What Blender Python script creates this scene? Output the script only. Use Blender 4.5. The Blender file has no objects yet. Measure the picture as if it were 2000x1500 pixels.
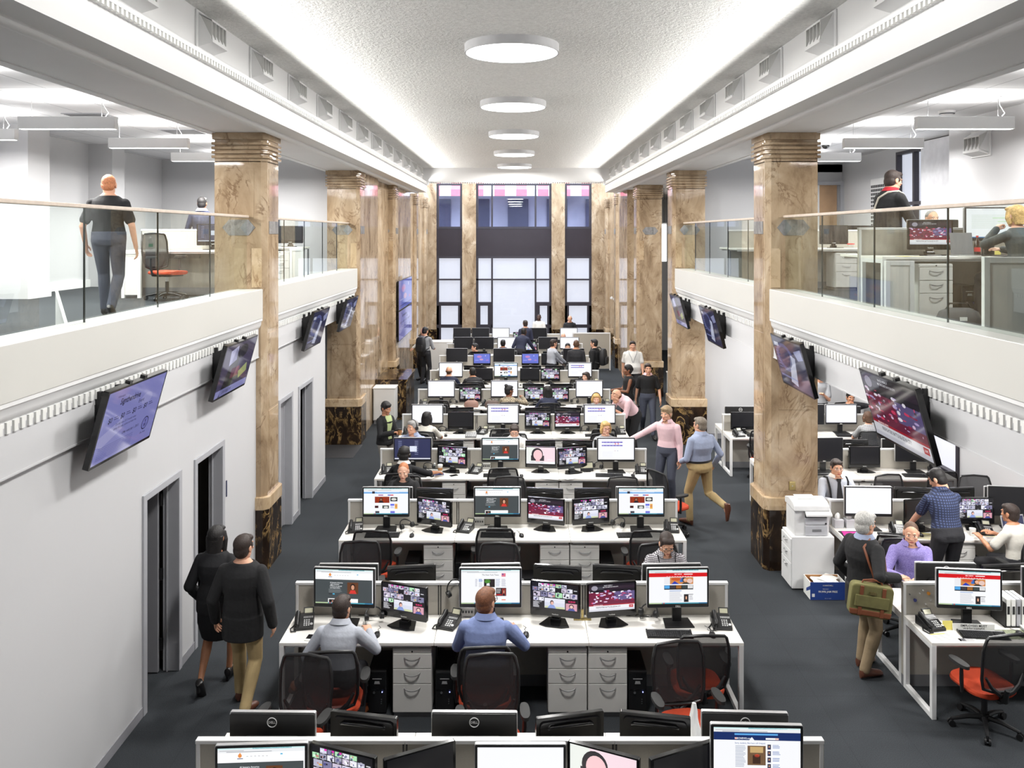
import bpy, bmesh, math, random
from mathutils import Vector as V, Matrix as Mx, Euler
R = math.radians
C = bpy.context.scene.collection
SC = bpy.context.scene
F = 1640.0; HX, HY, EYE = 1008.0, 457.0, 4.7      # focal length and horizon of the picture (2000 px frame), eye height in m

# ---------------------------------------------------------------- camera, world, light, exposure
cd = bpy.data.cameras.new('camera'); cam = bpy.data.objects.new('camera', cd); C.objects.link(cam)
cam.location = (0, 0, EYE); cam.rotation_euler = (R(90), 0, 0)
cd.sensor_width = 36; cd.lens = 36 * F / 2000; cd.shift_x = -(HX - 1000) / 2000; cd.shift_y = -(750 - HY) / 2000
cd.clip_start = .05; cd.clip_end = 200
SC.camera = cam
vs = SC.view_settings; vs.view_transform = 'Standard'; vs.look = 'None'; vs.exposure = 0.26; vs.gamma = 1; vs.use_curve_mapping = False
SC.cycles.use_denoising = True; SC.cycles.max_bounces = 6; SC.cycles.diffuse_bounces = 4; SC.cycles.glossy_bounces = 3
SC.cycles.transparent_max_bounces = 14; SC.cycles.transmission_bounces = 4; SC.cycles.caustics_reflective = False; SC.cycles.caustics_refractive = False
SC.cycles.sample_clamp_indirect = 4
W = bpy.data.worlds.new('daylight'); SC.world = W; W.use_nodes = True
W.node_tree.nodes['Background'].inputs[0].default_value = (.80, .88, 1, 1); W.node_tree.nodes['Background'].inputs[1].default_value = 5

def area(name, loc, sx, sy, power, rot=(0, 0, 0), col=(1, .985, .96), spread=180):
    l = bpy.data.lights.new(name, 'AREA'); l.shape = 'RECTANGLE'; l.size = sx; l.size_y = sy; l.energy = power; l.color = col; l.spread = R(spread)
    o = bpy.data.objects.new(name, l); C.objects.link(o); o.location = loc; o.rotation_euler = rot
    return o
LAMP_Y = [5.6, 9.78, 13.97, 18.16, 22.4, 26.6]
for y in LAMP_Y:
    a = area('disc_lamp_light', (-.05, y, 6.765), .98, .98, 215); a.data.shape = 'DISK'
# cove strips that lie on the ledge of the nave beams and wash ceiling and beam
for s in (-1, 1):
    area('cove_strip_light', (s * 2.90, 15.5, 6.48), .05, 26, 165, (0, R(117) * s, 0), spread=100)
    area('beam_wash_light', (s * 2.86, 15.5, 6.37), .04, 26, 8, (0, R(90) * -s, 0), spread=140)
# linear pendants on the mezzanines, added up fills, unseen fills in the right bays
for y in (9.4, 11.6): area('pendant_strip_light', (-7.5, y, 5.985), 1.12, .06, 75); area('pendant_up_light', (-7.5, y, 6.16), 1.1, .06, 26, (R(180), 0, 0))
PEND_Y = [8.2, 10.4, 12.7, 15.0, 17.3]
for s in (-1, 1):
    for y in PEND_Y:
        area('pendant_strip_light', (s * 5.55, y, 5.985), 1.12, .06, (92 if s < 0 else 40) * (1.3 if y > 14 else 1))
        area('pendant_up_light', (s * 5.55, y, 6.16), 1.1, .06, 30 if s < 0 else 24, (R(180), 0, 0))  # upward fill added to brighten the mezzanine ceiling; the housing is closed on top
for x in (5.6,):
    for y in (7.2, 9.6, 12.4, 15.2, 17.8):
        area('under_mezzanine_light', (x, y, 2.93), 1.1, .3, 70)  # unseen fill added below the mezzanine, no fixture built for it
for y in (22.5, 27.5):
    area('under_mezzanine_light', (5.6, y, 5.9), 1.2, .6, 60)  # same added fill higher up, in the bay beyond the mezzanine
# daylight of the tall street windows at the far end, and of the side window
area('side_window_daylight', (7.3, 15.4, 5.0), 1.6, 2.2, 30, (0, R(90), 0), (.9, .94, 1))

# ---------------------------------------------------------------- materials
def lin(c):
    return tuple((x / 12.92 if x <= .04045 else ((x + .055) / 1.055) ** 2.4) for x in c)
def rgb(r, g, b): return lin((r / 255, g / 255, b / 255))
MATS = {}
def newmat(n):
    m = bpy.data.materials.new(n); m.use_nodes = True; MATS[n] = m
    nt = m.node_tree
    return m, nt, nt.nodes['Principled BSDF']
def noise(nt, scale, detail=3, rough=.5, dist=0, coord='Object', vec=None):
    t = nt.nodes.new('ShaderNodeTexNoise'); t.inputs['Scale'].default_value = scale; t.inputs['Detail'].default_value = detail
    t.inputs['Roughness'].default_value = rough; t.inputs['Distortion'].default_value = dist
    if vec is None:
        tc = nt.nodes.new('ShaderNodeTexCoord'); vec = tc.outputs[coord]
    nt.links.new(vec, t.inputs['Vector'])
    return t.outputs['Fac']
def ramp(nt, fac, stops):
    r = nt.nodes.new('ShaderNodeValToRGB'); e = r.color_ramp.elements
    while len(e) < len(stops): e.new(.5)
    for i, (p, c) in enumerate(stops):
        e[i].position = p; e[i].color = (*c, 1)
    nt.links.new(fac, r.inputs[0]); return r.outputs['Color']
def bump(nt, b, fac, strength, dist=.01):
    n = nt.nodes.new('ShaderNodeBump'); n.inputs['Strength'].default_value = strength; n.inputs['Distance'].default_value = dist
    nt.links.new(fac, n.inputs['Height']); nt.links.new(n.outputs['Normal'], b.inputs['Normal'])
def mat(n, c, rough=.5, metal=0, var=.06, scale=6, bmp=0, bscale=60, spec=.5, coat=0):
    if n in MATS: return MATS[n]
    m, nt, b = newmat(n)
    b.inputs['Roughness'].default_value = rough; b.inputs['Metallic'].default_value = metal; b.inputs['Specular IOR Level'].default_value = spec
    if coat: b.inputs['Coat Weight'].default_value = coat; b.inputs['Coat Roughness'].default_value = .08
    f = noise(nt, scale)
    nt.links.new(ramp(nt, f, [(.3, tuple(max(0, x * (1 - var)) for x in c)), (.7, tuple(min(1, x * (1 + var)) for x in c))]), b.inputs['Base Color'])
    if bmp: bump(nt, b, noise(nt, bscale, 2), bmp)
    m.diffuse_color = (*c, 1)
    return m
def emit(n, c, s):
    if n in MATS: return MATS[n]
    m, nt, b = newmat(n); b.inputs['Base Color'].default_value = (*c, 1); b.inputs['Emission Color'].default_value = (*c, 1); b.inputs['Emission Strength'].default_value = s
    b.inputs['Roughness'].default_value = .4
    return m
WHITE = mat('white_paint', rgb(226, 226, 226), .6, var=.015, scale=1.5)
WALLM = mat('wall_paint', rgb(200, 200, 202), .7, var=.012, scale=.8)
CREAM = mat('parapet_gloss_paint', rgb(206, 205, 200), .32, var=.01, scale=.8, spec=.3)
GREYP = mat('grey_door_paint', rgb(150, 150, 155), .5, var=.03)
JAMB = mat('grey_metal_frame', rgb(172, 173, 178), .45, var=.03)
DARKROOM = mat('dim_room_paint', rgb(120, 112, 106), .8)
STEEL = mat('brushed_steel', (.55, .55, .56), .3, 1)
SILVER = mat('silver_plastic', (.62, .62, .63), .35, .6)
BLACK = mat('black_plastic', (.012, .012, .013), .38, var=.2)
GLOSSB = mat('gloss_black_plastic', (.008, .008, .009), .15, var=.2)
RUBBER = mat('black_rubber', (.02, .02, .02), .7, var=.2)
BRONZE = mat('dark_bronze_frame', rgb(50, 46, 54), .45, var=.1)
SPAN = mat('charcoal_spandrel', rgb(54, 49, 54), .3, var=.06, scale=2, spec=.3)
DESKW = mat('desk_laminate', rgb(243, 240, 234), .38, var=.012, scale=3)
DESKM = mat('white_powder_coat', rgb(228, 228, 228), .42, var=.015)
PEDM = mat('pedestal_paint', rgb(222, 220, 216), .45, var=.015)
FABRIC = mat('divider_fabric', rgb(176, 171, 161), .95, var=.05, scale=220, bmp=.2, bscale=400)
KICK = mat('grey_kick_plate', rgb(120, 121, 124), .55)
ORANGE = mat('orange_seat_fabric', rgb(182, 62, 30), .9, var=.08, scale=90, bmp=.15, bscale=500)
PAPER = mat('paper', rgb(236, 236, 232), .8, var=.02)
YELLOW = mat('yellow_paper', rgb(236, 222, 120), .8, var=.04)
OAK = mat('pale_handrail_wood', rgb(205, 190, 176), .4, var=.08, scale=14)
KEYM = mat('key_caps', (.022, .022, .024), .55, var=.15, scale=80)
KEYW = mat('white_key_caps', rgb(210, 210, 210), .5)
LCD = mat('phone_display', rgb(186, 184, 160), .25)
CARD = mat('cardboard', rgb(176, 126, 78), .85, var=.08, scale=20)
BLUEB = mat('blue_carton_print', rgb(38, 66, 138), .5, var=.05)
LED = emit('blue_power_light', (.3, .35, 1), 3)
LAMPW = emit('lamp_diffuser', (1, 1, .99), 3.2)
TUBEW = emit('pendant_diffuser', (1, 1, 1), 3.0)

def mk_carpet():
    m, nt, b = newmat('carpet_tiles'); b.inputs['Roughness'].default_value = .95; b.inputs['Specular IOR Level'].default_value = .15
    f = noise(nt, 150, 2, .8); big = noise(nt, .7, 3)
    c1 = ramp(nt, f, [(.3, rgb(40, 42, 45)), (.72, rgb(68, 72, 76))])
    c2 = ramp(nt, big, [(.3, (.82, .82, .82)), (.7, (1.12, 1.12, 1.12))])
    br = nt.nodes.new('ShaderNodeTexBrick'); tc = nt.nodes.new('ShaderNodeTexCoord'); nt.links.new(tc.outputs['Object'], br.inputs['Vector'])
    br.offset = 0; br.inputs['Scale'].default_value = 1; br.inputs['Brick Width'].default_value = .61; br.inputs['Row Height'].default_value = .61; br.inputs['Mortar Size'].default_value = .004
    br.inputs['Color1'].default_value = (.97, .97, .97, 1); br.inputs['Color2'].default_value = (1.03, 1.03, 1.03, 1); br.inputs['Mortar'].default_value = (.86, .86, .86, 1)
    x = None
    for a, bb in ((c1, c2), (None, br.outputs['Color'])):
        mm = nt.nodes.new('ShaderNodeMix'); mm.data_type = 'RGBA'; mm.blend_type = 'MULTIPLY'; mm.inputs[0].default_value = 1
        nt.links.new(a if a else x, mm.inputs[6]); nt.links.new(bb, mm.inputs[7]); x = mm.outputs[2]
    nt.links.new(x, b.inputs['Base Color']); bump(nt, b, f, .5, .004)
    return m
CARPET = mk_carpet()
def mk_marble(n, stops, vein, scale, veinw=.04, rough=.06, vs=1.0, coord='Object'):
    m, nt, b = newmat(n); b.inputs['Roughness'].default_value = rough; b.inputs['Specular IOR Level'].default_value = .28
    tc = nt.nodes.new('ShaderNodeTexCoord'); mp = nt.nodes.new('ShaderNodeMapping'); nt.links.new(tc.outputs[coord], mp.inputs[0])
    mp.inputs['Rotation'].default_value = (.5, .35, .2); mp.inputs['Scale'].default_value = (1, 1, .55)
    base = ramp(nt, noise(nt, scale, 8, .62, .9, vec=mp.outputs[0]), stops)
    vn = noise(nt, scale * 1.1 * vs, 5, .6, 2.2, vec=mp.outputs[0])
    sub = nt.nodes.new('ShaderNodeMath'); sub.operation = 'SUBTRACT'; nt.links.new(vn, sub.inputs[0]); sub.inputs[1].default_value = .5
    ab = nt.nodes.new('ShaderNodeMath'); ab.operation = 'ABSOLUTE'; nt.links.new(sub.outputs[0], ab.inputs[0])
    vm = nt.nodes.new('ShaderNodeMapRange'); nt.links.new(ab.outputs[0], vm.inputs[0]); vm.inputs[1].default_value = 0; vm.inputs[2].default_value = veinw; vm.inputs[3].default_value = .75; vm.inputs[4].default_value = 0
    br = ramp(nt, noise(nt, scale * 2.3, 3, vec=mp.outputs[0]), [(.42, (0, 0, 0)), (.62, (1, 1, 1))])
    mu = nt.nodes.new('ShaderNodeMath'); mu.operation = 'MULTIPLY'; nt.links.new(vm.outputs[0], mu.inputs[0]); nt.links.new(br, mu.inputs[1])
    mm = nt.nodes.new('ShaderNodeMix'); mm.data_type = 'RGBA'; nt.links.new(mu.outputs[0], mm.inputs[0]); nt.links.new(base, mm.inputs[6]); mm.inputs[7].default_value = (*vein, 1)
    nt.links.new(mm.outputs[2], b.inputs['Base Color'])
    return m
MARBLE = mk_marble('brown_marble', [(.28, rgb(120, 99, 77)), (.45, rgb(164, 142, 115)), (.58, rgb(184, 163, 136)), (.76, rgb(212, 197, 175))], rgb(106, 80, 58), 1.7, .035)
MARBLE2 = mk_marble('warm_marble_slab', [(.25, rgb(158, 132, 102)), (.45, rgb(188, 164, 132)), (.6, rgb(203, 180, 150)), (.8, rgb(218, 200, 176))], rgb(132, 100, 70), 2.2, .03)
MARBLED = mk_marble('black_gold_marble', [(.25, rgb(24, 18, 15)), (.5, rgb(40, 30, 24)), (.75, rgb(66, 50, 36))], rgb(196, 160, 104), 1.9, .045, vs=1.3)
GREYST = mk_marble('grey_stone_inlay', [(.25, rgb(104, 104, 106)), (.5, rgb(138, 137, 136)), (.75, rgb(166, 164, 162))], rgb(90, 90, 92), 6, .03, .2)
def mk_stucco():
    m, nt, b = newmat('ceiling_stucco'); b.inputs['Roughness'].default_value = .9
    f = noise(nt, 26, 4, .65)
    nt.links.new(ramp(nt, f, [(.3, rgb(214, 214, 211)), (.7, rgb(238, 238, 235))]), b.inputs['Base Color']); bump(nt, b, f, .9, .03)
    return m
STUCCO = mk_stucco()
def mk_tiles():
    m, nt, b = newmat('ceiling_tiles'); b.inputs['Roughness'].default_value = .85
    br = nt.nodes.new('ShaderNodeTexBrick'); tc = nt.nodes.new('ShaderNodeTexCoord'); nt.links.new(tc.outputs['Object'], br.inputs['Vector'])
    br.offset = 0; br.inputs['Scale'].default_value = 1; br.inputs['Brick Width'].default_value = .61; br.inputs['Row Height'].default_value = 1.22; br.inputs['Mortar Size'].default_value = .008
    br.inputs['Color1'].default_value = (*rgb(214, 214, 216), 1); br.inputs['Color2'].default_value = (*rgb(218, 218, 219), 1); br.inputs['Mortar'].default_value = (*rgb(160, 160, 162), 1)
    nt.links.new(br.outputs['Color'], b.inputs['Base Color'])
    return m
TILES = mk_tiles()
def mk_glass(n, tint, refl=1.0):
    m, nt, b = newmat(n)
    out = nt.nodes['Material Output']; tr = nt.nodes.new('ShaderNodeBsdfTransparent'); tr.inputs[0].default_value = (*tint, 1)
    gl = nt.nodes.new('ShaderNodeBsdfGlossy'); gl.inputs['Roughness'].default_value = .01; gl.inputs[0].default_value = (.9, .95, .93, 1)
    fr = nt.nodes.new('ShaderNodeFresnel'); fr.inputs[0].default_value = 1.45
    mu = nt.nodes.new('ShaderNodeMath'); mu.operation = 'MULTIPLY'; nt.links.new(fr.outputs[0], mu.inputs[0]); geo = nt.nodes.new('ShaderNodeNewGeometry')
    mr = nt.nodes.new('ShaderNodeMapRange'); nt.links.new(geo.outputs['Backfacing'], mr.inputs[0]); mr.inputs[3].default_value = refl; mr.inputs[4].default_value = 0; nt.links.new(mr.outputs[0], mu.inputs[1])
    mx = nt.nodes.new('ShaderNodeMixShader'); nt.links.new(mu.outputs[0], mx.inputs[0]); nt.links.new(tr.outputs[0], mx.inputs[1]); nt.links.new(gl.outputs[0], mx.inputs[2])
    nt.links.new(mx.outputs[0], out.inputs[0])
    return m
GLASS = mk_glass('balustrade_glass', (.93, .96, .945), 1.3)
WGLASS = mk_glass('window_glass', (.96, .97, .98), 1.0)
CUPG = mk_glass('clear_plastic', (.9, .92, .93), 1.0)
def mk_mesh():
    m, nt, b = newmat('chair_mesh'); b.inputs['Base Color'].default_value = (.018, .018, .02, 1); b.inputs['Roughness'].default_value = .7
    out = nt.nodes['Material Output']; tr = nt.nodes.new('ShaderNodeBsdfTransparent')
    f = noise(nt, 900, 1); mr = nt.nodes.new('ShaderNodeMapRange'); nt.links.new(f, mr.inputs[0]); mr.inputs[3].default_value = .74; mr.inputs[4].default_value = .96
    mx = nt.nodes.new('ShaderNodeMixShader'); nt.links.new(mr.outputs[0], mx.inputs[0]); nt.links.new(tr.outputs[0], mx.inputs[1]); nt.links.new(b.outputs[0], mx.inputs[2])
    nt.links.new(mx.outputs[0], out.inputs[0])
    return m
MESHM = mk_mesh()
def mk_screen(n, k, rough):
    m, nt, b = newmat(n); at = nt.nodes.new('ShaderNodeAttribute'); at.attribute_name = 'Col'
    b.inputs['Base Color'].default_value = (.01, .01, .012, 1); b.inputs['Roughness'].default_value = rough
    nt.links.new(at.outputs['Color'], b.inputs['Emission Color']); b.inputs['Emission Strength'].default_value = k
    return m
SCREEN = mk_screen('lit_screen', .95, .3)
TVSCREEN = mk_screen('lit_gloss_screen', .55, .06)
BLIND = emit('sunlit_roller_blind', rgb(230, 232, 244), .72); BLIND.node_tree.nodes['Principled BSDF'].inputs['Base Color'].default_value = (.25, .25, .27, 1)  # the blind itself glows, standing in for daylight from outside

# ---------------------------------------------------------------- mesh builder
TXT = {}; KIDS = {}
def text_geo(s, bold=0.0):
    k = (s, bold)
    if k not in TXT:
        cu = bpy.data.curves.new('t', 'FONT'); cu.body = s; cu.align_x = 'CENTER'; cu.align_y = 'CENTER'; cu.offset = bold; cu.resolution_u = 2
        o = bpy.data.objects.new('t', cu); ev = evaluated(o); me = ev.to_mesh()
        TXT[k] = ([v.co.copy() for v in me.vertices], [tuple(p.vertices) for p in me.polygons])
        ev.to_mesh_clear(); bpy.data.objects.remove(o); bpy.data.curves.remove(cu)
    return TXT[k]
TMP = bpy.data.scenes.new('workshop')
def evaluated(o):
    TMP.collection.objects.link(o); vl = TMP.view_layers[0]; vl.update(); return o.evaluated_get(vl.depsgraph)
class MB:
    def __init__(s, m=None):
        s.v = []; s.f = []; s.mi = []; s.mats = []; s.cur = 0; s.T = Mx(); s.col = []; s.ccol = None
        if m: s.m(m)
    def m(s, m):
        if m not in s.mats: s.mats.append(m)
        s.cur = s.mats.index(m); return s
    def at(s, loc=(0, 0, 0), rot=(0, 0, 0), sc=1):
        s.T = Mx.Translation(loc) @ Euler(rot).to_matrix().to_4x4() @ Mx.Scale(sc, 4); return s
    def add(s, vs, fs):
        b = len(s.v); T = s.T
        s.v += [T @ V(p) for p in vs]
        for f in fs: s.f.append([b + i for i in f]); s.mi.append(s.cur); s.col.append(s.ccol)
        return s
    def box(s, x0, x1, y0, y1, z0, z1):
        e = .00014 * (len(s.f) // 6 % 6)                 # never leave two boxes of one mesh exactly flush
        if e:
            if x1 - x0 > .008: x0 -= e; x1 += e
            if y1 - y0 > .008: y0 -= e; y1 += e
            if z1 - z0 > .008: z0 -= e; z1 += e
        return s.add([(x, y, z) for z in (z0, z1) for y in (y0, y1) for x in (x0, x1)], [(0, 2, 3, 1), (4, 5, 7, 6), (0, 1, 5, 4), (2, 6, 7, 3), (0, 4, 6, 2), (1, 3, 7, 5)])
    def bx(s, c, d): return s.box(c[0] - d[0] / 2, c[0] + d[0] / 2, c[1] - d[1] / 2, c[1] + d[1] / 2, c[2] - d[2] / 2, c[2] + d[2] / 2)
    def rings(s, rs, cap=True, closed=False):
        n = len(rs[0]); vs = [p for r in rs for p in r]; fs = []
        m = len(rs)
        for i in range(m if closed else m - 1):
            for j in range(n):
                a, b = i * n + j, i * n + (j + 1) % n; c, d = ((i + 1) % m) * n + (j + 1) % n, ((i + 1) % m) * n + j
                fs.append((a, b, c, d))
        if cap and not closed: fs += [tuple(range(n - 1, -1, -1)), tuple((m - 1) * n + j for j in range(n))]
        return s.add(vs, fs)
    def cyl(s, p0, p1, r0, r1=None, n=16):
        return s.tube([p0, p1], [r0, r0 if r1 is None else r1], n)
    def tube(s, pts, r, n=8, closed=False):
        pts = [V(p) for p in pts]; rs = []; u = None; k = len(pts)
        for i, p in enumerate(pts):
            if closed: d = pts[(i + 1) % k] - pts[i - 1]
            else: d = pts[min(i + 1, k - 1)] - pts[max(i - 1, 0)]
            d = d.normalized() if d.length > 1e-9 else V((0, 0, 1))
            if u is None: u = d.orthogonal().normalized()
            u = (u - d * u.dot(d)); u = u.normalized() if u.length > 1e-6 else d.orthogonal().normalized()
            w = d.cross(u); q = r[i] if isinstance(r, (list, tuple)) else r
            rs.append([p + (u * math.cos(2 * math.pi * j / n) + w * math.sin(2 * math.pi * j / n)) * q for j in range(n)])
        return s.rings(rs, True, closed)
    def lathe(s, prof, n=24, c=(0, 0, 0), cap=True):
        return s.rings([[(c[0] + r * math.cos(2 * math.pi * j / n), c[1] + r * math.sin(2 * math.pi * j / n), c[2] + z) for j in range(n)] for r, z in prof], cap)
    def ball(s, c, r, n=12, m=8):
        r = (r, r, r) if not isinstance(r, (tuple, list)) else r
        rs = []
        for i in range(1, m):
            t = math.pi * i / m
            rs.append([(c[0] + r[0] * math.sin(t) * math.cos(2 * math.pi * j / n), c[1] + r[1] * math.sin(t) * math.sin(2 * math.pi * j / n), c[2] - r[2] * math.cos(t)) for j in range(n)])
        b = [(c[0], c[1], c[2] - r[2])]; vs = b + [p for q in rs for p in q] + [(c[0], c[1], c[2] + r[2])]; fs = []
        for j in range(n): fs.append((0, 1 + (j + 1) % n, 1 + j)); fs.append((len(vs) - 1, 1 + (m - 2) * n + j, 1 + (m - 2) * n + (j + 1) % n))
        for i in range(m - 2):
            for j in range(n): fs.append((1 + i * n + j, 1 + i * n + (j + 1) % n, 1 + (i + 1) * n + (j + 1) % n, 1 + (i + 1) * n + j))
        return s.add(vs, fs)
    def prism(s, poly, axis, a, b):
        """poly in the two other axes (cyclic order), swept from a to b along axis"""
        def P(u, w, t): return {'x': (t, u, w), 'y': (u, t, w), 'z': (u, w, t)}[axis]
        return s.rings([[P(u, w, a) for u, w in poly], [P(u, w, b) for u, w in poly]])
    def quad(s, *p): return s.add(p, [tuple(range(len(p)))])
    def text(s, t, size, loc, rot=(R(90), 0, 0), bold=0.0, sx=1):
        vs, fs = text_geo(t, bold); T0 = s.T
        s.T = T0 @ Mx.Translation(loc) @ Euler(rot).to_matrix().to_4x4() @ Mx.Diagonal((size * sx, size, size, 1)); s.add(vs, fs); s.T = T0
        return s
    def mesh(s, name, bev=0, seg=2, smooth=True, ang=40):
        me = bpy.data.meshes.new(name); me.from_pydata([tuple(p) for p in s.v], [], s.f)
        for m in s.mats: me.materials.append(m)
        me.polygons.foreach_set('material_index', s.mi)
        if any(c is not None for c in s.col):
            at = me.color_attributes.new('Col', 'FLOAT_COLOR', 'CORNER'); buf = []
            for p, c in zip(me.polygons, s.col): buf += [*(c or (0, 0, 0)), 1] * p.loop_total
            at.data.foreach_set('color', buf)
        bm = bmesh.new(); bm.from_mesh(me)
        if not any(c is not None for c in s.col): bmesh.ops.recalc_face_normals(bm, faces=bm.faces)
        if bev:
            es = [e for e in bm.edges if len(e.link_faces) == 2 and e.calc_face_angle(0) > R(35)]
            bmesh.ops.bevel(bm, geom=es, offset=bev, segments=seg, profile=.5, affect='EDGES', clamp_overlap=True)
        bm.to_mesh(me); bm.free()
        if smooth and len(me.polygons):
            me.polygons.foreach_set('use_smooth', [True] * len(me.polygons)); me.set_sharp_from_angle(angle=R(15 if bev else ang))
        me.update(); return me
    def build(s, name, parent=None, bev=0, seg=2, smooth=True, loc=None, ang=40):
        o = bpy.data.objects.new(name, s.mesh(name, bev, seg, smooth, ang)); C.objects.link(o)
        if parent: o.parent = parent; KIDS.setdefault(parent.name, []).append(o)
        if loc is not None: o.location = loc
        return o
def tag(o, label=None, cat=None, group=None, kind=None):
    for k, v in (('label', label), ('category', cat), ('group', group), ('kind', kind)):
        if v: o[k] = v
    return o
def struct(o): o['kind'] = 'structure'; return o
def thing(name, label, cat, loc=(0, 0, 0), rz=0, group=None, kind=None):
    o = bpy.data.objects.new(name, None); C.objects.link(o); o.location = loc; o.rotation_euler = (0, 0, rz); o.empty_display_size = .1
    return tag(o, label, cat, group, kind)
def copy_tree(o, parent=None, swap=None):
    c = o.copy(); C.objects.link(c); c.parent = parent
    for ch in KIDS.get(o.name, ()):
        d = copy_tree(ch, c)
        if swap and ch.name.split('.')[0] in swap: d.data = swap[ch.name.split('.')[0]]
    return c
PROTO = {}
def place(kind, loc, rz, label, cat=None, group=None, swap=None):
    """first use moves the prototype itself, later uses copy it with its parts"""
    p = PROTO[kind]
    if not p['used']:
        o = p['o']; p['used'] = True
        for ch in KIDS.get(o.name, ()):
            if swap and ch.name.split('.')[0] in swap: ch.data = swap[ch.name.split('.')[0]]
    else: o = copy_tree(p['o'], None, swap)
    o.location = loc; o.rotation_euler = (0, 0, rz); tag(o, label, cat, group)
    return o
def proto(kind, o): PROTO[kind] = {'o': o, 'used': False}
def wx(px, Y): return (px - HX) * Y / F
def wz(py, Y): return EYE - (py - HY) * Y / F
# ---------------------------------------------------------------- the setting
YE = 34.0                                        # street wall at the far end
def slab(name, m, *b, bev=0): return struct(MB(m).box(*b).build(name, bev=bev))
slab('floor', CARPET, -9, 9.2, -2, YE + .3, -.2, 0)
slab('ceiling', STUCCO, -3.2, 3.2, -2, 28.0, 6.9, 7.1)
# nave beams: frieze, dentil band, lower face, soffit with moulding; one object a side
DENT = mat('dentil_paint', rgb(228, 228, 225), .6, var=.01)
for s, nm in ((-1, 'left'), (1, 'right')):
    def X(a, b): return (min(s * a, s * b), max(s * a, s * b))
    b = MB(WHITE); b.box(*X(3.12, 4.3), -2, 28.7, 6.12, 7.0); b.box(*X(3.05, 3.13), -2, 28.7, 6.12, 6.37)
    b.box(*X(2.98, 3.13), -2, 28.7, 6.41, 6.45); b.box(*X(3.02, 3.13), -2, 28.7, 6.37, 6.41)
    o = struct(b.build('beam_' + nm)); d = MB(DENT)
    y = 5.6
    while y < 28.6: d.box(*X(2.985, 3.03), y, y + .035, 6.365, 6.41); y += .075
    d.build('dentil_molding', o)
    m = MB(WHITE); pr = [(s * (3.38 + .07 * math.sin(a)), 6.12 - .05 * (1 - math.cos(a)) / 2 - .02) for a in [i * math.pi / 4 for i in range(9)]]
    m.prism([(s * 3.30, 6.13), (s * 3.32, 6.09), (s * 3.36, 6.07), (s * 3.41, 6.075), (s * 3.44, 6.10), (s * 3.47, 6.10), (s * 3.47, 6.13)], 'y', -2, 28.6)
    m.build('soffit_molding', o)
b = MB(WHITE).box(-3.2, 3.2, 28.0, 28.35, 6.44, 7.0); b.box(-3.2, 3.2, 27.96, 28.36, 6.42, 6.46)
o = struct(b.build('beam_cross')); d = MB(DENT); x = -3.1
while x < 3.1: d.box(x, x + .035, 27.96, 28.0, 6.38, 6.42); x += .075
d.build('dentil_molding', o)

# marble columns
def column(name, s, y0, y1, x0=3.5, x1=4.22, top=6.12):
    def sx(x): return s * x
    c = .07
    def sec(g=0):
        return [(sx(x0 - g + c), y0 - g), (sx(x0 - g), y0 - g + c), (sx(x0 - g), y1 + g - c), (sx(x0 - g + c), y1 + g), (sx(x1 + g), y1 + g), (sx(x1 + g), y0 - g)]
    b = MB(MARBLE); b.prism(sec(), 'z', .84, 5.72)
    o = struct(b.build(name))
    k = MB(MARBLED); k.prism(sec(.035), 'z', 0, .84); k.build('plinth', o)
    k = MB(MARBLE2); k.prism(sec(.045), 'z', .84, 1.02); k.build('base_course', o, bev=.012)
    k = MB(MARBLE); k.prism(sec(.0), 'z', 5.70, top)
    for i in range(4): k.prism(sec(.035), 'z', 5.76 + i * .062, 5.76 + i * .062 + .038)
    k.prism(sec(.03), 'z', 6.02, top); k.build('capital', o, bev=.008)
    k = MB(MARBLE); w = x1 - x0                                     # raised panels of the camera-side and the nave-side face
    for z0, z1 in ((1.1, 2.2), (2.24, 3.3), (4.93, 5.62)):
        k.box(*sorted((sx(x0 + .17), sx(x1 - .09))), y0 - .005, y0 + .01, z0, z1)
    k.m(MARBLE2); k.box(*sorted((sx(x0 + .06), sx(x0 + .2))), y0 - .006, y0 + .01, 3.95, 4.5); k.m(MARBLE)
    for z0, z1 in ((1.1, 2.2), (2.24, 3.3), (3.36, 4.66), (4.93, 5.62)):
        k.box(*sorted((sx(x0 - .005), sx(x0 + .01))), y0 + .13, y1 - .09, z0, z1)
    k.build('face_panel', o, bev=.002)
    k = MB(GREYST); cx = sx((x0 + x1) / 2 + .02)
    k.prism([(cx + a * .23, 4.79 + bb * .11) for a, bb in ((-1, 0), (-.6, 1), (.6, 1), (1, 0), (.6, -1), (-.6, -1))], 'y', y0 - .008, y0 + .01)
    k.box(*sorted((sx(x0 - .008), sx(x0 + .01))), y0 + .14, y1 - .1, 4.7, 4.88); k.build('stone_inlay', o)
    return o
for s in (-1, 1):
    column('column', s, 11.75, 12.43); column('column', s, 18.75, 19.45); column('column', s, 24.3, 25.0); column('column', s, 29.4, 30.1)
    o = column('column', s, 32.6, 33.3)
# light grey band just over the near edge of the marble, the plate on the big right pillar
g = thing('wall_switch_plate', 'small brass plate on the marble pillar above the printer', 'switch plate', (3.86, 11.741, 1.18))
BRASS = mat('aged_brass', (.45, .36, .16), .35, .9)
MB(BRASS).box(-.045, .045, -.012, .006, -.06, .06).build('plate', g, bev=.006); MB(STEEL).cyl((0, -.016, 0), (0, -.01, 0), .008).build('screw', g)

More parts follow.
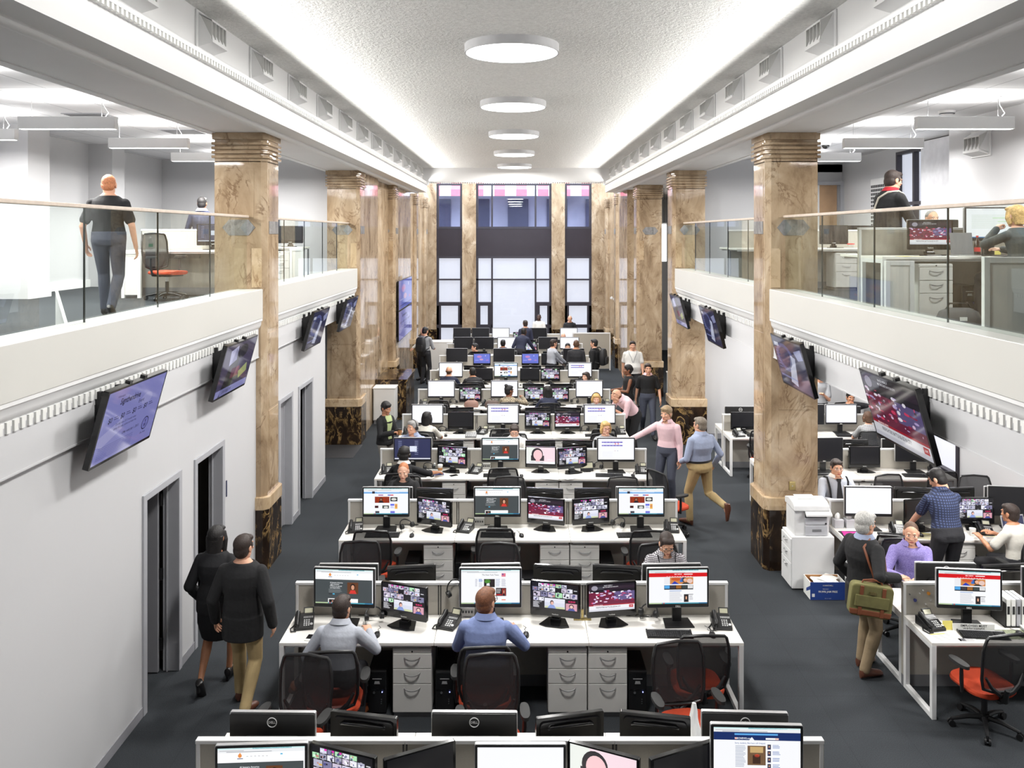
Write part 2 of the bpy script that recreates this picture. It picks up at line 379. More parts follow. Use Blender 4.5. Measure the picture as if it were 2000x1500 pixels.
# ground-floor wall on the left with door openings, and the rooms behind
def wall_y(name, x, y0, y1, z0, z1, opens, th=.14, m=WALLM):
    b = MB(m); y = y0
    for a, c, h in opens:
        b.box(x - th, x, y, a, z0, z1); b.box(x - th, x, a, c, h, z1); y = c
    b.box(x - th, x, y, y1, z0, z1)
    return struct(b.build(name))
DOORS = [(8.22, 9.06, 2.10), (9.53, 10.40, 2.10)]; DOORS2 = [(12.9, 13.6, 2.10), (14.07, 14.95, 2.10)]
wall_y('wall_left', -3.64, -2, 11.75, 0, 3.7, DOORS); wall_y('wall_left_beyond', -3.64, 12.43, 16.0, 0, 3.7, DOORS2)
slab('wall_left_return', WALLM, -6.5, -3.78, 15.86, 16.0, 0, 3.0)
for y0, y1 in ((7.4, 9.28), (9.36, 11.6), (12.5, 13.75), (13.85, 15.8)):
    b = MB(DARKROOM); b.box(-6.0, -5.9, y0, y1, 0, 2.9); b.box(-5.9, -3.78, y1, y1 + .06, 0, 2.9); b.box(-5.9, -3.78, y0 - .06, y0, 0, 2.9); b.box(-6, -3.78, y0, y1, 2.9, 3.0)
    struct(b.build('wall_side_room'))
for i, (a, c, h) in enumerate(DOORS + DOORS2):
    b = MB(JAMB); w = .05
    for ya, yb in ((a - w, a + .03), (c - .03, c + w)): b.box(-3.80, -3.62, ya, yb, 0, h + w)
    b.box(-3.80, -3.62, a - w, c + w, h - .02, h + w); b.box(-3.76, -3.74, a + .03, a + .05, 0, h); b.box(-3.76, -3.74, c - .05, c - .03, 0, h)
    o = struct(b.build('door_%d' % (i + 1), bev=.006))
    lf = MB(GREYP)
    if i in (0, 3): lf.box(-4.66, -3.83, c - .085, c - .045, .01, h - .03)
    elif i == 1: lf.box(-4.75, -4.71, a + .05, c - .1, .01, h - .03)
    else: lf.box(-3.79, -3.75, a + .035, c - .035, .01, h - .03)
    l = lf.build('door_leaf', o, bev=.004)
    if i < 1:
        for z in (.3, 1.05, 1.85): 
            k = MB(BLACK); k.box(-3.83, -3.79, c - .052, c - .038, z - .06, z + .06); k.cyl((-3.81, c - .05, z - .065), (-3.81, c - .05, z + .065), .011); k.build('hinge', o)
    if i == 1: MB(mat('navy_door_sign', rgb(60, 66, 96), .4)).box(-3.622, -3.612, c + .075, c + .10, 1.42, 1.62).build('door_sign', o)
b = MB(GREYP)
for y0, y1 in ((-2, 8.17), (9.11, 9.48), (10.45, 11.7), (12.45, 12.85), (13.65, 14.02), (15.0, 16.0)): b.box(-3.64, -3.628, y0, y1, 0, .1)
struct(b.build('baseboard_left', bev=.003))
slab('baseboard_alcove', GREYP, -6.4, -3.64, 16.0, 16.012, 0, .1)
slab('wall_left_far', MARBLE, -4.05, -3.56, 19.45, 21.6, 0, 6.12); 
b = MB(MARBLE); b.box(-4.3, -3.7, 22.3, 24.3, 0, 6.12); b.box(-4.3, -3.7, 21.6, 22.3, 2.3, 6.12); struct(b.build('wall_left_marble'))
slab('wall_left_inner', WALLM, -6.5, -6.4, 16, 24.4, 0, 3.7)
slab('wall_left_end', MARBLE, -4.05, -3.6, 25.0, 29.4, 0, 6.12); slab('wall_left_end_pier', MARBLE, -4.05, -3.62, 30.1, 34, 0, 6.12); slab('wall_right_end_pier', MARBLE, 3.62, 4.05, 30.1, 34, 0, 6.12)
for s in (-1, 1):
    b = MB(MARBLED); b.box(*sorted((s * 3.6, s * 3.66)), 30.12, 33.9, 0, .95); struct(b.build('baseboard_end'))
slab('floor_threshold', mat('dark_threshold_stone', rgb(52, 52, 54), .5), -4.5, -3.42, 17.6, 18.7, 0, .006)

# mezzanine slabs with parapets, cove, dentils and fascia, broken by the columns
for s, nm in ((-1, 'left'), (1, 'right')):
    def X(a, b): return (min(s * a, s * b), max(s * a, s * b))
    xo = 9.0
    slab('floor_mezzanine_' + nm, CARPET, *X(3.7, xo), -2, 19.3, 3.45, 3.7)
    if s > 0: slab('ceiling_under_mezzanine', WHITE, *X(3.7, xo), -2, 19.3, 2.98, 3.44)
    slab('ceiling_mezzanine_' + nm, TILES, *X(4.3, xo), -2, 19.6, 6.4, 6.5)
    slab('wall_upper_soffit_' + nm, WHITE, *X(4.2, 4.32), -2, 28.7, 6.11, 6.42)
    for k, (y0, y1) in enumerate(((-2, 11.74), (12.44, 18.74))):
        b = MB(CREAM); b.box(*X(3.54, 3.9), y0, y1, 3.52, 3.93)
        o = struct(b.build('parapet_' + nm, bev=.006))
        m = MB(WHITE); m.prism([(s * 3.72, 3.52), (s * 3.545, 3.52), (s * 3.545, 3.49), (s * 3.56, 3.475), (s * 3.565, 3.43), (s * 3.585, 3.39), (s * 3.60, 3.375), (s * 3.72, 3.375)], 'y', y0, y1); m.build('cove_molding', o)
        d = MB(DENT); y = y0 + .02 if k else 4.2
        while y < y1 - .1:
            d.box(*X(3.584, 3.605), y, y + .045, 3.29, 3.37); d.box(*X(3.591, 3.605), y + .045, y + .07, 3.335, 3.37); y += .09
        d.build('dentil_molding', o)
        m = MB(WALLM); m.box(*X(3.60, 3.74), y0, y1, 2.98, 3.38); m.box(*X(3.594, 3.74), y0, y1, 2.97, 2.985); m.build('fascia', o)
    # balustrade panes with joints, handrail
    ys = [[4.3, 5.81, 7.31, 8.81, 10.31, 11.72], [12.46, 13.6, 14.9, 16.3, 17.6, 18.72]]
    for k, yy in enumerate(ys):
        word = 'near the camera' if k == 0 else 'beyond the marble pillar'
        t = thing('glass_balustrade', 'glass balustrade with pale wooden rail on %s mezzanine %s' % (nm, word), 'railing', (s * 3.76, (yy[0] + yy[-1]) / 2, 3.93))
        oy = (yy[0] + yy[-1]) / 2
        for a, c in zip(yy, yy[1:]):
            MB(GLASS).box(-.006, .006, a - oy + .006, c - oy - .006, .0, 1.0).build('glass_pane', t)
        for c in yy[1:-1]: MB(mat('dark_pane_edge', rgb(38, 48, 46), .3)).box(-.007, .007, c - oy - .006, c - oy + .006, 0, 1.0).build('pane_joint', t)
        MB(OAK).box(-.035, .035, yy[0] - oy, yy[-1] - oy, .995, 1.03).build('handrail', t, bev=.008)
# far walls of the mezzanines and the bays below
slab('wall_left_mezzanine_end', WALLM, -9, -4.2, 19.2, 19.4, 3.7, 6.5)
slab('wall_right_mezzanine_end', WALLM, 4.24, 9, 19.3, 19.5, 0, 6.5)
slab('baseboard_right_end', GREYP, 4.24, 7.5, 19.285, 19.3, 0, .12)
b = MB(WALLM); b.box(-8.3, -8.1, -2, 19.2, 3.7, 6.5); b.box(-8.1, -7.75, 9.2, 9.75, 3.7, 6.5); b.box(-8.1, -7.5, 12.9, 13.5, 3.7, 6.5); b.box(-8.1, -7.65, 15.9, 16.4, 3.7, 6.5); struct(b.build('wall_left_mezzanine'))
b = MB(WHITE); b.box(-8.1, -8.06, -2, 19.2, 3.7, 3.84); b.box(-7.75, -7.72, 9.2, 9.75, 3.7, 3.84); b.box(-7.5, -7.47, 12.9, 13.5, 3.7, 3.84); b.box(-8.1, -4.3, 19.17, 19.2, 3.7, 3.84); struct(b.build('baseboard_left_mezzanine'))
b = MB(WALLM); b.box(6.6, 6.8, -2, 12.8, 3.7, 6.5); b.box(6.8, 7.7, 12.7, 12.8, 3.7, 6.5); b.box(7.5, 7.7, 12.8, 14.5, 3.7, 6.5); b.box(7.5, 7.7, 16.5, 19.3, 3.7, 6.5); b.box(7.5, 7.7, 14.5, 16.5, 3.7, 4.3); b.box(7.5, 7.7, 14.5, 16.5, 6.3, 6.5); struct(b.build('wall_right_mezzanine'))
b = MB(WALLM); b.box(7.5, 7.7, -2, 14.2, 0, 3.0); b.box(7.5, 7.7, 14.2, 16.2, 0, .55); b.box(7.5, 7.7, 14.2, 16.2, 2.4, 3.0); b.box(7.5, 7.7, 16.2, 19.3, 0, 3.0); struct(b.build('wall_right'))
slab('wall_right_beyond', WALLM, 6.6, 6.8, 19.5, 34, 0, 6.5); slab('ceiling_right_beyond', WHITE, 4.2, 6.8, 19.5, 34, 6.12, 6.3)
slab('wall_right_pier', MARBLE, 3.56, 4.05, 26.9, 29.4, 0, 6.12)
slab('wall_end_right', WALLM, 4.1, 9.2, YE, YE + .2, 0, 7); slab('wall_end_left', WALLM, -9, -4.1, YE, YE + .2, 0, 7)
slab('wall_alcove', WALLM, -6.5, -4.22, 18.9, 19.1, 0, 3.5); slab('ceiling_left_beyond', WHITE, -9, -4.2, 19.3, 34.2, 6.12, 6.3); slab('ceiling_service_beyond', WHITE, 6.8, 9.2, 19.3, 34.2, 6.12, 6.3)
slab('wall_behind_camera', WALLM, -9, 9.2, -2.2, -2, 0, 7.1)
# side windows on the right
b = MB(BRONZE)
for y in (14.5, 15.0, 15.75, 16.44): b.box(7.46, 7.56, y, y + .06, 4.3, 6.3)
for z in (4.3, 5.25, 6.24): b.box(7.46, 7.56, 14.5, 16.5, z, z + .06)
o = struct(b.build('window_1')); MB(BLIND).box(7.58, 7.6, 14.5, 16.5, 4.3, 6.3).build('blind', o); MB(WGLASS).box(7.53, 7.54, 14.5, 16.5, 4.3, 6.3).build('pane', o)
slab('wall_window_reveal', mat('bright_reveal_paint', rgb(240, 241, 246), .6), 7.40, 7.49, 14.1, 15.35, 3.7, 6.38)
b = MB(BRONZE)
for y in (14.2, 15.2, 16.14): b.box(7.46, 7.56, y, y + .06, .55, 2.4)
for z in (.55, 2.34): b.box(7.46, 7.56, 14.2, 16.2, z, z + .06)
o = struct(b.build('window_2')); MB(BLIND).box(7.58, 7.6, 14.2, 16.2, .55, 2.4).build('blind', o)
# door and wood panel at the far end of the right mezzanine
b = MB(JAMB); b.box(6.72, 6.8, 19.2, 19.32, 3.7, 5.9); b.box(7.42, 7.5, 19.2, 19.32, 3.7, 5.9); b.box(6.72, 7.5, 19.2, 19.32, 5.82, 5.9)
o = struct(b.build('door_5')); MB(mat('tan_door_veneer', rgb(170, 138, 106), .4, var=.15, scale=3)).box(6.95, 7.35, 19.24, 19.29, 3.7, 5.82).build('door_leaf', o); MB(WHITE).box(6.8, 6.95, 19.24, 19.29, 3.7, 5.82).build('side_light', o)
# grilles
g = thing('air_grille', 'white perforated air grille on the wall beside the mezzanine window', 'vent', (7.49, 17.15, 5.3)); GR = mat('dark_grille_gap', rgb(40, 40, 44), .6)
MB(WHITE).box(-.02, 0, -.55, .55, -.75, .55).build('plate', g, bev=.005); k = MB(GR)
for i in range(13):
    for j in range(14): k.box(-.024, -.018, -.5 + i * .08, -.5 + i * .08 + .056, -.68 + j * .08, -.68 + j * .08 + .056)
k.build('grille', g)
def diffuser(kind):
    t = thing('wall_air_diffuser', 'x', 'vent'); 
    MB(WHITE).box(0, .02, -.25, .25, -.19, .19).build('back_plate', t, bev=.006)
    k = MB(WHITE); k.prism([(0.02, -.15), (.14, -.10), (.14, -.07), (.02, .17)], 'y', -.21, .21); k.prism([(.02, .15), (.02, .17), (.15, .10), (.15, .08)], 'y', -.2, .2)
    k.prism([(.02, -.17), (.02, -.13), (.16, -.09), (.16, -.125)], 'y', -.21, .21); k.build('hood', t)
    k = MB(mat('louver_grey', rgb(196, 196, 194), .6))
    for y in (-.2, -.1, 0, .1, .19): k.prism([(.03, -.13), (.15, -.09), (.15, .09), (.03, .15)], 'y', y, y + .012)
    k.build('louver', t)
    proto(kind, t)
diffuser('diff')
ORD = ['first', 'second', 'third', 'fourth', 'fifth', 'sixth', 'seventh', 'eighth', 'ninth', 'tenth', 'eleventh', 'twelfth', 'thirteenth', 'fourteenth']
for s, nm in ((-1, 'left'), (1, 'right')):
    for i in range(13):
        y = 6.75 + 1.655 * i
        place('diff', (s * 3.12, y, 6.70), 0 if s < 0 else math.pi, 'white box-shaped air diffuser, %s from the camera on the %s ceiling beam' % (ORD[i], nm), 'vent', 'air diffusers along the nave beams')
t = place('diff', (6.6, 11.9, 5.98), math.pi, 'grey slatted air diffuser high on the wall of the right mezzanine', 'vent')
# street wall: marble piers, bronze windows, spandrels
def ez(py): return wz(py, YE)
def ex(px): return wx(px, YE)
b = MB(MARBLE)
for a, c in ((828, 853), (903, 930), (1077, 1103), (1155, 1190)): b.box(ex(a), ex(c), YE - .12, YE + .25, .0, 6.9)
b.m(MARBLE).box(-4.1, ex(828), YE, YE + .25, 0, 6.9); b.box(ex(1190), 4.1, YE, YE + .25, 0, 6.9)
o = struct(b.build('wall_end'))
k = MB(MARBLED)
for a, c in ((828, 853), (903, 930), (1077, 1103), (1155, 1190)): k.box(ex(a) - .02, ex(c) + .02, YE - .16, YE - .11, 0, .85)
k.build('plinth', o)
bays = [(853, 903), (930, 1077), (1103, 1155)]
for i, (a, c) in enumerate(bays):
    xa, xc = ex(a), ex(c)
    sp = slab('wall_spandrel', SPAN, xa, xc, YE - .02, YE + .1, ez(500), ez(447))
    for j, (zt, zb) in enumerate(((358, 447), (500, 688))):
        b = MB(BRONZE); z1, z0 = ez(zt), max(0, ez(zb)); w = .09
        b.box(xa, xa + w, YE - .03, YE + .1, z0, z1); b.box(xc - w, xc, YE - .03, YE + .1, z0, z1); b.box(xa, xc, YE - .03, YE + .1, z1 - w, z1); b.box(xa, xc, YE - .03, YE + .1, z0, z0 + w)
        vx = []
        if i == 1:
            vx = [ex(961), ex(1046)]
            for x in vx: b.box(x - .035, x + .035, YE - .03, YE + .1, z0, z1)
        if j:
            b.box(xa, xc, YE - .03, YE + .1, ez(546) - .03, ez(546) + .03)
            segs = [(xa, xc)] if i != 1 else [(xa, vx[0]), (vx[1], xc)]
            for p, q in segs:
                b.box(p, q, YE - .035, YE + .1, ez(597), ez(590)); b.box(p, p + .17, YE - .03, YE + .1, z0, ez(597)); b.box(q - .17, q, YE - .03, YE + .1, z0, ez(597)); b.box(p, q, YE - .03, YE + .1, ez(640), ez(634))
        o = struct(b.build('window_%d' % (3 + i * 2 + j)))
        MB(WGLASS).box(xa, xc, YE + .03, YE + .035, z0, z1).build('pane', o)
        if j: MB(BLIND).box(xa + .02, xc - .02, YE + .12, YE + .13, z0, z1).build('blind', o)
# across the street: striped awning and a grey facade
b = MB(); RED = mat('red_awning_canvas', rgb(226, 112, 132), .8); WH = mat('white_awning_canvas', rgb(240, 236, 244), .8)
for i in range(26):
    b.m(RED if i % 2 else WH); x = -6.5 + i * .5
    b.quad((x, 40, 7.9), (x + .5, 40, 7.9), (x + .5, 38.6, 6.75), (x, 38.6, 6.75)); b.quad((x, 38.6, 6.75), (x + .5, 38.6, 6.75), (x + .5, 38.6, 6.45), (x, 38.6, 6.45))
t = thing('street_awning', 'red and white striped awning seen through the upper windows', 'awning'); b.build('canopy', t); MB(BRONZE).box(-6.5, 6.5, 39.9, 41.0, 7.85, 7.95).build('mounting_rail', t)
FAC = mat('blue_grey_facade', rgb(150, 154, 180), .7, var=.2, scale=.6); b = MB(FAC); b.box(-14, 14, 41, 41.4, 0, 10); 
o = b.build('wall_across_street'); struct(o)
k = MB(mat('dark_shop_glass', rgb(66, 70, 100), .3))
for i in range(9): k.box(-8 + i * 1.9, -7 + i * 1.9, 40.96, 41.0, 4.9, 6.4)
k.build('shop_window', o); MB(mat('red_shop_sign', rgb(214, 70, 110), .6)).box(-1, 8, 40.9, 41, 4.55, 4.75).build('sign_band', o)
slab('ground_street', mat('asphalt', rgb(110, 110, 116), .9), -14, 14, YE + .3, 42, -.2, 0)

# ceiling disc lamps and pendants
t = thing('disc_ceiling_lamp', 'x', 'lamp'); MB(mat('lamp_drum_paint', rgb(196, 196, 198), .5)).lathe([(.535, -.10), (.55, -.10), (.55, 0), (.1, 0), (.1, -.01), (.535, -.01)], 48, (0, 0, 0), False).build('drum', t)
MB(LAMPW).lathe([(.0, -.098), (.53, -.098), (.53, -.09), (0, -.09)], 48).build('diffuser', t); proto('disc', t)
for i, y in enumerate(LAMP_Y[1:]): place('disc', (-.05, y, 6.9), 0, 'white round drum lamp on the ceiling, %s in line from the camera' % ORD[i], 'lamp', 'round ceiling lamps')
t = thing('linear_pendant_lamp', 'x', 'lamp'); MB(WHITE).box(-.6, .6, -.05, .05, 0, .15).build('housing', t, bev=.004); MB(TUBEW).box(-.58, .58, -.042, .042, -.006, 0).build('diffuser', t)
for x in (-.45, .42): MB(STEEL).tube([(x, 0, .15), (x, 0, .39)], .004, 6).build('suspension_cable', t)
MB(WHITE).tube([(.46, 0, .15), (.5, 0, .2), (.44, 0, .3), (.43, 0, .39)], .004, 6).build('power_cord', t); MB(WHITE).lathe([(.05, 0), (.05, .012)], 16, (.42, 0, .388)).build('ceiling_rose', t); proto('pend', t)
for s, nm in ((-1, 'left'), (1, 'right')):
    for i, y in enumerate(PEND_Y[1:]): place('pend', (s * 5.55, y, 6.0), 0, 'white linear pendant lamp over the %s mezzanine, %s from the camera' % (nm, ORD[i]), 'lamp', 'pendant lamps over the mezzanines')
for i, y in enumerate((9.4, 11.6)): place('pend', (-7.5, y, 6.0), 0, 'white linear pendant lamp by the outer wall of the left mezzanine, %s from camera' % ORD[i], 'lamp', 'pendant lamps over the mezzanines')
t = thing('vertical_pendant_lamp', 'tall slim glowing lamp hanging on a cord between the second and third right pillars', 'lamp', (4.58, 26.0, 3.85)); MB(TUBEW).box(-.075, .075, -.04, .04, 0, 1.15).build('diffuser', t, bev=.01); MB(STEEL).box(-.08, .08, -.045, .045, 1.15, 1.19).build('end_cap', t); MB(RUBBER).tube([(0, 0, 1.19), (0, 0, 2.27)], .008, 6).build('cord', t)
# small ceiling things on the mezzanines
def smallc(name, label, cat, x, y, z):
    t = thing(name, label, cat, (x, y, z)); return t
t = smallc('smoke_detector', 'white round smoke detector on the ceiling of the right mezzanine', 'detector', 5.95, 11.6, 6.4); MB(WHITE).lathe([(.03, -.06), (.09, -.045), (.11, -.02), (.11, 0), (.02, 0)], 24).build('cover', t); MB(BLACK).lathe([(.1, -.047), (.102, -.04), (.1, -.036)], 24).build('sensor_slot', t)
t = smallc('security_camera', 'dark dome security camera on the right mezzanine ceiling beyond the pillar', 'camera', 5.75, 15.6, 6.4); MB(WHITE).lathe([(.09, -.05), (.1, 0), (.02, 0)], 20).build('mount', t); MB(GLOSSB).ball((0, 0, -.05), .07).build('dome', t)
for x, y, l in ((-6.1, 12.1, 'dark slotted ceiling vent above the left mezzanine walkway'), (-5.5, 13.9, 'square ceiling vent further along the left mezzanine')):
    t = smallc('ceiling_vent', l, 'vent', x, y, 6.4); MB(JAMB).box(-.3, .3, -.3, .3, -.012, 0).build('frame', t); k = MB(mat('vent_grey', rgb(120, 120, 122), .6))
    for i in range(11): k.box(-.27, .27, -.27 + i * .05, -.25 + i * .05, -.018, -.008)
    k.build('slat', t)
for x, y, z, rz, l in ((3.4, 31.2, 2.3, math.pi, 'small white camera on the marble pier right of the end windows'), (3.41, 30.28, 2.33, math.pi, 'small white camera beside the last column on the right')):
    t = thing('security_camera', l, 'camera', (3.62, y, z), math.pi); MB(WHITE).cyl((0, 0, 0), (.1, 0, .02), .02).build('bracket', t); MB(WHITE).cyl((.06, -.06, .03), (.1, .12, .03), .045).build('housing', t)
# stair rail on the left mezzanine
t = thing('stair_railing', 'white sloping stair railing with balusters on the left mezzanine', 'railing', (-5.02, 9.2, 3.7)); 
MB(DESKM).tube([(-.05, .05, .40), (.40, -.55, .03)], .016).build('rail', t)
for i in range(11):
    f = (i + .5) / 11; MB(DESKM).tube([(-.05 + .45 * f, .05 - .6 * f, .40 - .37 * f), (-.05 + .45 * f, .05 - .6 * f, 0)], .009, 6).build('baluster', t)

# ---------------------------------------------------------------- low walls and built-in cabinets on the left
t = thing('marble_counter', 'low black and gold marble counter wall beside the left columns', 'counter', (-3.2, 22.0, 0)); MB(MARBLED).box(-.35, .42, -.75, .9, 0, .96).build('body', t); MB(MARBLED).box(-.36, .45, -.77, .92, .96, 1.02).build('top', t, bev=.008)
t = thing('storage_cabinet', 'white low cabinet standing against the black marble counter', 'cabinet', (-3.26, 20.95, 0)); MB(DESKM).box(-.27, .27, -.2, .25, .09, .87).build('body', t, bev=.006); MB(DESKM).box(-.28, .28, -.22, .26, .87, .9).build('top', t, bev=.004); MB(KICK).box(-.26, .26, -.18, .24, 0, .09).build('plinth', t); MB(WHITE).box(-.25, .25, -.212, -.2, .11, .84).build('door', t, bev=.004)
t = thing('low_cabinet', 'long white cabinet at the foot of the leftmost end window', 'cabinet', (-2.45, 28.72, 0)); MB(PEDM).box(-.62, .62, -.25, .25, 0, 1.02).build('body', t, bev=.006); MB(DESKW).box(-.63, .63, -.26, .26, 1.02, 1.05).build('top', t, bev=.004)
t = thing('screen_panel', 'pale grey partition panel standing before the right end pier', 'panel', (2.6, 29.0, 0)); MB(FABRIC).box(-.62, .62, -.03, .03, .05, 1.25).build('fabric_panel', t); MB(DESKM).box(-.65, .65, -.04, .04, 1.25, 1.29).build('top_cap', t); MB(DESKM).box(.62, .66, -.04, .04, 0, 1.25).build('end_post', t); MB(DESKM).box(-.66, -.62, -.04, .04, 0, 1.25).build('end_post', t)
# ---------------------------------------------------------------- pictures on the screens (colours of the lit display itself)
class Scr:
    """a lit display: coloured patches on a plane facing -Y, u to the right, v down"""
    def __init__(s, w, h, m): s.w = w; s.h = h; s.b = MB(m); s.n = 0
    def P(s, u, v): return ((u - .5) * s.w, -.00012 * s.n, (.5 - v) * s.h)
    def r(s, u0, v0, u1, v1, c):
        s.b.ccol = rgb(*c); s.b.quad(s.P(u0, v1), s.P(u1, v1), s.P(u1, v0), s.P(u0, v0)); return s
    def up(s): s.n += 1; return s
    def e(s, u, v, a, b, c, n=14):
        s.b.ccol = rgb(*c); s.b.quad(*[s.P(u + a * math.cos(-2 * math.pi * i / n), v + b * math.sin(-2 * math.pi * i / n)) for i in range(n)]); return s
    def poly(s, pts, c): s.b.ccol = rgb(*c); s.b.quad(*[s.P(*p) for p in pts]); return s
    def t(s, txt, u, v, size, c, bold=0, sx=1):
        s.b.ccol = rgb(*c); p = s.P(u, v); s.b.text(txt, size * s.h, (p[0], p[1] - .0001, p[2]), bold=bold, sx=sx); return s
    def lines(s, u0, v0, u1, v1, n, c, rnd, th=.4):
        for i in range(n):
            a = v0 + (v1 - v0) * i / n; s.r(u0, a, u0 + (u1 - u0) * rnd.uniform(.75, 1), a + (v1 - v0) / n * th, c)
    def bust(s, u0, v0, u1, v1, bg, hair, skin, cl):
        w, h = u1 - u0, v1 - v0; s.r(u0, v0, u1, v1, bg); s.up(); cx = (u0 + u1) / 2
        s.poly([(u0 + w * .16, v1), (u1 - w * .16, v1), (u1 - w * .3, v0 + h * .68), (u0 + w * .3, v0 + h * .68)], cl); s.e(cx, v0 + h * .4, w * .22, h * .30, hair); s.up(); s.e(cx, v0 + h * .44, w * .15, h * .22, skin); s.n -= 2
    def mesh(s, n='screen'): return s.b.mesh(n, smooth=False)
def browser(s, rnd):
    s.r(0, 0, 1, 1, (236, 237, 240)).up(); s.r(0, 0, 1, .025, (196, 226, 226)); s.r(.4, 0, .85, .025, (60, 150, 160)); s.r(0, .025, 1, .09, (226, 228, 230)); s.up()
    s.r(.02, .045, .3, .06, (180, 182, 186)); s.r(.1, .072, .62, .082, (130, 132, 140)); s.r(0, .965, 1, 1, (70, 150, 170)); s.up(); s.r(0, .965, .22, 1, (170, 190, 150)); s.r(.24, .97, .27, .995, (190, 60, 60)); s.r(.86, .965, 1, 1, (40, 110, 150))
def pic_story(s, rnd):
    browser(s, rnd); s.r(0, .09, 1, .29, (240, 241, 242)); s.r(0, .29, .985, .965, (66, 72, 74)); s.up()
    s.e(.255, .155, .022, .04, (222, 140, 70)); s.poly([(.233, .15), (.277, .15), (.257, .09)], (222, 140, 70)); s.r(.225, .205, .29, .22, (70, 70, 110)); s.r(.72, .125, .745, .15, (70, 170, 210))
    for i in range(6): s.r(.33 + i * .045, .165, .35 + i * .045, .172, (130, 130, 136))
    s.r(.51, .12, .71, .15, (250, 250, 250)); s.t('Al Jazeera America', .365, .385, .05, (230, 232, 234), .01); s.t('signs Soledad', .335, .435, .05, (230, 232, 234), .01); s.t("O'Brien as special", .355, .485, .05, (230, 232, 234), .01); s.t('correspondent', .34, .535, .05, (230, 232, 234), .01)
    s.lines(.23, .57, .48, .69, 5, (124, 130, 132), rnd); s.r(.30, .70, .335, .735, (70, 170, 210)); s.r(.23, .70, .29, .735, (50, 54, 56)); s.r(.22, .85, .74, .965, (238, 238, 238)); s.bust(.555, .37, .745, .70, (96, 56, 30), (22, 16, 16), (206, 150, 120), (206, 54, 46)); s.up(); s.r(.235, .875, .35, .965, (30, 22, 20)); s.e(.30, .94, .02, .04, (190, 140, 120))
def thumb(s, u0, v0, u1, v1, rnd):
    k = rnd.random()
    if k < .12: s.r(u0, v0, u1, v1, (20, 20, 26)); return
    base = rnd.choice([(206, 206, 226), (176, 176, 196), (226, 226, 236), (120, 118, 150), (196, 186, 206), (170, 220, 176) if rnd.random() < .3 else (150, 150, 170)])
    s.r(u0, v0, u1, v1, base); s.up(); w, h = u1 - u0, v1 - v0
    for i in range(rnd.randint(2, 4)):
        a = rnd.uniform(0, .7); b = rnd.uniform(.1, .6); q = rnd.choice([(40, 40, 60), (90, 84, 120), (240, 240, 248), (190, 130, 120), (70, 70, 130), (30, 28, 34), (210, 170, 80) if rnd.random() < .2 else (120, 120, 150)])
        s.r(u0 + w * a, v0 + h * b, u0 + w * min(1, a + rnd.uniform(.12, .4)), v0 + h * min(1, b + rnd.uniform(.2, .5)), q)
    s.n -= 1
def pic_multi(s, rnd):
    s.r(0, 0, 1, 1, (14, 13, 18)).up()
    for row, (v0, v1, n, a, b) in enumerate(((.03, .15, 6, .13, .88), (.17, .31, 7, .0, .88), (.34, .52, 6, .02, .98), (.55, .68, 2, .02, .26))):
        w = (b - a) / n
        for i in range(n):
            u = a + w * i; thumb(s, u + .006, v0, u + w - .006, v1, rnd); s.r(u + w * .35, v1 + .004, u + w * .65, v1 + .016, (190, 190, 200))
            if row == 0 and i < 3: s.up(); s.r(u + w * .62, v0, u + w - .008, v0 + .05, (216, 40, 170)); s.n -= 1
    for i in range(8): s.r(.02, .72 + i * .028, .02 + rnd.uniform(.08, .2), .735 + i * .028, (200, 200, 206))
    s.r(.27, .56, .71, .93, (206, 210, 226)); s.up(); s.r(.27, .56, .71, .72, (220, 222, 234)); s.r(.28, .86, .7, .93, (196, 204, 160)); s.up(); s.poly([(.33, .93), (.52, .93), (.47, .8), (.39, .8)], (130, 150, 206)); s.e(.43, .72, .04, .09, (60, 36, 40)); s.up(); s.e(.435, .74, .03, .065, (224, 176, 164)); s.n -= 3
    s.t('8:28:35', .86, .63, .085, (236, 30, 110), .012, 1.05); s.bust(.73, .70, .97, .96, (206, 150, 166), (40, 24, 24), (226, 190, 180), (70, 80, 150))
    s.r(.9, .2, .97, .23, (200, 200, 206)); s.r(.9, .34, .0 + .97, .36, (200, 200, 206))
def pic_news(s, rnd, tv=False):
    s.r(0, 0, 1, 1, (26, 20, 30)).up(); s.r(0, .30, 1, .76, (108, 22, 56)); s.up(); s.r(.55, .3, 1, .62, (96, 84, 130)); s.r(0, .08, 1, .2, (44, 30, 44)); s.up()
    for i in range(70):
        u, v = rnd.uniform(0, .96), rnd.uniform(.25, .7); c = rnd.choice([(216, 60, 100), (230, 200, 226), (150, 30, 70), (190, 170, 220), (60, 20, 44), (245, 240, 250)])
        s.e(u, v, rnd.uniform(.006, .045), rnd.uniform(.008, .035), c, 8)
    s.up(); s.e(.12, .14, .07, .09, (150, 146, 160)); s.t('RACE WEEKLY', .42, .06, .05, (226, 226, 232), .01); s.t('ARE THE GUESTS IN YOUR CITY?', .47, .12, .05, (236, 236, 240), .01, .8); s.r(.19, .09, .33, .2, (60, 60, 70))
    s.r(.0, .76, 1, .80, (166, 24, 44)); s.r(0, .80, 1, .93, (228, 228, 234)); s.r(0, .93, 1, 1, (206, 206, 216)); s.up(); s.t('BREAKING NEWS', .2, .78, .045, (250, 240, 240), .012)
    s.t('FIREFIGHTERS BATTLE BLAZE IN CITY', .42, .865, .075, (40, 40, 50), .012, .75); s.r(.88, .82, .97, .92, (186, 20, 36)); s.up(); s.t('LIVE', .925, .87, .05, (255, 255, 255), .01)
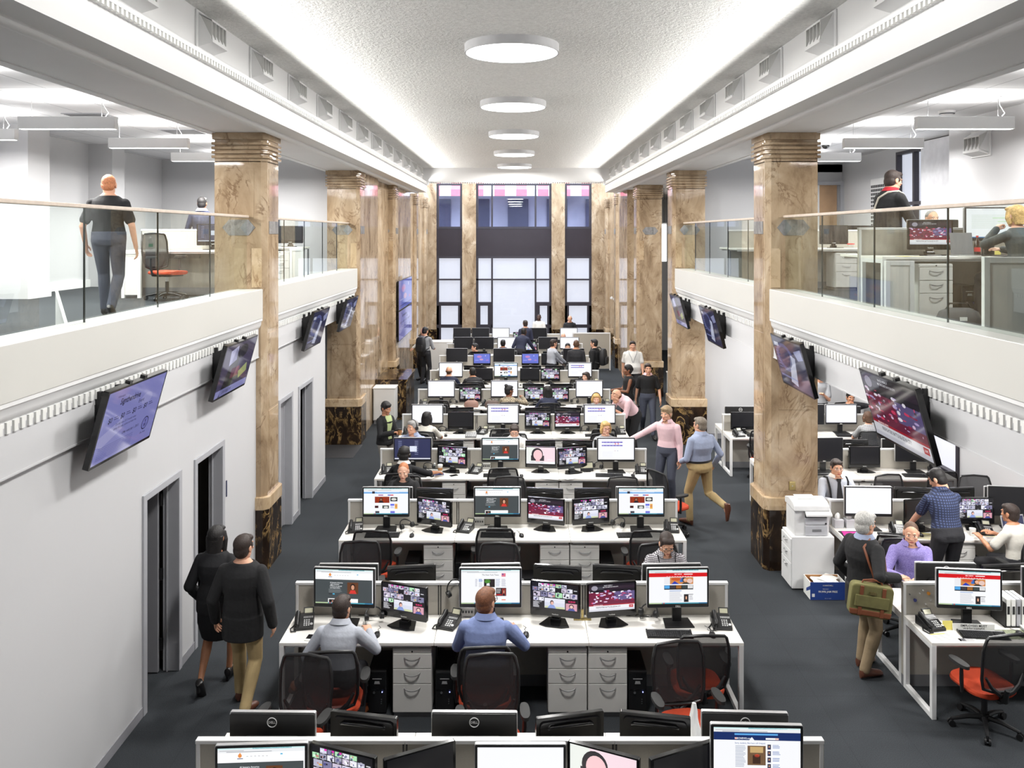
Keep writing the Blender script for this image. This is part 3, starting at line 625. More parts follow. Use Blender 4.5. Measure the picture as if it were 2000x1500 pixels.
def pic_times(s, rnd):
    browser(s, rnd); s.t('The New York Times', .5, .15, .062, (30, 30, 34), .004, .9); s.r(.24, .10, .34, .2, (246, 246, 246)); s.r(.69, .1, .76, .2, (214, 110, 130)); s.up(); s.r(.70, .11, .722, .15, (70, 80, 150)); s.n -= 1
    s.lines(.24, .27, .28, .5, 10, (150, 152, 170), rnd); s.lines(.3, .27, .37, .36, 4, (90, 130, 190), rnd, .6); s.lines(.3, .38, .37, .52, 6, (176, 176, 180), rnd); s.r(.39, .27, .575, .51, (34, 26, 18)); s.up(); s.e(.45, .34, .05, .06, (70, 130, 40)); s.poly([(.43, .46), (.49, .47), (.48, .38), (.44, .38)], (226, 226, 230)); s.n -= 1
    s.lines(.59, .27, .67, .5, 8, (150, 165, 190), rnd); s.lines(.69, .27, .77, .5, 9, (160, 160, 176), rnd); s.lines(.4, .56, .55, .62, 3, (130, 150, 190), rnd); s.lines(.4, .66, .52, .9, 9, (186, 186, 190), rnd)
    s.r(.595, .53, .77, .77, (40, 26, 26)); s.up(); s.r(.60, .72, .69, .75, (200, 40, 40)); s.bust(.70, .55, .76, .77, (150, 50, 40), (50, 30, 20), (214, 160, 130), (30, 30, 40)); s.lines(.605, .56, .68, .70, 5, (200, 200, 200), rnd); s.r(.54, .66, .575, .73, (150, 80, 60)); s.r(.54, .78, .575, .85, (60, 50, 50)); s.r(.69, .87, .76, .895, (230, 120, 90))
def pic_red(s, rnd, head='BBC NEWS'):
    browser(s, rnd); s.r(0, .09, 1, .205, (204, 16, 22)); s.up(); s.t(head, .5, .13, .045, (255, 240, 240), .012); s.r(.6, .12, .75, .14, (250, 250, 250)); 
    for i in range(10): s.r(.3 + i * .045, .185, .325 + i * .045, .195, (240, 190, 190))
    s.r(.26, .22, .76, .42, (200, 130, 70)); s.up(); s.r(.26, .22, .36, .42, (224, 224, 228)); s.e(.47, .27, .09, .05, (196, 84, 40)); s.poly([(.38, .42), (.52, .42), (.44, .33)], (40, 60, 170)); s.e(.6, .29, .045, .07, (50, 30, 24)); s.r(.53, .24, .58, .36, (50, 110, 190)); s.e(.7, .33, .05, .07, (220, 190, 180)); s.up(); s.e(.62, .30, .03, .05, (226, 172, 140)); s.poly([(.56, .42), (.72, .42), (.66, .37), (.6, .37)], (50, 46, 40)); s.n -= 2
    s.r(.26, .45, .76, .58, (20, 20, 24)); s.up()
    for i, c in enumerate(((80, 160, 220), (60, 56, 60), (150, 96, 40), (60, 70, 70), (210, 210, 210))): s.r(.265 + i * .1, .455, .355 + i * .1, .55, c)
    s.n -= 1; s.r(.35, .61, .56, .625, (60, 120, 190)); s.lines(.35, .65, .58, .95, 14, (186, 186, 192), rnd); s.bust(.6, .73, .68, .95, (40, 36, 40), (60, 40, 30), (224, 170, 140), (30, 26, 26)); s.lines(.69, .76, .76, .9, 5, (150, 150, 156), rnd); s.r(.6, .72, .76, .735, (30, 30, 30))
def pic_blue(s, rnd):
    browser(s, rnd); s.r(0, .13, 1, .2, (120, 170, 220)); s.up(); s.r(.19, .11, .25, .2, (36, 40, 56)); s.r(.3, .14, .8, .15, (230, 240, 250)); s.n -= 1; s.r(.33, .24, .44, .28, (160, 100, 150)); s.r(.54, .24, .66, .28, (70, 100, 190)); s.r(.6, .24, .67, .28, (210, 60, 60))
    s.r(.25, .32, .58, .56, (140, 46, 22)); s.bust(.3, .34, .48, .55, (150, 54, 26), (26, 20, 18), (150, 100, 76), (30, 30, 40)); s.r(.6, .34, .76, .5, (40, 40, 40)); s.up(); s.e(.68, .42, .06, .05, (206, 206, 200)); s.n -= 1
    s.r(.25, .67, .33, .76, (60, 20, 20)); s.r(.42, .66, .57, .78, (60, 66, 60)); s.up(); s.e(.5, .73, .05, .04, (210, 210, 206)); s.n -= 1; s.r(.6, .6, .69, .67, (90, 100, 220)); s.r(.7, .6, .76, .79, (226, 170, 60)); s.up(); s.e(.73, .68, .02, .05, (200, 130, 100)); s.n -= 1; s.lines(.6, .69, .69, .78, 3, (130, 140, 220), rnd); s.r(.26, .88, .35, .96, (60, 60, 70)); s.r(.6, .88, .7, .96, (110, 110, 210))
def pic_navy(s, rnd):
    browser(s, rnd); s.r(0, .09, 1, .25, (24, 44, 96)); s.up(); s.r(.24, .115, .74, .15, (90, 160, 220)); s.e(.255, .215, .012, .02, (226, 110, 60)); s.t('NBCNEWS.com', .34, .215, .05, (240, 244, 250), .008); s.poly([(.41, .25), (.47, .25), (.44, .185)], (230, 232, 236)); s.r(.6, .2, .75, .235, (240, 240, 240)); s.r(.71, .2, .75, .235, (230, 120, 50)); s.n -= 1
    s.t('Sorry, students. Best loans still cheapest', .42, .31, .05, (40, 80, 150), .004, .75); s.r(.39, .36, .6, .75, (110, 84, 60)); s.up(); s.r(.42, .38, .57, .5, (190, 160, 110)); s.r(.45, .55, .54, .72, (60, 40, 30)); s.e(.5, .56, .03, .03, (200, 70, 50)); s.n -= 1; s.lines(.25, .36, .37, .8, 16, (150, 160, 180), rnd)
    for i in range(4): s.bust(.62, .33 + i * .13, .66, .43 + i * .13, (60, 60, 80), (40, 30, 30), (210, 160, 130), (50, 50, 90)); s.lines(.68, .34 + i * .13, .77, .42 + i * .13, 3, (90, 120, 180), rnd)
def pic_white(s, rnd): s.r(0, 0, 1, 1, (238, 239, 246)).up(); s.r(.45, .5, .55, .504, (222, 223, 230))
def pic_purple(s, rnd):
    s.r(0, 0, 1, 1, (238, 239, 246)).up()
    for v in (.14, .30): s.r(.1, v, .68, v + .055, (90, 76, 180)); s.up(); [s.r(.12 + i * .09, v + .02, .17 + i * .09, v + .035, (190, 186, 230)) for i in range(6)]; s.n -= 1
    s.r(.46, .2, .5, .28, (230, 150, 160)); s.r(.54, .2, .58, .28, (230, 150, 160)); s.r(.18, .235, .44, .25, (200, 196, 226)); s.r(.45, .57, .49, .585, (190, 150, 150)); s.r(.53, .57, .56, .585, (110, 110, 130)); s.lines(.12, .62, .42, .9, 6, (222, 222, 228), rnd, .2)
def pic_table(s, rnd):
    s.r(0, 0, 1, 1, (240, 242, 246)).up(); s.lines(.1, .22, .92, .7, 12, (206, 216, 206), rnd, .3); s.r(.5, .3, .95, .34, (206, 230, 200)); s.r(.6, .42, .95, .46, (210, 234, 206)); s.r(.3, .03, .6, .04, (200, 202, 206)); s.r(0, .965, 1, 1, (60, 120, 170))
def pic_face(s, rnd):
    s.r(0, 0, 1, 1, (238, 214, 222)).up(); s.r(0, 0, .3, 1, (228, 232, 226)); s.up(); s.e(.38, .42, .2, .38, (44, 40, 44), 20); s.r(.16, .5, .62, .82, (56, 50, 54)); s.up(); s.e(.4, .46, .155, .31, (240, 196, 200), 20); s.r(.33, .7, .47, .9, (236, 186, 190)); s.up(); s.r(0, .86, 1, 1, (236, 238, 242)); s.r(.1, .90, .6, .93, (90, 90, 96)); s.t('OPRAH', .82, .74, .1, (250, 246, 246))
def pic_slide(s, rnd):
    s.r(0, 0, 1, 1, (104, 116, 206)).up(); s.e(.34, .3, .16, .14, (170, 130, 200)); s.e(.46, .6, .12, .1, (190, 150, 190)); s.r(.08, .66, .3, .7, (160, 170, 230)); s.up(); s.t('II', .72, .2, .16, (236, 236, 246), .02); s.t('NEWS', .32, .3, .12, (226, 120, 150), .02); s.t('LIVE', .82, .68, .12, (226, 120, 160), .02); s.r(.05, .86, .94, .9, (70, 80, 160))
def pic_desktop(s, rnd):
    s.r(0, 0, 1, 1, (46, 50, 84)).up(); s.r(0, .93, 1, .98, (220, 222, 230)); s.r(.42, .35, .62, .62, (216, 222, 238))
    for i in range(8): s.r(.1, .1 + i * .09, .2, .14 + i * .09, (110, 116, 150)); s.r(.56, .1 + i * .09, .66, .13 + i * .09, (120, 126, 160))
def pic_off(s, rnd): s.r(0, 0, 1, 1, (9, 9, 12))
def pic_offer(s, rnd):
    s.r(0, 0, 1, 1, (140, 141, 206)).up(); s.poly([(0, .62), (.34, .46), (.38, .62), (.1, .78), (0, .74)], (168, 168, 220)); s.poly([(.55, 0), (.8, 0), (.62, .2)], (140, 140, 206)); s.e(.72, .3, .1, .09, (160, 160, 216)); s.up()
    s.t('Volkswagen', .22, .10, .045, (30, 28, 50)); s.t('Signthendrive', .40, .19, .125, (24, 20, 42), .02, .9); s.t('Event', .62, .30, .08, (24, 20, 42))
    for i in range(4): s.t("$0", .13 + i * .2, .42, .11, (24, 20, 42), .012); s.r(.19 + i * .2, .39, .25 + i * .2, .40, (60, 58, 100)); s.r(.19 + i * .2, .42, .27 + i * .2, .43, (60, 58, 100))
    s.t('On any new 2013 model when', .42, .52, .05, (40, 38, 70)); s.t('signing, title, taxes, options and dealer fees', .42, .575, .05, (40, 38, 70), 0, .8); s.t('Offer ends July 1, 2013', .55, .70, .055, (24, 20, 42), .01)
    for i in range(7): s.r(.05, .78 + i * .027, .62, .787 + i * .027, (96, 96, 160))
    s.e(.82, .72, .062, .10, (40, 38, 76), 24); s.up(); s.e(.82, .72, .052, .085, (128, 128, 200), 24); s.up(); s.t('V', .82, .69, .08, (40, 38, 76), .02); s.t('W', .82, .755, .08, (40, 38, 76), .02); s.t('Das Auto.', .82, .86, .045, (30, 28, 50))
def pic_promo(s, rnd):
    s.r(0, 0, 1, 1, (70, 62, 92)).up(); s.poly([(.1, 1), (.35, .1), (.55, .3), (.4, 1)], (30, 26, 36)); s.e(.6, .2, .16, .14, (36, 32, 44)); s.poly([(.18, .12), (.4, .05), (.44, .34), (.22, .42)], (190, 190, 226)); s.r(.35, .5, .6, .7, (136, 70, 96)); s.poly([(.6, .62), (.85, .5), (.9, .68), (.66, .78)], (170, 180, 120)); s.r(0, .86, 1, 1, (150, 150, 206)); s.up(); s.t('LIVE FOLLOW', .35, .93, .08, (40, 36, 66), .01)
def pic_drama(s, rnd):
    s.r(0, 0, 1, 1, (40, 42, 78)).up(); s.e(.35, .4, .3, .3, (90, 96, 150)); s.up(); s.e(.35, .4, .22, .22, (50, 54, 96)); s.poly([(.35, .9), (.55, .3), (.7, .34), (.56, .95)], (200, 206, 230)); s.poly([(.7, .2), (.95, .1), (.98, .3), (.8, .36)], (150, 156, 196)); s.r(.04, .8, .6, .84, (120, 126, 176)); s.r(.05, .12, .2, .2, (206, 210, 226)); s.lines(.05, .3, .2, .7, 6, (110, 116, 160), rnd, .4)
PICS = dict(story=('a dark news story page with a portrait', pic_story), multi=('a wall of small camera feeds', pic_multi), news=('a red night-time news broadcast', pic_news), times=('a newspaper front page', pic_times), red=('a white page under a red banner', pic_red), blue=('a white page with a blue band and photos', pic_blue), navy=('a page under a navy banner', pic_navy), white=('a plain white page', pic_white), purple=('a white page with two purple bars', pic_purple), table=('a pale spreadsheet', pic_table), face=('a woman in a video', pic_face), slide=('a violet slide', pic_slide), desktop=('a dark blue desktop', pic_desktop), off=('nothing', pic_off), offer=('a lavender car offer', pic_offer), promo=('a dark promo with pale shapes', pic_promo), drama=('a blue abstract trailer', pic_drama))
SCR = {}
def screen(kind, pic, var=0):
    k = (kind, pic, var)
    if k not in SCR:
        w, h, m = {'D': (.592, .343, SCREEN), 'V': (.476, .272, SCREEN), 'T': (1.10, .62, TVSCREEN), 'W': (1.52, .86, TVSCREEN), 'L': (.31, .19, SCREEN)}[kind]
        s = Scr(w, h, m); PICS[pic][1](s, random.Random(pic + str(var))); SCR[k] = s.mesh('screen')
    return SCR[k]

# ---------------------------------------------------------------- desk things, each built once; they face -Y (towards the camera)
def rrect(w, h, r, n=4):
    p = []
    for cx, cz, a0 in ((w / 2 - r, h / 2 - r, 0), (-w / 2 + r, h / 2 - r, 90), (-w / 2 + r, -h / 2 + r, 180), (w / 2 - r, -h / 2 + r, 270)):
        for i in range(n + 1): a = R(a0 + 90 * i / n); p.append((cx + r * math.cos(a), cz + r * math.sin(a)))
    return p
def dell(kind, lift):
    t = thing('computer_monitor', 'x', 'monitor'); zc = lift + .205
    b = MB(SILVER); b.prism([(u, z + zc) for u, z in rrect(.634, .402, .012)], 'y', -.010, .022); b.m(BLACK)
    b.prism([(u, z + zc) for u, z in rrect(.626, .393, .010)], 'y', -.016, -.011)
    b.prism([(u, z + zc) for u, z in rrect(.624, .390, .010)], 'y', .021, .036); b.prism([(u, z + zc - .05) for u, z in rrect(.40, .18, .03)], 'y', .03, .052); b.build('bezel', t)
    b = MB(PAPER); b.text('DELL', .024, (0, -.0165, zc - .186), bold=.02); b.build('bezel_lettering', t)
    o = MB(SCREEN).box(-.1, .1, 0, .01, 0, .1).build('screen', t); o.location = (0, -.0168, zc + .012); o.data = screen('D', 'off')
    b = MB(BLACK); b.box(-.045, .045, .03, .075, .012, zc + .02); b.m(SILVER).box(-.036, .036, .075, .08, .012, zc - .08); b.build('stand', t, bev=.005)
    b = MB(BLACK); b.prism([(-.15, -.10), (.15, -.10), (.13, .11), (-.13, .11)], 'z', 0, .014); b.build('foot', t, bev=.004)
    b = MB(WHITE); b.tube([(.034 * math.cos(a), .0385, zc + .135 + .034 * math.sin(a)) for a in [i * math.pi / 14 for i in range(28)]], .0034, 6, True)
    b.text('DELL', .024, (0, .0385, zc + .135), (R(90), 0, R(180)), .03); b.text('DELL', .024, (0, .0388, zc + .135), (R(90), 0, R(180)), .03); b.build('round_logo', t)
    proto(kind, t)
dell('dell', .165); dell('dell_low', .03)
def vsonic(kind):
    t = thing('computer_monitor', 'x', 'monitor'); zc = .255
    b = MB(GLOSSB); b.prism([(u, z + zc - .012) for u, z in rrect(.515, .345, .012)], 'y', -.014, .02)
    b.prism([(u, z + zc) for u, z in rrect(.46, .26, .03)], 'y', .019, .034); b.build('bezel', t)
    k = MB(PAPER); k.text('ViewSonic', .016, (0, -.0146, zc - .163), bold=.02); k.build('bezel_lettering', t)
    o = MB(SCREEN).box(-.1, .1, 0, .01, 0, .1).build('screen', t); o.location = (0, -.0148, zc + .014); o.data = screen('V', 'off')
    b = MB(GLOSSB); b.tube([(-.17, .036, zc + .085), (-.15, .05, zc + .098), (0, .056, zc + .102), (.15, .05, zc + .098), (.17, .036, zc + .085)], .009, 8); b.build('back_handle', t)
    b = MB(GLOSSB); b.prism([(-.035, -.0), (.035, 0), (.035, .05), (-.035, .05)], 'z', .012, zc - .1); b.box(-.05, .05, -.02, .06, .012, .05); b.build('stand', t, bev=.006)
    b = MB(GLOSSB); b.prism([(-.085, .10), (.085, .10), (.155, -.08), (.08, -.115), (-.08, -.115), (-.155, -.08)], 'z', 0, .013); b.build('foot', t, bev=.004)
    proto(kind, t)
vsonic('vsonic')
def mk_phone():
    t = thing('desk_phone', 'x', 'phone')
    b = MB(BLACK); b.prism([(-.11, 0), (.11, 0), (.11, .085), (.07, .09), (-.11, .03)], 'x', -.095, .095); b.build('body', t, bev=.006)
    def top(y): return .03 + (y + .11) * .06 / .18
    sl = math.atan2(.06, .18)
    k = MB(KEYW)
    for i in range(4):
        for j in range(3): y = -.085 + i * .022; k.at((.005 + j * .022, y, top(y) + .003), (sl, 0, 0)).bx((0, 0, 0), (.013, .012, .006))
    for i in range(6): k.at((.0 + i * .016, .012, top(.012) + .002), (sl, 0, 0)).bx((0, 0, 0), (.011, .006, .005)); k.at((.0 + i * .016, .026, top(.026) + .002), (sl, 0, 0)).bx((0, 0, 0), (.011, .006, .005))
    k.at((.075, -.075, top(-.075) + .003), (sl, 0, 0)).lathe([(.014, 0), (.014, .006), (.004, .007)], 16); k.build('keypad_button', t)
    b = MB(BLACK); b.at((.04, .088, .075), (R(52), 0, 0)).bx((0, .03, 0), (.1, .075, .02)); b.build('display_housing', t, bev=.004)
    b = MB(LCD); b.at((.04, .088, .075), (R(52), 0, 0)).bx((0, .032, .011), (.078, .045, .002)); b.build('display', t)
    b = MB(BLACK); pts = [(-.062, -.1, .055), (-.062, -.075, .072), (-.062, 0, .088), (-.062, .06, .112), (-.062, .085, .108)]
    b.tube(pts, [.016, .024, .017, .024, .016], 10); b.ball((-.062, -.08, .05), (.024, .026, .018)); b.ball((-.062, .07, .095), (.024, .026, .018)); b.build('handset', t)
    b = MB(RUBBER); b.tube([(-.062, -.1, .04), (-.075, -.135, .012), (-.12, -.13, .008), (-.13, -.06, .008), (-.105, -.02, .01), (-.09, .02, .02)], .006, 7); b.build('coiled_cord', t)
    proto('phone', t)
mk_phone()
def mk_keyboard():
    t = thing('keyboard', 'x', 'keyboard'); b = MB(BLACK); b.prism([(-.075, 0), (.075, 0), (.085, .022), (-.075, .012)], 'x', -.225, .225); b.build('tray', t, bev=.003)
    k = MB(SILVER); k.box(-.21, .21, .062, .082, .016, .0235); k.build('media_strip', t); k = MB(KEYM)
    for i in range(5):
        for j in range(20):
            if j in (14, ): continue
            x = -.205 + j * .0212; y = -.062 + i * .024; k.bx((x, y, .02 + i * .0016), (.0165, .018, .009))
    k.build('key', t); proto('keyboard', t)
mk_keyboard()
def mk_mouse():
    t = thing('computer_mouse', 'x', 'mouse'); b = MB(BLACK); b.rings([[(r * math.cos(a) * .031, r * math.sin(a) * .055, z) for a in [j * math.pi / 9 for j in range(18)]] for r, z in ((1, 0), (1.03, .012), (.85, .028), (.4, .036))]); b.build('shell', t)
    MB(SILVER).cyl((-.003, .028, .031), (.003, .028, .031), .008, n=12).build('scroll_wheel', t)
    MB(RUBBER).tube([(0, .05, .01), (.005, .09, .004), (-.02, .13, .004), (.0, .17, .004), (-.03, .21, .004)], .002, 5).build('cord', t); proto('mouse', t)
mk_mouse()
def mk_headset():
    t = thing('headset', 'x', 'headset'); b = MB(BLACK); b.tube([(.085 * math.cos(a), 0, .05 + .1 * math.sin(a)) for a in [R(-5 + 190 * i / 14) for i in range(15)]], .0075, 8); b.build('headband', t)
    for s in (-1, 1): b = MB(BLACK); b.cyl((s * .098, 0, .035), (s * .07, 0, .035), .036, .034); b.m(RUBBER).cyl((s * .07, 0, .035), (s * .055, 0, .035), .037, .03); b.build('ear_cup', t, bev=.003)
    MB(BLACK).tube([(-.09, .02, .02), (-.08, .09, -.01), (-.04, .13, -.02)], .003, 6).build('microphone_boom', t)
    proto('headset', t)
mk_headset()
def mk_pc():
    t = thing('computer_tower', 'x', 'computer'); b = MB(BLACK); b.box(-.09, .09, -.2, .22, .012, .42); b.build('case', t, bev=.006)
    b = MB(GLOSSB); b.box(-.082, .082, -.207, -.2, .24, .41); b.build('drive_panel', t, bev=.003); b = MB(SILVER); b.box(-.045, .045, -.211, -.206, .345, .352); b.prism([(-.028, .30), (.028, .30), (.022, .325), (-.022, .325)], 'y', -.212, -.206); b.build('badge', t)
    MB(STEEL).cyl((-.03, -.213, .215), (-.03, -.205, .215), .012).build('power_button', t); MB(LED).cyl((.05, -.212, .22), (.05, -.206, .22), .005, n=8).build('power_light', t)
    k = MB(STEEL)
    for z in (.10, .12, .14): k.box(.035, .047, -.204, -.199, z, z + .01)
    k.build('port', t)
    for x in (-.06, .06): MB(RUBBER).box(x - .02, x + .02, -.18, .2, 0, .013).build('foot', t)
    proto('pc', t)
mk_pc()
def mk_ped():
    t = thing('drawer_pedestal', 'x', 'cabinet'); b = MB(PEDM); b.box(-.19, .19, -.25, .20, .05, .665); b.build('body', t, bev=.004); MB(KICK).box(-.18, .18, -.24, .19, 0, .05).build("plinth", t)
    for z0, z1 in ((.48, .625), (.335, .474), (.055, .329)):
        d = MB(PEDM).box(-.186, .186, -.268, -.25, z0, z1).build('drawer', t, bev=.004); zh = z1 - .045
        h = MB(STEEL); h.tube([(-.075, -.268, zh + .008), (-.062, -.286, zh), (-.03, -.296, zh - .008), (0, -.298, zh - .010), (.03, -.296, zh - .008), (.062, -.286, zh), (.075, -.268, zh + .008)], .006, 7); h.build('handle', d)
    MB(PEDM).box(-.186, .186, -.266, -.25, .63, .66).build('pencil_rail', t, bev=.003); MB(BLACK).cyl((0, -.27, .645), (0, -.262, .645), .008, n=12).build('lock', t)
    proto('ped', t)
mk_ped()
def mk_chair():
    t = thing('office_chair', 'x', 'chair')            # the sitter faces +Y
    b = MB(ORANGE); b.rings([[(x * w, .02 + y * .235, z) for x, y in [(u, q) for u, q in rrect(2, 2, .55, 5)]] for w, z in ((.19, .385), (.235, .40), (.24, .42), (.225, .437), (.15, .444))]); b.build('seat', t)
    b = MB(BLACK); b.box(-.16, .16, -.15, .17, .36, .39); b.box(-.05, .05, -.24, .05, .35, .385); b.build('mechanism', t, bev=.008)
    prof = [(-.215, .50, 0.2), (-.235, .60, .232), (-.255, .75, .24), (-.262, .88, .236), (-.275, .98, .21)]
    def edge(): 
        L = [(-w, y, z) for y, z, w in prof]; Rr = [(w, y, z) for y, z, w in reversed(prof)]
        return L + [(-.19, -.278, 1.0), (0, -.29, 1.012), (.19, -.278, 1.0)] + Rr + [(.12, -.235, .475), (0, -.245, .465), (-.12, -.235, .475)]
    MB(BLACK).tube(edge(), .0145, 8, True).build('back_frame', t)
    b = MB(MESHM); N = 9; rs = []
    for y, z, w in [(-.24, .475, .15)] + prof + [(-.286, 1.006, .17)]:
        rs.append([(w * (2 * i / (N - 1) - 1), y - .018 * (1 - (2 * i / (N - 1) - 1) ** 2) , z) for i in range(N)])
    vs_ = [p for r in rs for p in r]; fs = [(i * N + j, i * N + j + 1, (i + 1) * N + j + 1, (i + 1) * N + j) for i in range(len(rs) - 1) for j in range(N - 1)]
    b.add(vs_, fs); b.build('back_mesh', t)
    b = MB(BLACK); b.tube([(0, -.14, .37), (0, -.25, .39), (0, -.285, .50)], [.03, .035, .02], 10)
    for s in (-1, 1): b.tube([(0, -.22, .41), (s * .08, -.265, .47), (s * .15, -.262, .53), (s * .20, -.25, .62)], [.02, .02, .018, .012], 8)
    b.build('back_support', t)
    for s in (-1, 1):
        b = MB(BLACK); b.tube([(s * .12, .0, .375), (s * .26, -.02, .39), (s * .275, -.03, .50), (s * .275, -.03, .635)], [.018, .02, .02, .016], 8); b.build('arm_post', t)
        b = MB(RUBBER); b.rings([[(s * .275 + x * .042, .0 + y * .12, z) for x, y in rrect(2, 2, .8, 4)] for z in (.635, .643, .660, .665)]); b.build('armrest', t)
    b = MB(BLACK); b.cyl((0, 0, .10), (0, 0, .28), .028); b.m(STEEL).cyl((0, 0, .28), (0, 0, .37), .016); b.build('gas_lift', t)
    b = MB(BLACK); b.cyl((0, 0, .07), (0, 0, .13), .045)
    for i in range(5): a = R(90 + 72 * i); b.tube([(0, 0, .105), (.15 * math.cos(a), .15 * math.sin(a), .10), (.30 * math.cos(a), .30 * math.sin(a), .068)], [.026, .022, .015], 8)
    b.build('star_base', t)
    for i in range(5):
        a = R(90 + 72 * i); c = (.30 * math.cos(a), .30 * math.sin(a)); b = MB(BLACK); dx, dy = -math.sin(a), math.cos(a)
        for q in (-.018, .018): b.cyl((c[0] + dx * (q - .009), c[1] + dy * (q - .009), .03), (c[0] + dx * (q + .009), c[1] + dy * (q + .009), .03), .03, n=14)
        b.cyl((c[0], c[1], .03), (c[0], c[1], .075), .01); b.build('caster', t)
    proto('chair', t)
mk_chair()
def mk_desks():
    for kind in ('desk_l', 'desk_m', 'desk_r'):
        t = thing('desk', 'x', 'desk'); MB(DESKW).box(-.748, .748, 0, .60, .715, .745).build('worktop', t, bev=.003)
        b = MB(DESKM); b.box(-.72, .72, .03, .06, .69, .715); b.box(-.72, .72, .54, .57, .69, .715); b.build('apron', t)
        for s in (-1, 1):
            if kind == 'desk_l' and s < 0 or kind == 'desk_r' and s > 0:
                x = s * .725; b = MB(DESKM)
                for y in (.025, .575): b.box(x - .022, x + .022, y - .025, y + .025, 0, .715)
                b.box(x - .022, x + .022, 0, .60, 0, .05); b.box(x - .022, x + .022, 0, .60, .67, .715); b.build('leg_frame', t, bev=.003)
            else:
                b = MB(KICK); x = s * .72; b.box(x - .012, x + .012, .545, .585, 0, .70); b.build('leg', t)
        if kind == 'desk_m': MB(KICK).box(-.25, .25, .5, .55, .60, .68).build('cable_tray', t)
        proto(kind, t)
    for kind in ('div_l', 'div_m', 'div_r'):
        t = thing('desk_divider', 'x', 'divider'); b = MB(FABRIC); b.box(-.748, .748, -.02, .02, .12, 1.05); b.build('fabric_panel', t); MB(KICK).box(-.748, .748, -.022, .022, .0, .12).build('kick_plate', t)
        MB(DESKM).box(-.75, .75, -.028, .028, 1.05, 1.078).build('top_cap', t, bev=.005)
        for s in (-1, 1): 
            e = (kind == 'div_l' and s < 0 or kind == 'div_r' and s > 0); x = s * .744; w = .014 if e else .006
            MB(DESKM if e else BLACK).box(*sorted((x, x - s * w * 2)), -.027 if e else -.021, .027 if e else .021, 0, 1.06 if e else 1.05).build('end_post' if e else 'joint_strip', t, bev=.003 if e else 0)
        proto(kind, t)
mk_desks()
def mk_tv():
    t = thing('wall_television', 'x', 'television')     # origin on the fascia; screen towards +X, long side along Y, tilted down
    ti = math.atan2(.17, .62); p = MB(GLOSSB); p.at((.19, 0, -.31), (0, 0, 0))
    def tilt(b): b.T = Mx.Translation((.20, 0, -.30)) @ Euler((0, ti, 0)).to_matrix().to_4x4() @ Euler((0, 0, R(90))).to_matrix().to_4x4(); return b
    b = tilt(MB(GLOSSB)); b.prism(rrect(1.145, .665, .012), 'y', -.02, .03); b.prism(rrect(1.0, .5, .03), 'y', .03, .05); b.build('bezel', t)
    o = MB(SCREEN).box(-.1, .1, 0, .01, 0, .1).build('screen', t); o.matrix_local = tilt(MB()).T @ Mx.Translation((0, -.0208, .004)); o.data = screen('T', 'off')
    b = MB(BLACK); b.box(0, .012, -.2, .2, -.46, -.16); b.box(.0, .05, -.19, -.15, -.5, -.05); b.box(0, .05, .15, .19, -.5, -.05); b.build('wall_plate', t)
    for y in (-.18, .18):
        b = MB(BLACK); b.at().prism([(.04, -.10), (.19, -.05), (.19, -.09), (.10, -.2), (.07, -.48), (.04, -.5)], 'y', y - .012, y + .012); b.build('bracket_arm', t)
        b = tilt(MB(BLACK)); b.bx((y * .8, .035, .0), (.03, .02, .66)); b.bx((y * .8, .02, .338), (.05, .045, .022)); b.build('rail', t)
    proto('tv', t)
mk_tv()
# ---------------------------------------------------------------- people: a jointed body (IK arms and legs) fused into one surface, clothes over it
SKINS = {k: mat('skin_' + k, rgb(*c), .55, var=.05, scale=25) for k, c in dict(pale=(226, 178, 154), fair=(216, 164, 136), tan=(190, 134, 102), olive=(176, 122, 90), brown=(128, 82, 58), dark=(74, 48, 38)).items()}
LIP = mat('lips', rgb(176, 96, 88), .45); LIPD = mat('dark_lips', rgb(92, 52, 46), .45); EYEW = mat('eye_white', rgb(226, 224, 220), .3); EYED = mat('eye_iris', rgb(40, 30, 26), .25)
HAIRS = {k: mat('hair_' + k, rgb(*c), .55, var=.3, scale=60, bmp=.5, bscale=160) for k, c in dict(black=(24, 21, 21), dark=(46, 33, 27), brown=(86, 60, 42), auburn=(112, 68, 42), ginger=(186, 118, 78), blond=(196, 160, 102), grey=(150, 148, 146), silver=(188, 186, 182), ash=(122, 112, 100), sand=(150, 128, 98)).items()}
def cloth(n, c, bs=26): return mat('cloth_' + n, rgb(*c), .85, var=.10, scale=5, bmp=.35, bscale=bs)
def check_cloth(n, c1, c2, size, line=.3):
    if n in MATS: return MATS[n]
    m, nt, b = newmat(n); b.inputs['Roughness'].default_value = .85; tc = nt.nodes.new('ShaderNodeTexCoord'); sp = nt.nodes.new('ShaderNodeSeparateXYZ'); nt.links.new(tc.outputs['Object'], sp.inputs[0])
    outs = []
    for ax in ('X', 'Z', 'Y'):
        f = nt.nodes.new('ShaderNodeMath'); f.operation = 'MULTIPLY'; nt.links.new(sp.outputs[ax], f.inputs[0]); f.inputs[1].default_value = 1 / size
        g = nt.nodes.new('ShaderNodeMath'); g.operation = 'FRACT'; nt.links.new(f.outputs[0], g.inputs[0]); l = nt.nodes.new('ShaderNodeMath'); l.operation = 'LESS_THAN'; nt.links.new(g.outputs[0], l.inputs[0]); l.inputs[1].default_value = line; outs.append(l.outputs[0])
    a = nt.nodes.new('ShaderNodeMath'); a.operation = 'MAXIMUM'; nt.links.new(outs[0], a.inputs[0]); nt.links.new(outs[1], a.inputs[1])
    nt.links.new(ramp(nt, a.outputs[0], [(.4, rgb(*c1)), (.6, rgb(*c2))]), b.inputs['Base Color']); bump(nt, b, noise(nt, 26), .35)
    return m
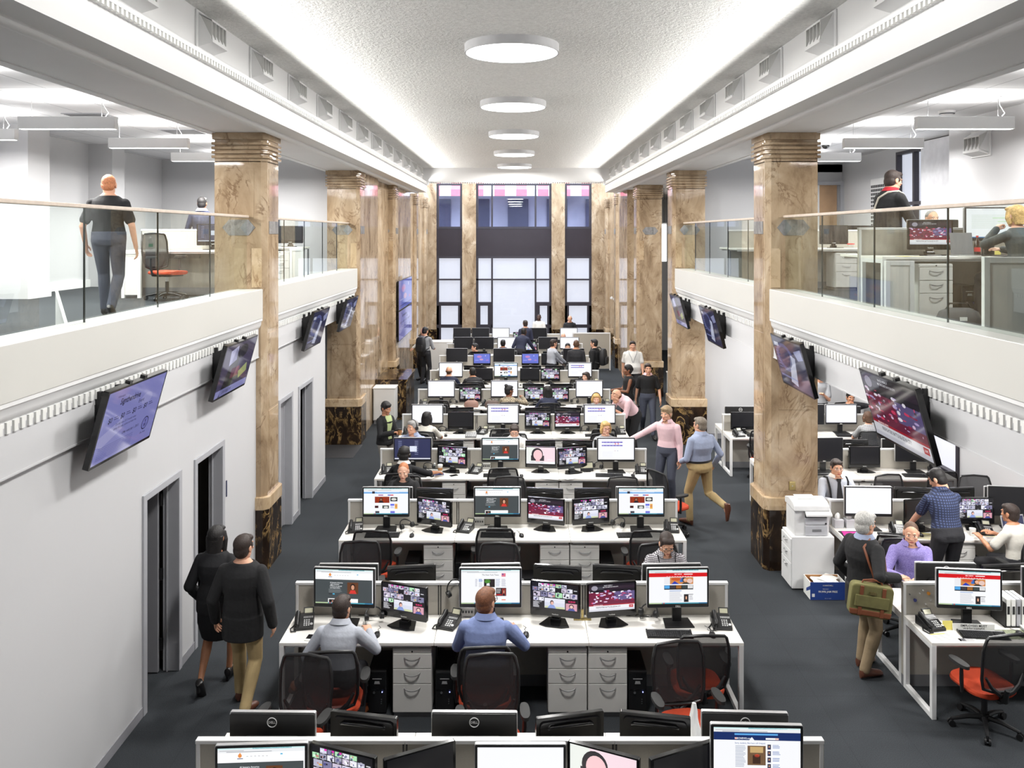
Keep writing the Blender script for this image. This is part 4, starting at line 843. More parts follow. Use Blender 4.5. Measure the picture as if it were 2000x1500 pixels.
def print_cloth(n, c1, c2, sc):
    if n in MATS: return MATS[n]
    m, nt, b = newmat(n); b.inputs['Roughness'].default_value = .85; nt.links.new(ramp(nt, noise(nt, sc, 3, .6, 1.0), [(.46, rgb(*c1)), (.54, rgb(*c2))]), b.inputs['Base Color']); return m
LEATHER = mat('black_shoe_leather', (.012, .011, .011), .35); BROWNL = mat('brown_shoe_leather', rgb(86, 50, 36), .4); TANL = mat('tan_shoe_leather', rgb(150, 84, 48), .4)

def fuse(b, voxel, it=2, fac=.5):
    """fuse the overlapping volumes of a builder into one continuous smooth surface; returns (points, faces)"""
    me = bpy.data.meshes.new('f'); me.from_pydata([tuple(p) for p in b.v], [], b.f)
    bm = bmesh.new(); bm.from_mesh(me); bmesh.ops.recalc_face_normals(bm, faces=bm.faces); bm.to_mesh(me); bm.free()
    o = bpy.data.objects.new('f', me)
    r = o.modifiers.new('r', 'REMESH'); r.mode = 'VOXEL'; r.voxel_size = voxel
    if it: s = o.modifiers.new('s', 'SMOOTH'); s.factor = fac; s.iterations = it
    e = evaluated(o); m2 = e.to_mesh()
    vs_ = [v.co.copy() for v in m2.vertices]; fs = [tuple(p.vertices) for p in m2.polygons]
    e.to_mesh_clear(); bpy.data.objects.remove(o); bpy.data.meshes.remove(me)
    return vs_, fs
def limb(b, pts, rs, n=12):
    b.tube(pts, rs, n)
    for p, r in zip(pts, rs): b.ball(p, r, n, 8)
def ell(c, u, w, a, d, n=20):
    return [c + u * (a * math.cos(2 * math.pi * j / n)) + w * (d * math.sin(2 * math.pi * j / n)) for j in range(n)]
HEADC = {}; CHAIRS = []
def head_geo(fine, fem, heavy):
    """face towards +Y, origin in the middle of the head; about 0.23 high"""
    k = (fine, fem, heavy)
    if k in HEADC: return HEADC[k]
    b = MB(); w = 1.12 if heavy else 1
    b.ball((0, -.012, .028), (.074, .095, .088), 22, 14); b.ball((0, .012, -.012), (.066 * w, .078, .085), 20, 14); b.ball((0, .03, -.058), (.052 * w * (.92 if fem else 1), .055, .05), 18, 12)
    b.ball((0, .066, -.094), (.026 * w, .02, .018)); b.ball((-.043 * w, .0, -.065), (.022 * w, .04, .035)); b.ball((.043 * w, .0, -.065), (.022 * w, .04, .035))
    b.rings([[(x, y, z) for x, y in ((-q, .07), (q, .07), (q * .6, .07 + t), (-q * .6, .07 + t))] for q, t, z in ((.010, .012, .026), (.011, .023, .0), (.017, .036, -.028), (.019, .018, -.042))])   # nose
    b.ball((0, .098, -.030), (.012, .012, .010)); b.ball((-.013, .088, -.033), .009); b.ball((.013, .088, -.033), .009)
    for s in (-1, 1):
        b.ball((s * .030, .080, .030), (.024, .012, .008)); b.ball((s * .038, .070, -.018), (.022, .016, .016)); b.ball((s * .030, .074, .006), (.014, .0105, .0105))
        b.ball((s * .077, -.012, -.002), (.010, .022, .032), 12, 8); b.ball((s * .076, -.008, -.026), (.009, .012, .012))
    b.ball((0, .084, -.058), (.024, .012, .007)); b.ball((0, .082, -.068), (.021, .012, .007))
    r = .050 if fem else .058 * w
    b.tube([(0, -.018, -.03), (0, -.024, -.08), (0, -.028, -.112)], [r, r, r * .9], 16); b.ball((0, -.028, -.112), r * .9, 16, 10)
    vs_, fs = fuse(b, .0042 if fine else .0065, 2, .5)
    mi = []
    for f in fs:
        c = sum((vs_[i] for i in f), V()) / len(f); m = 0; x = abs(c.x)
        if c.y > .06:
            if ((x - .030) / .0125) ** 2 + ((c.z - .006) / .0062) ** 2 < 1: m = 2 if ((x - .030) / .0062) ** 2 + ((c.z - .006) / .0065) ** 2 < 1 else 1
            elif ((x - .031) / .021) ** 2 + ((c.z - .0285 + (x - .03) ** 2 * 6) / .0048) ** 2 < 1: m = 4
            elif (c.x / .024) ** 2 + ((c.z + .0625) / .0085) ** 2 < 1: m = 3
        mi.append(m)
    HEADC[k] = (vs_, fs, mi); return HEADC[k]
HANDC = {}
def hand_geo(fine, side, pose):
    """fingers along +Y from the wrist at the origin, palm facing -Z, thumb towards side*X"""
    k = (fine, side, pose)
    if k in HANDC: return HANDC[k]
    b = MB(); b.tube([(0, -.03, 0), (0, .012, 0)], [.025, .026], 12)
    b.rings([ell(V((0, y, 0)), V((1, 0, 0)), V((0, 0, 1)), a, d, 14) for y, a, d in ((-.005, .026, .018), (.03, .037, .017), (.07, .042, .014), (.092, .040, .012))])
    curl = {'relax': (18, 24, 16), 'flat': (5, 6, 4), 'grip': (45, 55, 35), 'fist': (70, 85, 50)}[pose]
    for i, (x, l, sp) in enumerate(((.030, .068, 7), (.0105, .078, 2), (-.0105, .073, -3), (-.030, .057, -9))):
        p = V((side * x, .083, 0)); a = 0; pts = [V((side * x * .9, .05, 0)), p]; q = curl if i else tuple(c * .85 for c in curl)
        for j, fr in enumerate((.46, .31, .23)):
            a += R(q[j]); d = V((side * math.sin(R(sp)) * math.cos(a), math.cos(a), -math.sin(a))); p = p + d * l * fr; pts.append(p)
        r = .0088 if i < 3 else .0076; limb(b, pts, [r * 1.1, r * 1.05, r, r * .95, r * .8], 9)
    c = {'relax': .3, 'flat': .05, 'grip': .8, 'fist': 1.0}[pose]
    limb(b, [V((side * .020, .012, -.004)), V((side * .046, .040, -.008 - .012 * c)), V((side * (.062 - .02 * c), .068, -.012 - .03 * c)), V((side * (.066 - .045 * c), .092, -.014 - .034 * c))], [.016, .0125, .0105, .008], 9)
    HANDC[k] = fuse(b, .0042 if fine else .007, 1, .5); return HANDC[k]
def ik(a, t, l1, l2, pole):
    d = t - a; L = min(d.length, (l1 + l2) * .995); u = d.normalized(); t = a + u * L
    x = (l1 * l1 - l2 * l2 + L * L) / (2 * L); h = math.sqrt(max(0, l1 * l1 - x * x)); p = pole - u * pole.dot(u); p.normalize()
    return a + u * x + p * h, t
def frame(y, up):
    y = y.normalized(); x = y.cross(up).normalized(); z = x.cross(y); m = Mx((x, y, z)).transposed().to_4x4(); return m
def person(label, x, y, yaw, h=1.75, z=0, pose='stand', lean=0, side=0, twist=0, hy=0, hp=0, ht=0, hl=None, hr=None, fl=None, fr=None, pl='relax', pr='relax', top=None, sleeve='long', low=None, hair='short', hc='dark', skin='fair', shoe=None, girth=1.0, fem=False, heavy=False, jacket=False, hem=0.0, skirt=None, collar=None, fine=False, seat=.618, vx=None, group=None, inner=None, arms=None, heel=False, belt=None, spine=None, beard=False):
    """yaw: the way the person faces, degrees from +Y (away from the camera), anticlockwise from above; hand/foot targets in the person's own frame (right, forward, up)"""
    s = h / 1.75; g = girth; spine = spine or (.925 if pose == 'sit' else 1.0)
    if pose == 'sit' and CHAIRS:
        cx, cy, cz = min(CHAIRS, key=lambda q: (q[0] - x) ** 2 + (q[1] - y) ** 2 + (q[2] - z) ** 2)
        if (cx - x) ** 2 + (cy - y) ** 2 < .25: x, y = cx - math.sin(R(yaw)) * .06, cy + math.cos(R(yaw)) * .06
    rt = thing('person', label, 'person', (x, y, z), R(yaw), group); vx = vx or (.009 if fine else .013)
    sit = pose == 'sit'; P = V((0, 0, seat if sit else .925 * s)) + V((0, (hy_off := 0), 0))
    Rl = Euler((-R(lean), R(side), 0)).to_matrix(); up = Rl @ V((0, 0, 1)); ri0 = V((1, 0, 0)); fw0 = Rl @ V((0, 1, 0)); Rt = Mx.Rotation(R(twist), 3, up)
    bend = lambda t: P + up * (t * s * spine) + fw0 * (-.018 * math.sin(min(1, max(0, t / .5)) * math.pi))
    ri, fw = Rt @ ri0, Rt @ fw0
    TR = [(-.09, .115, .085), (-.02, .168, .120), (.04, .167, .119), (.08, .165, .118), (.18, .148, .108), (.30, .165, .122), (.39, .176, .120), (.435, .166, .104), (.47, .138, .086), (.50, .096, .074), (.53, .066, .062)]
    if fem: TR = [(-.09, .12, .09), (-.02, .172, .122), (.04, .167, .117), (.08, .160, .112), (.18, .124, .092), (.30, .145, .12), (.38, .150, .125), (.425, .142, .100), (.465, .118, .076), (.495, .080, .066), (.53, .055, .054)]
    def torso(b, off, t0=-2, t1=9, wide=0, drop=0):
        rs = []
        for t, a, d in TR:
            if t0 <= t <= t1:
                gg = 1 + (g - 1) * (1 if t < .35 else .5); f = min(1, max(0, t / .45)); u = ri0.lerp(ri, f).normalized(); w_ = fw0.lerp(fw, f).normalized()
                belly = fw0 * (.05 * max(0, g - 1) / .2 * math.exp(-((t - .1) / .13) ** 2))
                rs.append(ell(bend(t) + belly, u, w_, (a * gg + off + wide * max(0, .2 - t)) * s, (d * gg + off + wide * .6 * max(0, .2 - t)) * s, 22))
                if drop and t > .46:
                    cc = bend(t); k = drop * (1 if t > .48 else .35); rs[-1] = [q - up * (k * max(0, (q - cc).normalized().dot(fw)) ** 2 * s) for q in rs[-1]]
        b.rings(rs)
    def surf(t, ang, off=0):
        for (t0, a0, d0), (t1, a1, d1) in zip(TR, TR[1:]):
            if t0 <= t <= t1 or (t1, a1, d1) == TR[-1]: k = (t - t0) / (t1 - t0); a_, d_ = a0 + (a1 - a0) * k, d0 + (d1 - d0) * k; break
        gg = 1 + (g - 1) * (1 if t < .35 else .5); f = min(1, max(0, t / .45)); u = ri0.lerp(ri, f).normalized(); w_ = fw0.lerp(fw, f).normalized()
        return bend(t) + fw0 * (.05 * max(0, g - 1) / .2 * math.exp(-((t - .1) / .13) ** 2)) + u * (math.cos(R(ang)) * (a_ * gg + off) * s) + w_ * (math.sin(R(ang)) * (d_ * gg + off) * s)
    N = bend(.44); sw = (.150 if fem else .172) * s * (1 + .5 * (g - 1)); SL = N - ri * sw + up * -.035 * s; SR = N + ri * sw + up * -.035 * s
    def tgt(v, d): return V(d if v is None else v)
    if arms == 'walk': hl, hr = hl or (-.27, .16, .86), hr or (.27, -.14, .82)
    dl = (-.25, .06, .80 * s) if not sit else (-.14, .40, .825); dr = (.25, .04, .80 * s) if not sit else (.16, .40, .825)
    ua, fa = .285 * s, .255 * s
    po = (.55, -.65, -.4) if sit else (.5, -.7, -.5)
    EL, WL = ik(SL, tgt(hl, dl), ua, fa, V((-po[0], po[1], po[2]))); ER, WR = ik(SR, tgt(hr, dr), ua, fa, V(po))
    hw = .092 * s; HL, HR = P + V((-hw, 0, -.02)), P + V((hw, 0, -.02)); th, sh = (.43 * s, .42 * s)
    if sit: dfl, dfr = (-.13, .43, .09), (.13, .43, .09)
    elif pose == 'walk': dfl, dfr = (-.09, .26, .10), (.09, -.30, .17)
    else: dfl, dfr = (-.11, .02, .09), (.11, -.02, .09)
    KL, AL = ik(HL, tgt(fl, dfl), th, sh, V((-.1, 1, .25))); KR, AR = ik(HR, tgt(fr, dfr), th, sh, V((.1, 1, .25)))
    def toe_of(K, A, sd):
        sv = (A - K).normalized()
        return V((sd * .02, .17 * s, 0)) if A.z < .13 else (V((0, -sv.z, sv.y)) * .9 + sv * .25).normalized() * (.17 * s) + V((sd * .015, 0, 0))
    legs = ((HL, KL, AL), (HR, KR, AR)); am = ((SL, EL, WL), (SR, ER, WR))
    def leg(b, o, cut=1.0):
        for H, K, A in legs:
            limb(b, [H, H.lerp(K, .35), K, K.lerp(A, .3), K.lerp(A, .7), A], [(.090 * (1 + .4 * (g - 1)) + o) * s, (.078 + o) * s, (.056 + o) * s, (.056 + o) * s, (.042 + o * 1.25) * s, (.036 + o * 1.5) * s])
    def hips(b):
        for H, K, A in legs: b.ball(H + V((0, -.014, .0)) * s, .099 * s * (1 + .2 * (g - 1)), 14, 10)
    def arm(b, o, cut):
        for S, E, Wr in am:
            pts = [S, S.lerp(E, .4), E, E.lerp(Wr, .35), Wr]; rs = [(.053 if not fem else .045) + o, (.050 if not fem else .042) + o, .041 + o, .038 + o, .028 + o * 1.1]
            if cut == 'short': pts = [S, S.lerp(E, .4), S.lerp(E, .72)]; rs = rs[:2] + [.050 + o * 1.3]
            elif cut == 'roll': pts = pts[:3] + [E.lerp(Wr, .2)]; rs = rs[:3] + [.042 + o * 1.2]
            elif cut == 'none': pts = [S.lerp(N, .35), S]; rs = [.04, .034]
            limb(b, pts, [r * s for r in rs])
    C0 = bend(.53) + up * .095 * s + fw * .022 * s; nod = lean * .75 if hl != 'x' else 0
    Rh = (Mx.Rotation(R(hy), 3, 'Z') @ Mx.Rotation(R(-lean + nod + hp) * 1.0, 3, 'X') @ Mx.Rotation(R(ht), 3, 'Y')).to_4x4(); HM = Mx.Translation(C0) @ Rh @ Mx.Scale(s * 1.02, 4)
    # body: one surface
    b = MB(); torso(b, -.004); leg(b, -.004); arm(b, -.002, 'long')
    for (H, K, A), sd in zip(legs, (-1, 1)): sv = (A - K).normalized() if A.z > .13 else V((0, 0, -1)); limb(b, [A, A + toe_of(K, A, sd) * .55 + sv * .045 * s], [.034 * s, .026 * s])
    NR = (.047 if fem else .054) * s * (1.08 if heavy else 1)
    NB = HM @ V((0, -.028, -.10)); limb(b, [bend(.47) - fw * .005, bend(.515).lerp(NB, .35), NB], [NR * 1.15, NR * 1.02, NR * .96])
    vb, fb = fuse(b, .013 if fine else .018, 2)
    bd = MB(SKINS[skin]); bd.add(vb, fb)
    hv, hf, hm = head_geo(fine, fem, heavy); hb = len(bd.mats)
    for q in (EYEW, EYED, LIPD if skin in ('brown', 'dark') else LIP, HAIRS[hc if hair != 'bald' else ('grey' if hc == 'silver' else hc)]): bd.m(q)
    bd.T = HM; n0 = len(bd.f); bd.add(hv, hf); bd.mi[n0:] = hm
    if beard:
        for i, f in enumerate(hf):
            c = sum((hv[j] for j in f), V()) / len(f)
            if c.z < -.045 and c.y > .0 and c.z > -.125 and hm[i] == 0 and not (abs(c.x) < .02 and c.z > -.055): bd.mi[n0 + i] = 4
    bd.cur = 0
    for (S, E, Wr), sd, ps in ((am[0], -1, pl), (am[1], 1, pr)):
        d = (Wr - E).normalized(); upv = V((0, 0, 1)) if abs(d.z) < .75 else (ri * sd)
        q = frame(d, upv)
        if ps == 'flat' : q = frame(V((d.x, d.y, min(0, d.z) * .15)), V((0, 0, 1)))
        hd = hand_geo(fine, -sd if abs(d.z) < .75 else sd * -1, ps if ps != 'down' else 'relax'); bd.T = Mx.Translation(Wr) @ q @ Mx.Scale(s * (.92 if fem else 1.0), 4); bd.add(*hd)
    bd.T = Mx(); bd.build('body', rt, ang=180)
    # clothes
    def garment(name, m, fn, v=vx, it=2): 
        q = MB(); fn(q); gg = MB(m); gg.add(*fuse(q, v, it)); return gg.build(name, rt, ang=180)
    lowm = low or cloth('charcoal_trousers', (44, 44, 48))
    if skirt:
        def sk(q):
            e = (KL + KR) / 2; t_ = [(.16, .14, .105), (.05, .178, .128), (-.05, .19, .135)]; rs = [ell(bend(t), V((1, 0, 0)), fw0, a * s, d * s) for t, a, d in t_]
            rs.append(ell(P + V((0, .02, -.25 * s)), V((1, 0, 0)), V((0, 1, 0)), .195 * s, .15 * s)); rs.append(ell(V((e.x, e.y * .5, e.z + .0)), V((1, 0, 0)), V((0, 1, 0)), .17 * s, .16 * s)); q.rings(rs)
        garment('skirt', skirt, sk)
    else: garment('trousers', lowm, lambda q: (torso(q, .014 if hem == 0 and not jacket else .008, -.2, .1), leg(q, .012), None if hem or jacket or sit else hips(q)), vx, 6)
    if top:
        nm = 'jacket' if jacket else 'shirt'; o = .024 if jacket else .012
        def tp(q):
            torso(q, o if jacket or hem else .009, .03 if not jacket and hem == 0 else -.3, .502, 0, .032 if collar is not None and not jacket else .012)
            if hem: 
                f2 = ell(P - V((0, 0, hem * s)) + (V((0, .10, 0)) if sit else V()), V((1, 0, 0)), V((0, 1, 0)), (.174 * g + o) * s, (.134 * g + o) * s, 22); q.rings([ell(bend(.0), V((1, 0, 0)), fw0, (.175 * g + o) * s, (.128 * g + o) * s, 22), f2])
            arm(q, o * .85, sleeve)
        garment(nm, top, tp)
        if inner:
            q = MB(inner); st = [(.50, 40), (.47, 34), (.40, 24), (.30, 20), (.18, 17), (.05, 14)]
            L = [[surf(t, 90 + aw * k, o_ + .003) for k in (-1, -.4, .4, 1)] for t, aw in st for o_ in (.027,)]; q.add([p_ for r_ in L for p_ in r_], [(i * 4 + j, i * 4 + j + 1, (i + 1) * 4 + j + 1, (i + 1) * 4 + j) for i in range(5) for j in range(3)])
            q.build('shirt_front', rt)
    if collar is not None:
        q = MB(collar); c1, c2 = bend(.497), bend(.497) + up * .046 * s; n = 22; o1 = []; o2 = []; o3 = []
        for j in range(n + 1):
            a = R(118 + 304 * j / n); dv = ri * math.cos(a) * .073 * s + fw * math.sin(a) * .071 * s
            o1.append(c1 + dv * 1.16); o2.append(c2 + dv * 1.06); o3.append(c1 + dv * 1.5 - up * .004 * s)
        k = n + 1; q.add(o1 + o2 + o3, [(i, i + 1, k + i + 1, k + i) for i in range(n)] + [(k + i, k + i + 1, 2 * k + i + 1, 2 * k + i) for i in range(n)])
        q.build('collar', rt)
    if belt is not None:
        q = MB(belt); q.rings([[surf(t, 360 * j / 28, .019) for j in range(28)] for t in (.065, .095)], False); q.build('belt', rt)
    for (H, K, A), sd in zip(legs, (-1, 1)):
        q = MB(shoe or LEATHER); sv = (A - K).normalized(); toe = toe_of(K, A, sd)
        base = A + V((0, -.035, -.052 * s)) if A.z < .13 else A + sv * .05 * s - toe.normalized() * .035; y_ = toe.normalized()
        u_ = y_.cross(V((0, 0, 1))).normalized(); n_ = u_.cross(y_)
        L = .255 * s
        rs = [[base + y_ * (L * f) + u_ * (w_ * math.cos(t)) * s + n_ * ((hh * (math.sin(t) + 1) / 1.0) - .028) * s for t in [2 * math.pi * i / 12 for i in range(12)]] for f, w_, hh in ((-.09, .018, .03), (-.04, .036, .045), (.15, .040, .05), (.35, .042, .045), (.6, .049, .034), (.82, .047, .027), (.93, .036, .022), (.97, .016, .014))]
        q.rings(rs)
        if heel: q.box(base.x - .012, base.x + .012, base.y - .02, base.y + .01, max(-z, base.z - .075), base.z)
        q.build('shoe', rt)
    # hair
    if hair and hair != 'none':
        q = MB(); hm_ = HAIRS[hc]
        if hair == 'buzz': q.ball((0, -.022, .036), (.077, .094, .089), 20, 14); q.ball((0, -.045, -.012), (.073, .066, .07))
        elif hair == 'fringe' or hair == 'bald':
            q.tube([(.074 * math.cos(a), -.014 + .090 * math.sin(a), .0) for a in [R(-20 - 14 * i) for i in range(11)]], .018, 8); q.ball((0, -.055, -.03), (.06, .055, .05))
        else:
            q.ball((0, -.022, .043), (.083, .097, .088), 22, 14); q.ball((0, -.045, -.01), (.077, .066, .085), 20, 12); q.ball((-.012, .040, .085), (.060, .045, .032)); q.ball((.03, .034, .085), (.045, .045, .032))
            for sd in (-1, 1): q.ball((sd * .072, .022, .022), (.010, .018, .034))
        if hair == 'full': q.ball((0, -.02, .055), (.092, .104, .088), 22, 14); q.ball((0, -.05, -.01), (.085, .072, .09)); q.ball((.02, .06, .09), (.055, .035, .028))
        if hair in ('bob', 'long'):
            dz = -.09 if hair == 'bob' else -.24
            for sd in (-1, 1): q.tube([(sd * .062, .02, .06), (sd * .084, .01, -.02), (sd * .078, -.01, dz)], [.03, .032, .022], 10)
            q.rings([ell(V((0, -.045 - .02 * i / 5, .03 + (dz - .03) * i / 5)), V((1, 0, 0)), V((0, 1, 0)), .088 - .006 * i, .062 - .004 * i) for i in range(6)]); q.ball((.03, .06, .082), (.045, .03, .022)); q.ball((-.035, .055, .08), (.045, .03, .022))
        if hair == 'bun': q.ball((0, -.085, .125), (.04, .04, .036)); q.ball((0, -.06, .09), (.05, .05, .04))
        if hair == 'updo': q.ball((0, -.02, .055), (.09, .102, .088), 22, 14); q.ball((0, -.105, .02), (.045, .036, .05))
        hq = MB(hm_); hq.T = HM; hq.add(*fuse(q, .0055 if fine else .009, 5, .6)); hq.build('hair', rt, ang=180)
    rt_info = dict(o=rt, HM=HM, am=am, bend=bend, ri=ri, fw=fw, up=up, s=s, C0=C0, SL=SL, SR=SR, P=P, surf=surf)
    return rt_info
def glasses(p, m=None):
    q = MB(m or GLOSSB); q.T = p['HM']
    for s in (-1, 1):
        q.tube([(s * .032 + .023 * math.cos(a), .100, .004 + .016 * math.sin(a)) for a in [i * math.pi / 8 for i in range(16)]], .0022, 6, True); q.tube([(s * .055, .099, .008), (s * .079, .07, .01), (s * .084, .0, .008), (s * .08, -.02, -.004)], .0022, 6)
    q.tube([(-.01, .102, .008), (.01, .102, .008)], .0022, 6); q.build('glasses', p['o'])
def worn_headset(p, label):
    M = p['o'].matrix_basis @ p['HM']; t = thing('headset', label, 'headset'); t.matrix_world = Mx.Translation(M.translation) @ M.to_3x3().normalized().to_4x4()
    b = MB(BLACK); b.tube([(.095 * math.cos(a), -.02, .012 + .125 * math.sin(a)) for a in [R(180 * i / 14) for i in range(15)]], .008, 8); b.build('headband', t)
    for s in (-1, 1): MB(BLACK).cyl((s * .088, -.015, -.004), (s * .108, -.015, -.004), .036, .032).build('ear_cup', t, bev=.003)
def lanyard(p, c=GLOSSB):
    bd, fw, ri, up, s = p['bend'], p['fw'], p['ri'], p['up'], p['s']; q = MB(c)
    for k in (-1, 1): q.tube([p['surf'](.5, 90 - k * 110, .02), p['surf'](.5, 90 - k * 60, .02), p['surf'](.44, 90 - k * 30, .02), p['surf'](.34, 90 - k * 13, .018), p['surf'](.2, 90 - k * 2, .018)], .005, 6)
    q.build('lanyard', p['o'])
# ---------------------------------------------------------------- the central desk rows
rnd = random.Random(7)
Yk = lambda k: 5.40 + 2.72 * k
ORD = ['first', 'second', 'third', 'fourth', 'fifth', 'sixth', 'seventh', 'eighth', 'ninth', 'tenth']
XC = (-1.545, -.045, 1.455); PLACE3 = ('left end', 'middle', 'right end')
DT = .745
# per row: (D1, V2, D3, V4, V5, D6) as (x, turn in degrees, picture)
ROWS = {
 0: [(-1.756, 3, 'story'), (-1.19, -20, 'multi'), (-.66, 26, 'off'), (.03, 0, 'white'), (.60, -24, 'face'), (1.14, 24, 'off'), (1.66, -2, 'navy')],
 1: [(-1.74, -4, 'story'), (-1.13, -20, 'multi'), (-.26, 0, 'times'), (.40, -13, 'multi'), (.97, 9, 'news'), (1.64, 2, 'red')],
 2: [(-1.74, 0, 'blue'), (-1.09, -22, 'multi'), (-.25, 0, 'story'), (.40, -15, 'news'), (1.0, 12, 'multi'), (1.67, 0, 'blue')],
 3: [(-1.72, 0, 'desktop'), (-1.06, -14, 'multi'), (-.26, 0, 'story'), (.41, -6, 'face'), (.93, 16, 'multi'), (1.66, 0, 'purple')],
 4: [(-1.76, 0, 'white'), (-1.10, 0, 'off'), (-.26, 0, 'purple'), (.43, -4, 'multi'), (1.02, 3, 'news'), (1.66, 0, 'purple')],
 5: [(-1.73, 0, 'white'), (-1.06, 4, 'multi'), (-.27, 0, 'white'), (.44, -3, 'multi'), (.98, 22, 'multi'), (1.69, 0, 'white')],
 6: [(-1.72, 0, 'white'), (-.87, 0, 'off'), (-.27, 0, 'blue'), (.36, 0, 'off'), (.90, 4, 'multi'), (1.68, 0, 'purple')],
 7: [(-1.75, 0, 'off'), (-1.01, 0, 'slide'), (-.36, 0, 'off'), (.42, 0, 'slide'), (1.0, 0, 'off'), (1.7, 0, 'off')],
 8: [(-1.72, 0, 'off'), (-1.05, 0, 'off'), (-.3, 0, 'white'), (.44, 0, 'multi'), (1.05, 0, 'off'), (1.75, 0, 'white')],
 9: [(-1.95, 0, 'off'), (-1.28, 0, 'off'), (-.55, 0, 'white'), (.15, 0, 'multi'), (.8, 0, 'off'), (1.9, 0, 'white')]}
def monitor(kind, x, y, z, turn, pic, where, low=False, var=0):
    nm = {'D': 'wide black monitor', 'V': 'glossy black monitor'}[kind]
    lab = ('switched-off ' + nm if pic == 'off' else nm + ' showing ' + PICS[pic][0]) + ', ' + where
    w = lab.split()
    return place('dell_low' if low else 'dell' if kind == 'D' else 'vsonic', (x, y, z), R(turn), ' '.join(w[:16]).rstrip(','), 'monitor', 'desk monitors', {'screen': screen(kind, pic, var)})
def back_monitor(kind, x, y, z, turn, where, pic='white'):
    lab = ('silver-rimmed monitor back with round logo, ' if kind == 'D' else 'glossy monitor back with raised ridge, ') + where
    return place('dell_low' if kind == 'D' else 'vsonic', (x, y, z), R(180 + turn), lab, 'monitor', 'monitors seen from behind', {'screen': screen(kind, pic, 0)})
def bench(k, X0, xs, side, nm, first=True):
    y = Yk(k); row = '%s %s desk row' % (ORD[k], nm); n = len(xs)
    for i, xc in enumerate(xs):
        pos = (PLACE3[i] if n == 3 else ('aisle end', 'wall end')[i])
        kd = 'desk_l' if i == 0 else ('desk_r' if i == n - 1 else 'desk_m'); kf = {'desk_l': 'desk_r', 'desk_r': 'desk_l', 'desk_m': 'desk_m'}[kd]
        if n == 1: pos = 'aisle end'
        if k or nm != 'central' or 1: place(kd, (xc, y, 0), 0, 'white desk at the %s, camera side of the %s' % (pos, row), 'desk', 'desks of the newsroom')
        place(kf, (xc, y + 1.26, 0), math.pi, 'white desk at the %s, far side of the %s' % (pos, row), 'desk', 'desks of the newsroom')
        place('div' + kd[4:], (xc, y + .63, 0), 0, 'beige fabric divider with white cap at the %s of the %s' % (pos, row), 'divider', 'desk dividers')
for k in range(10): bench(k, -2.295, XC, 0, 'central')
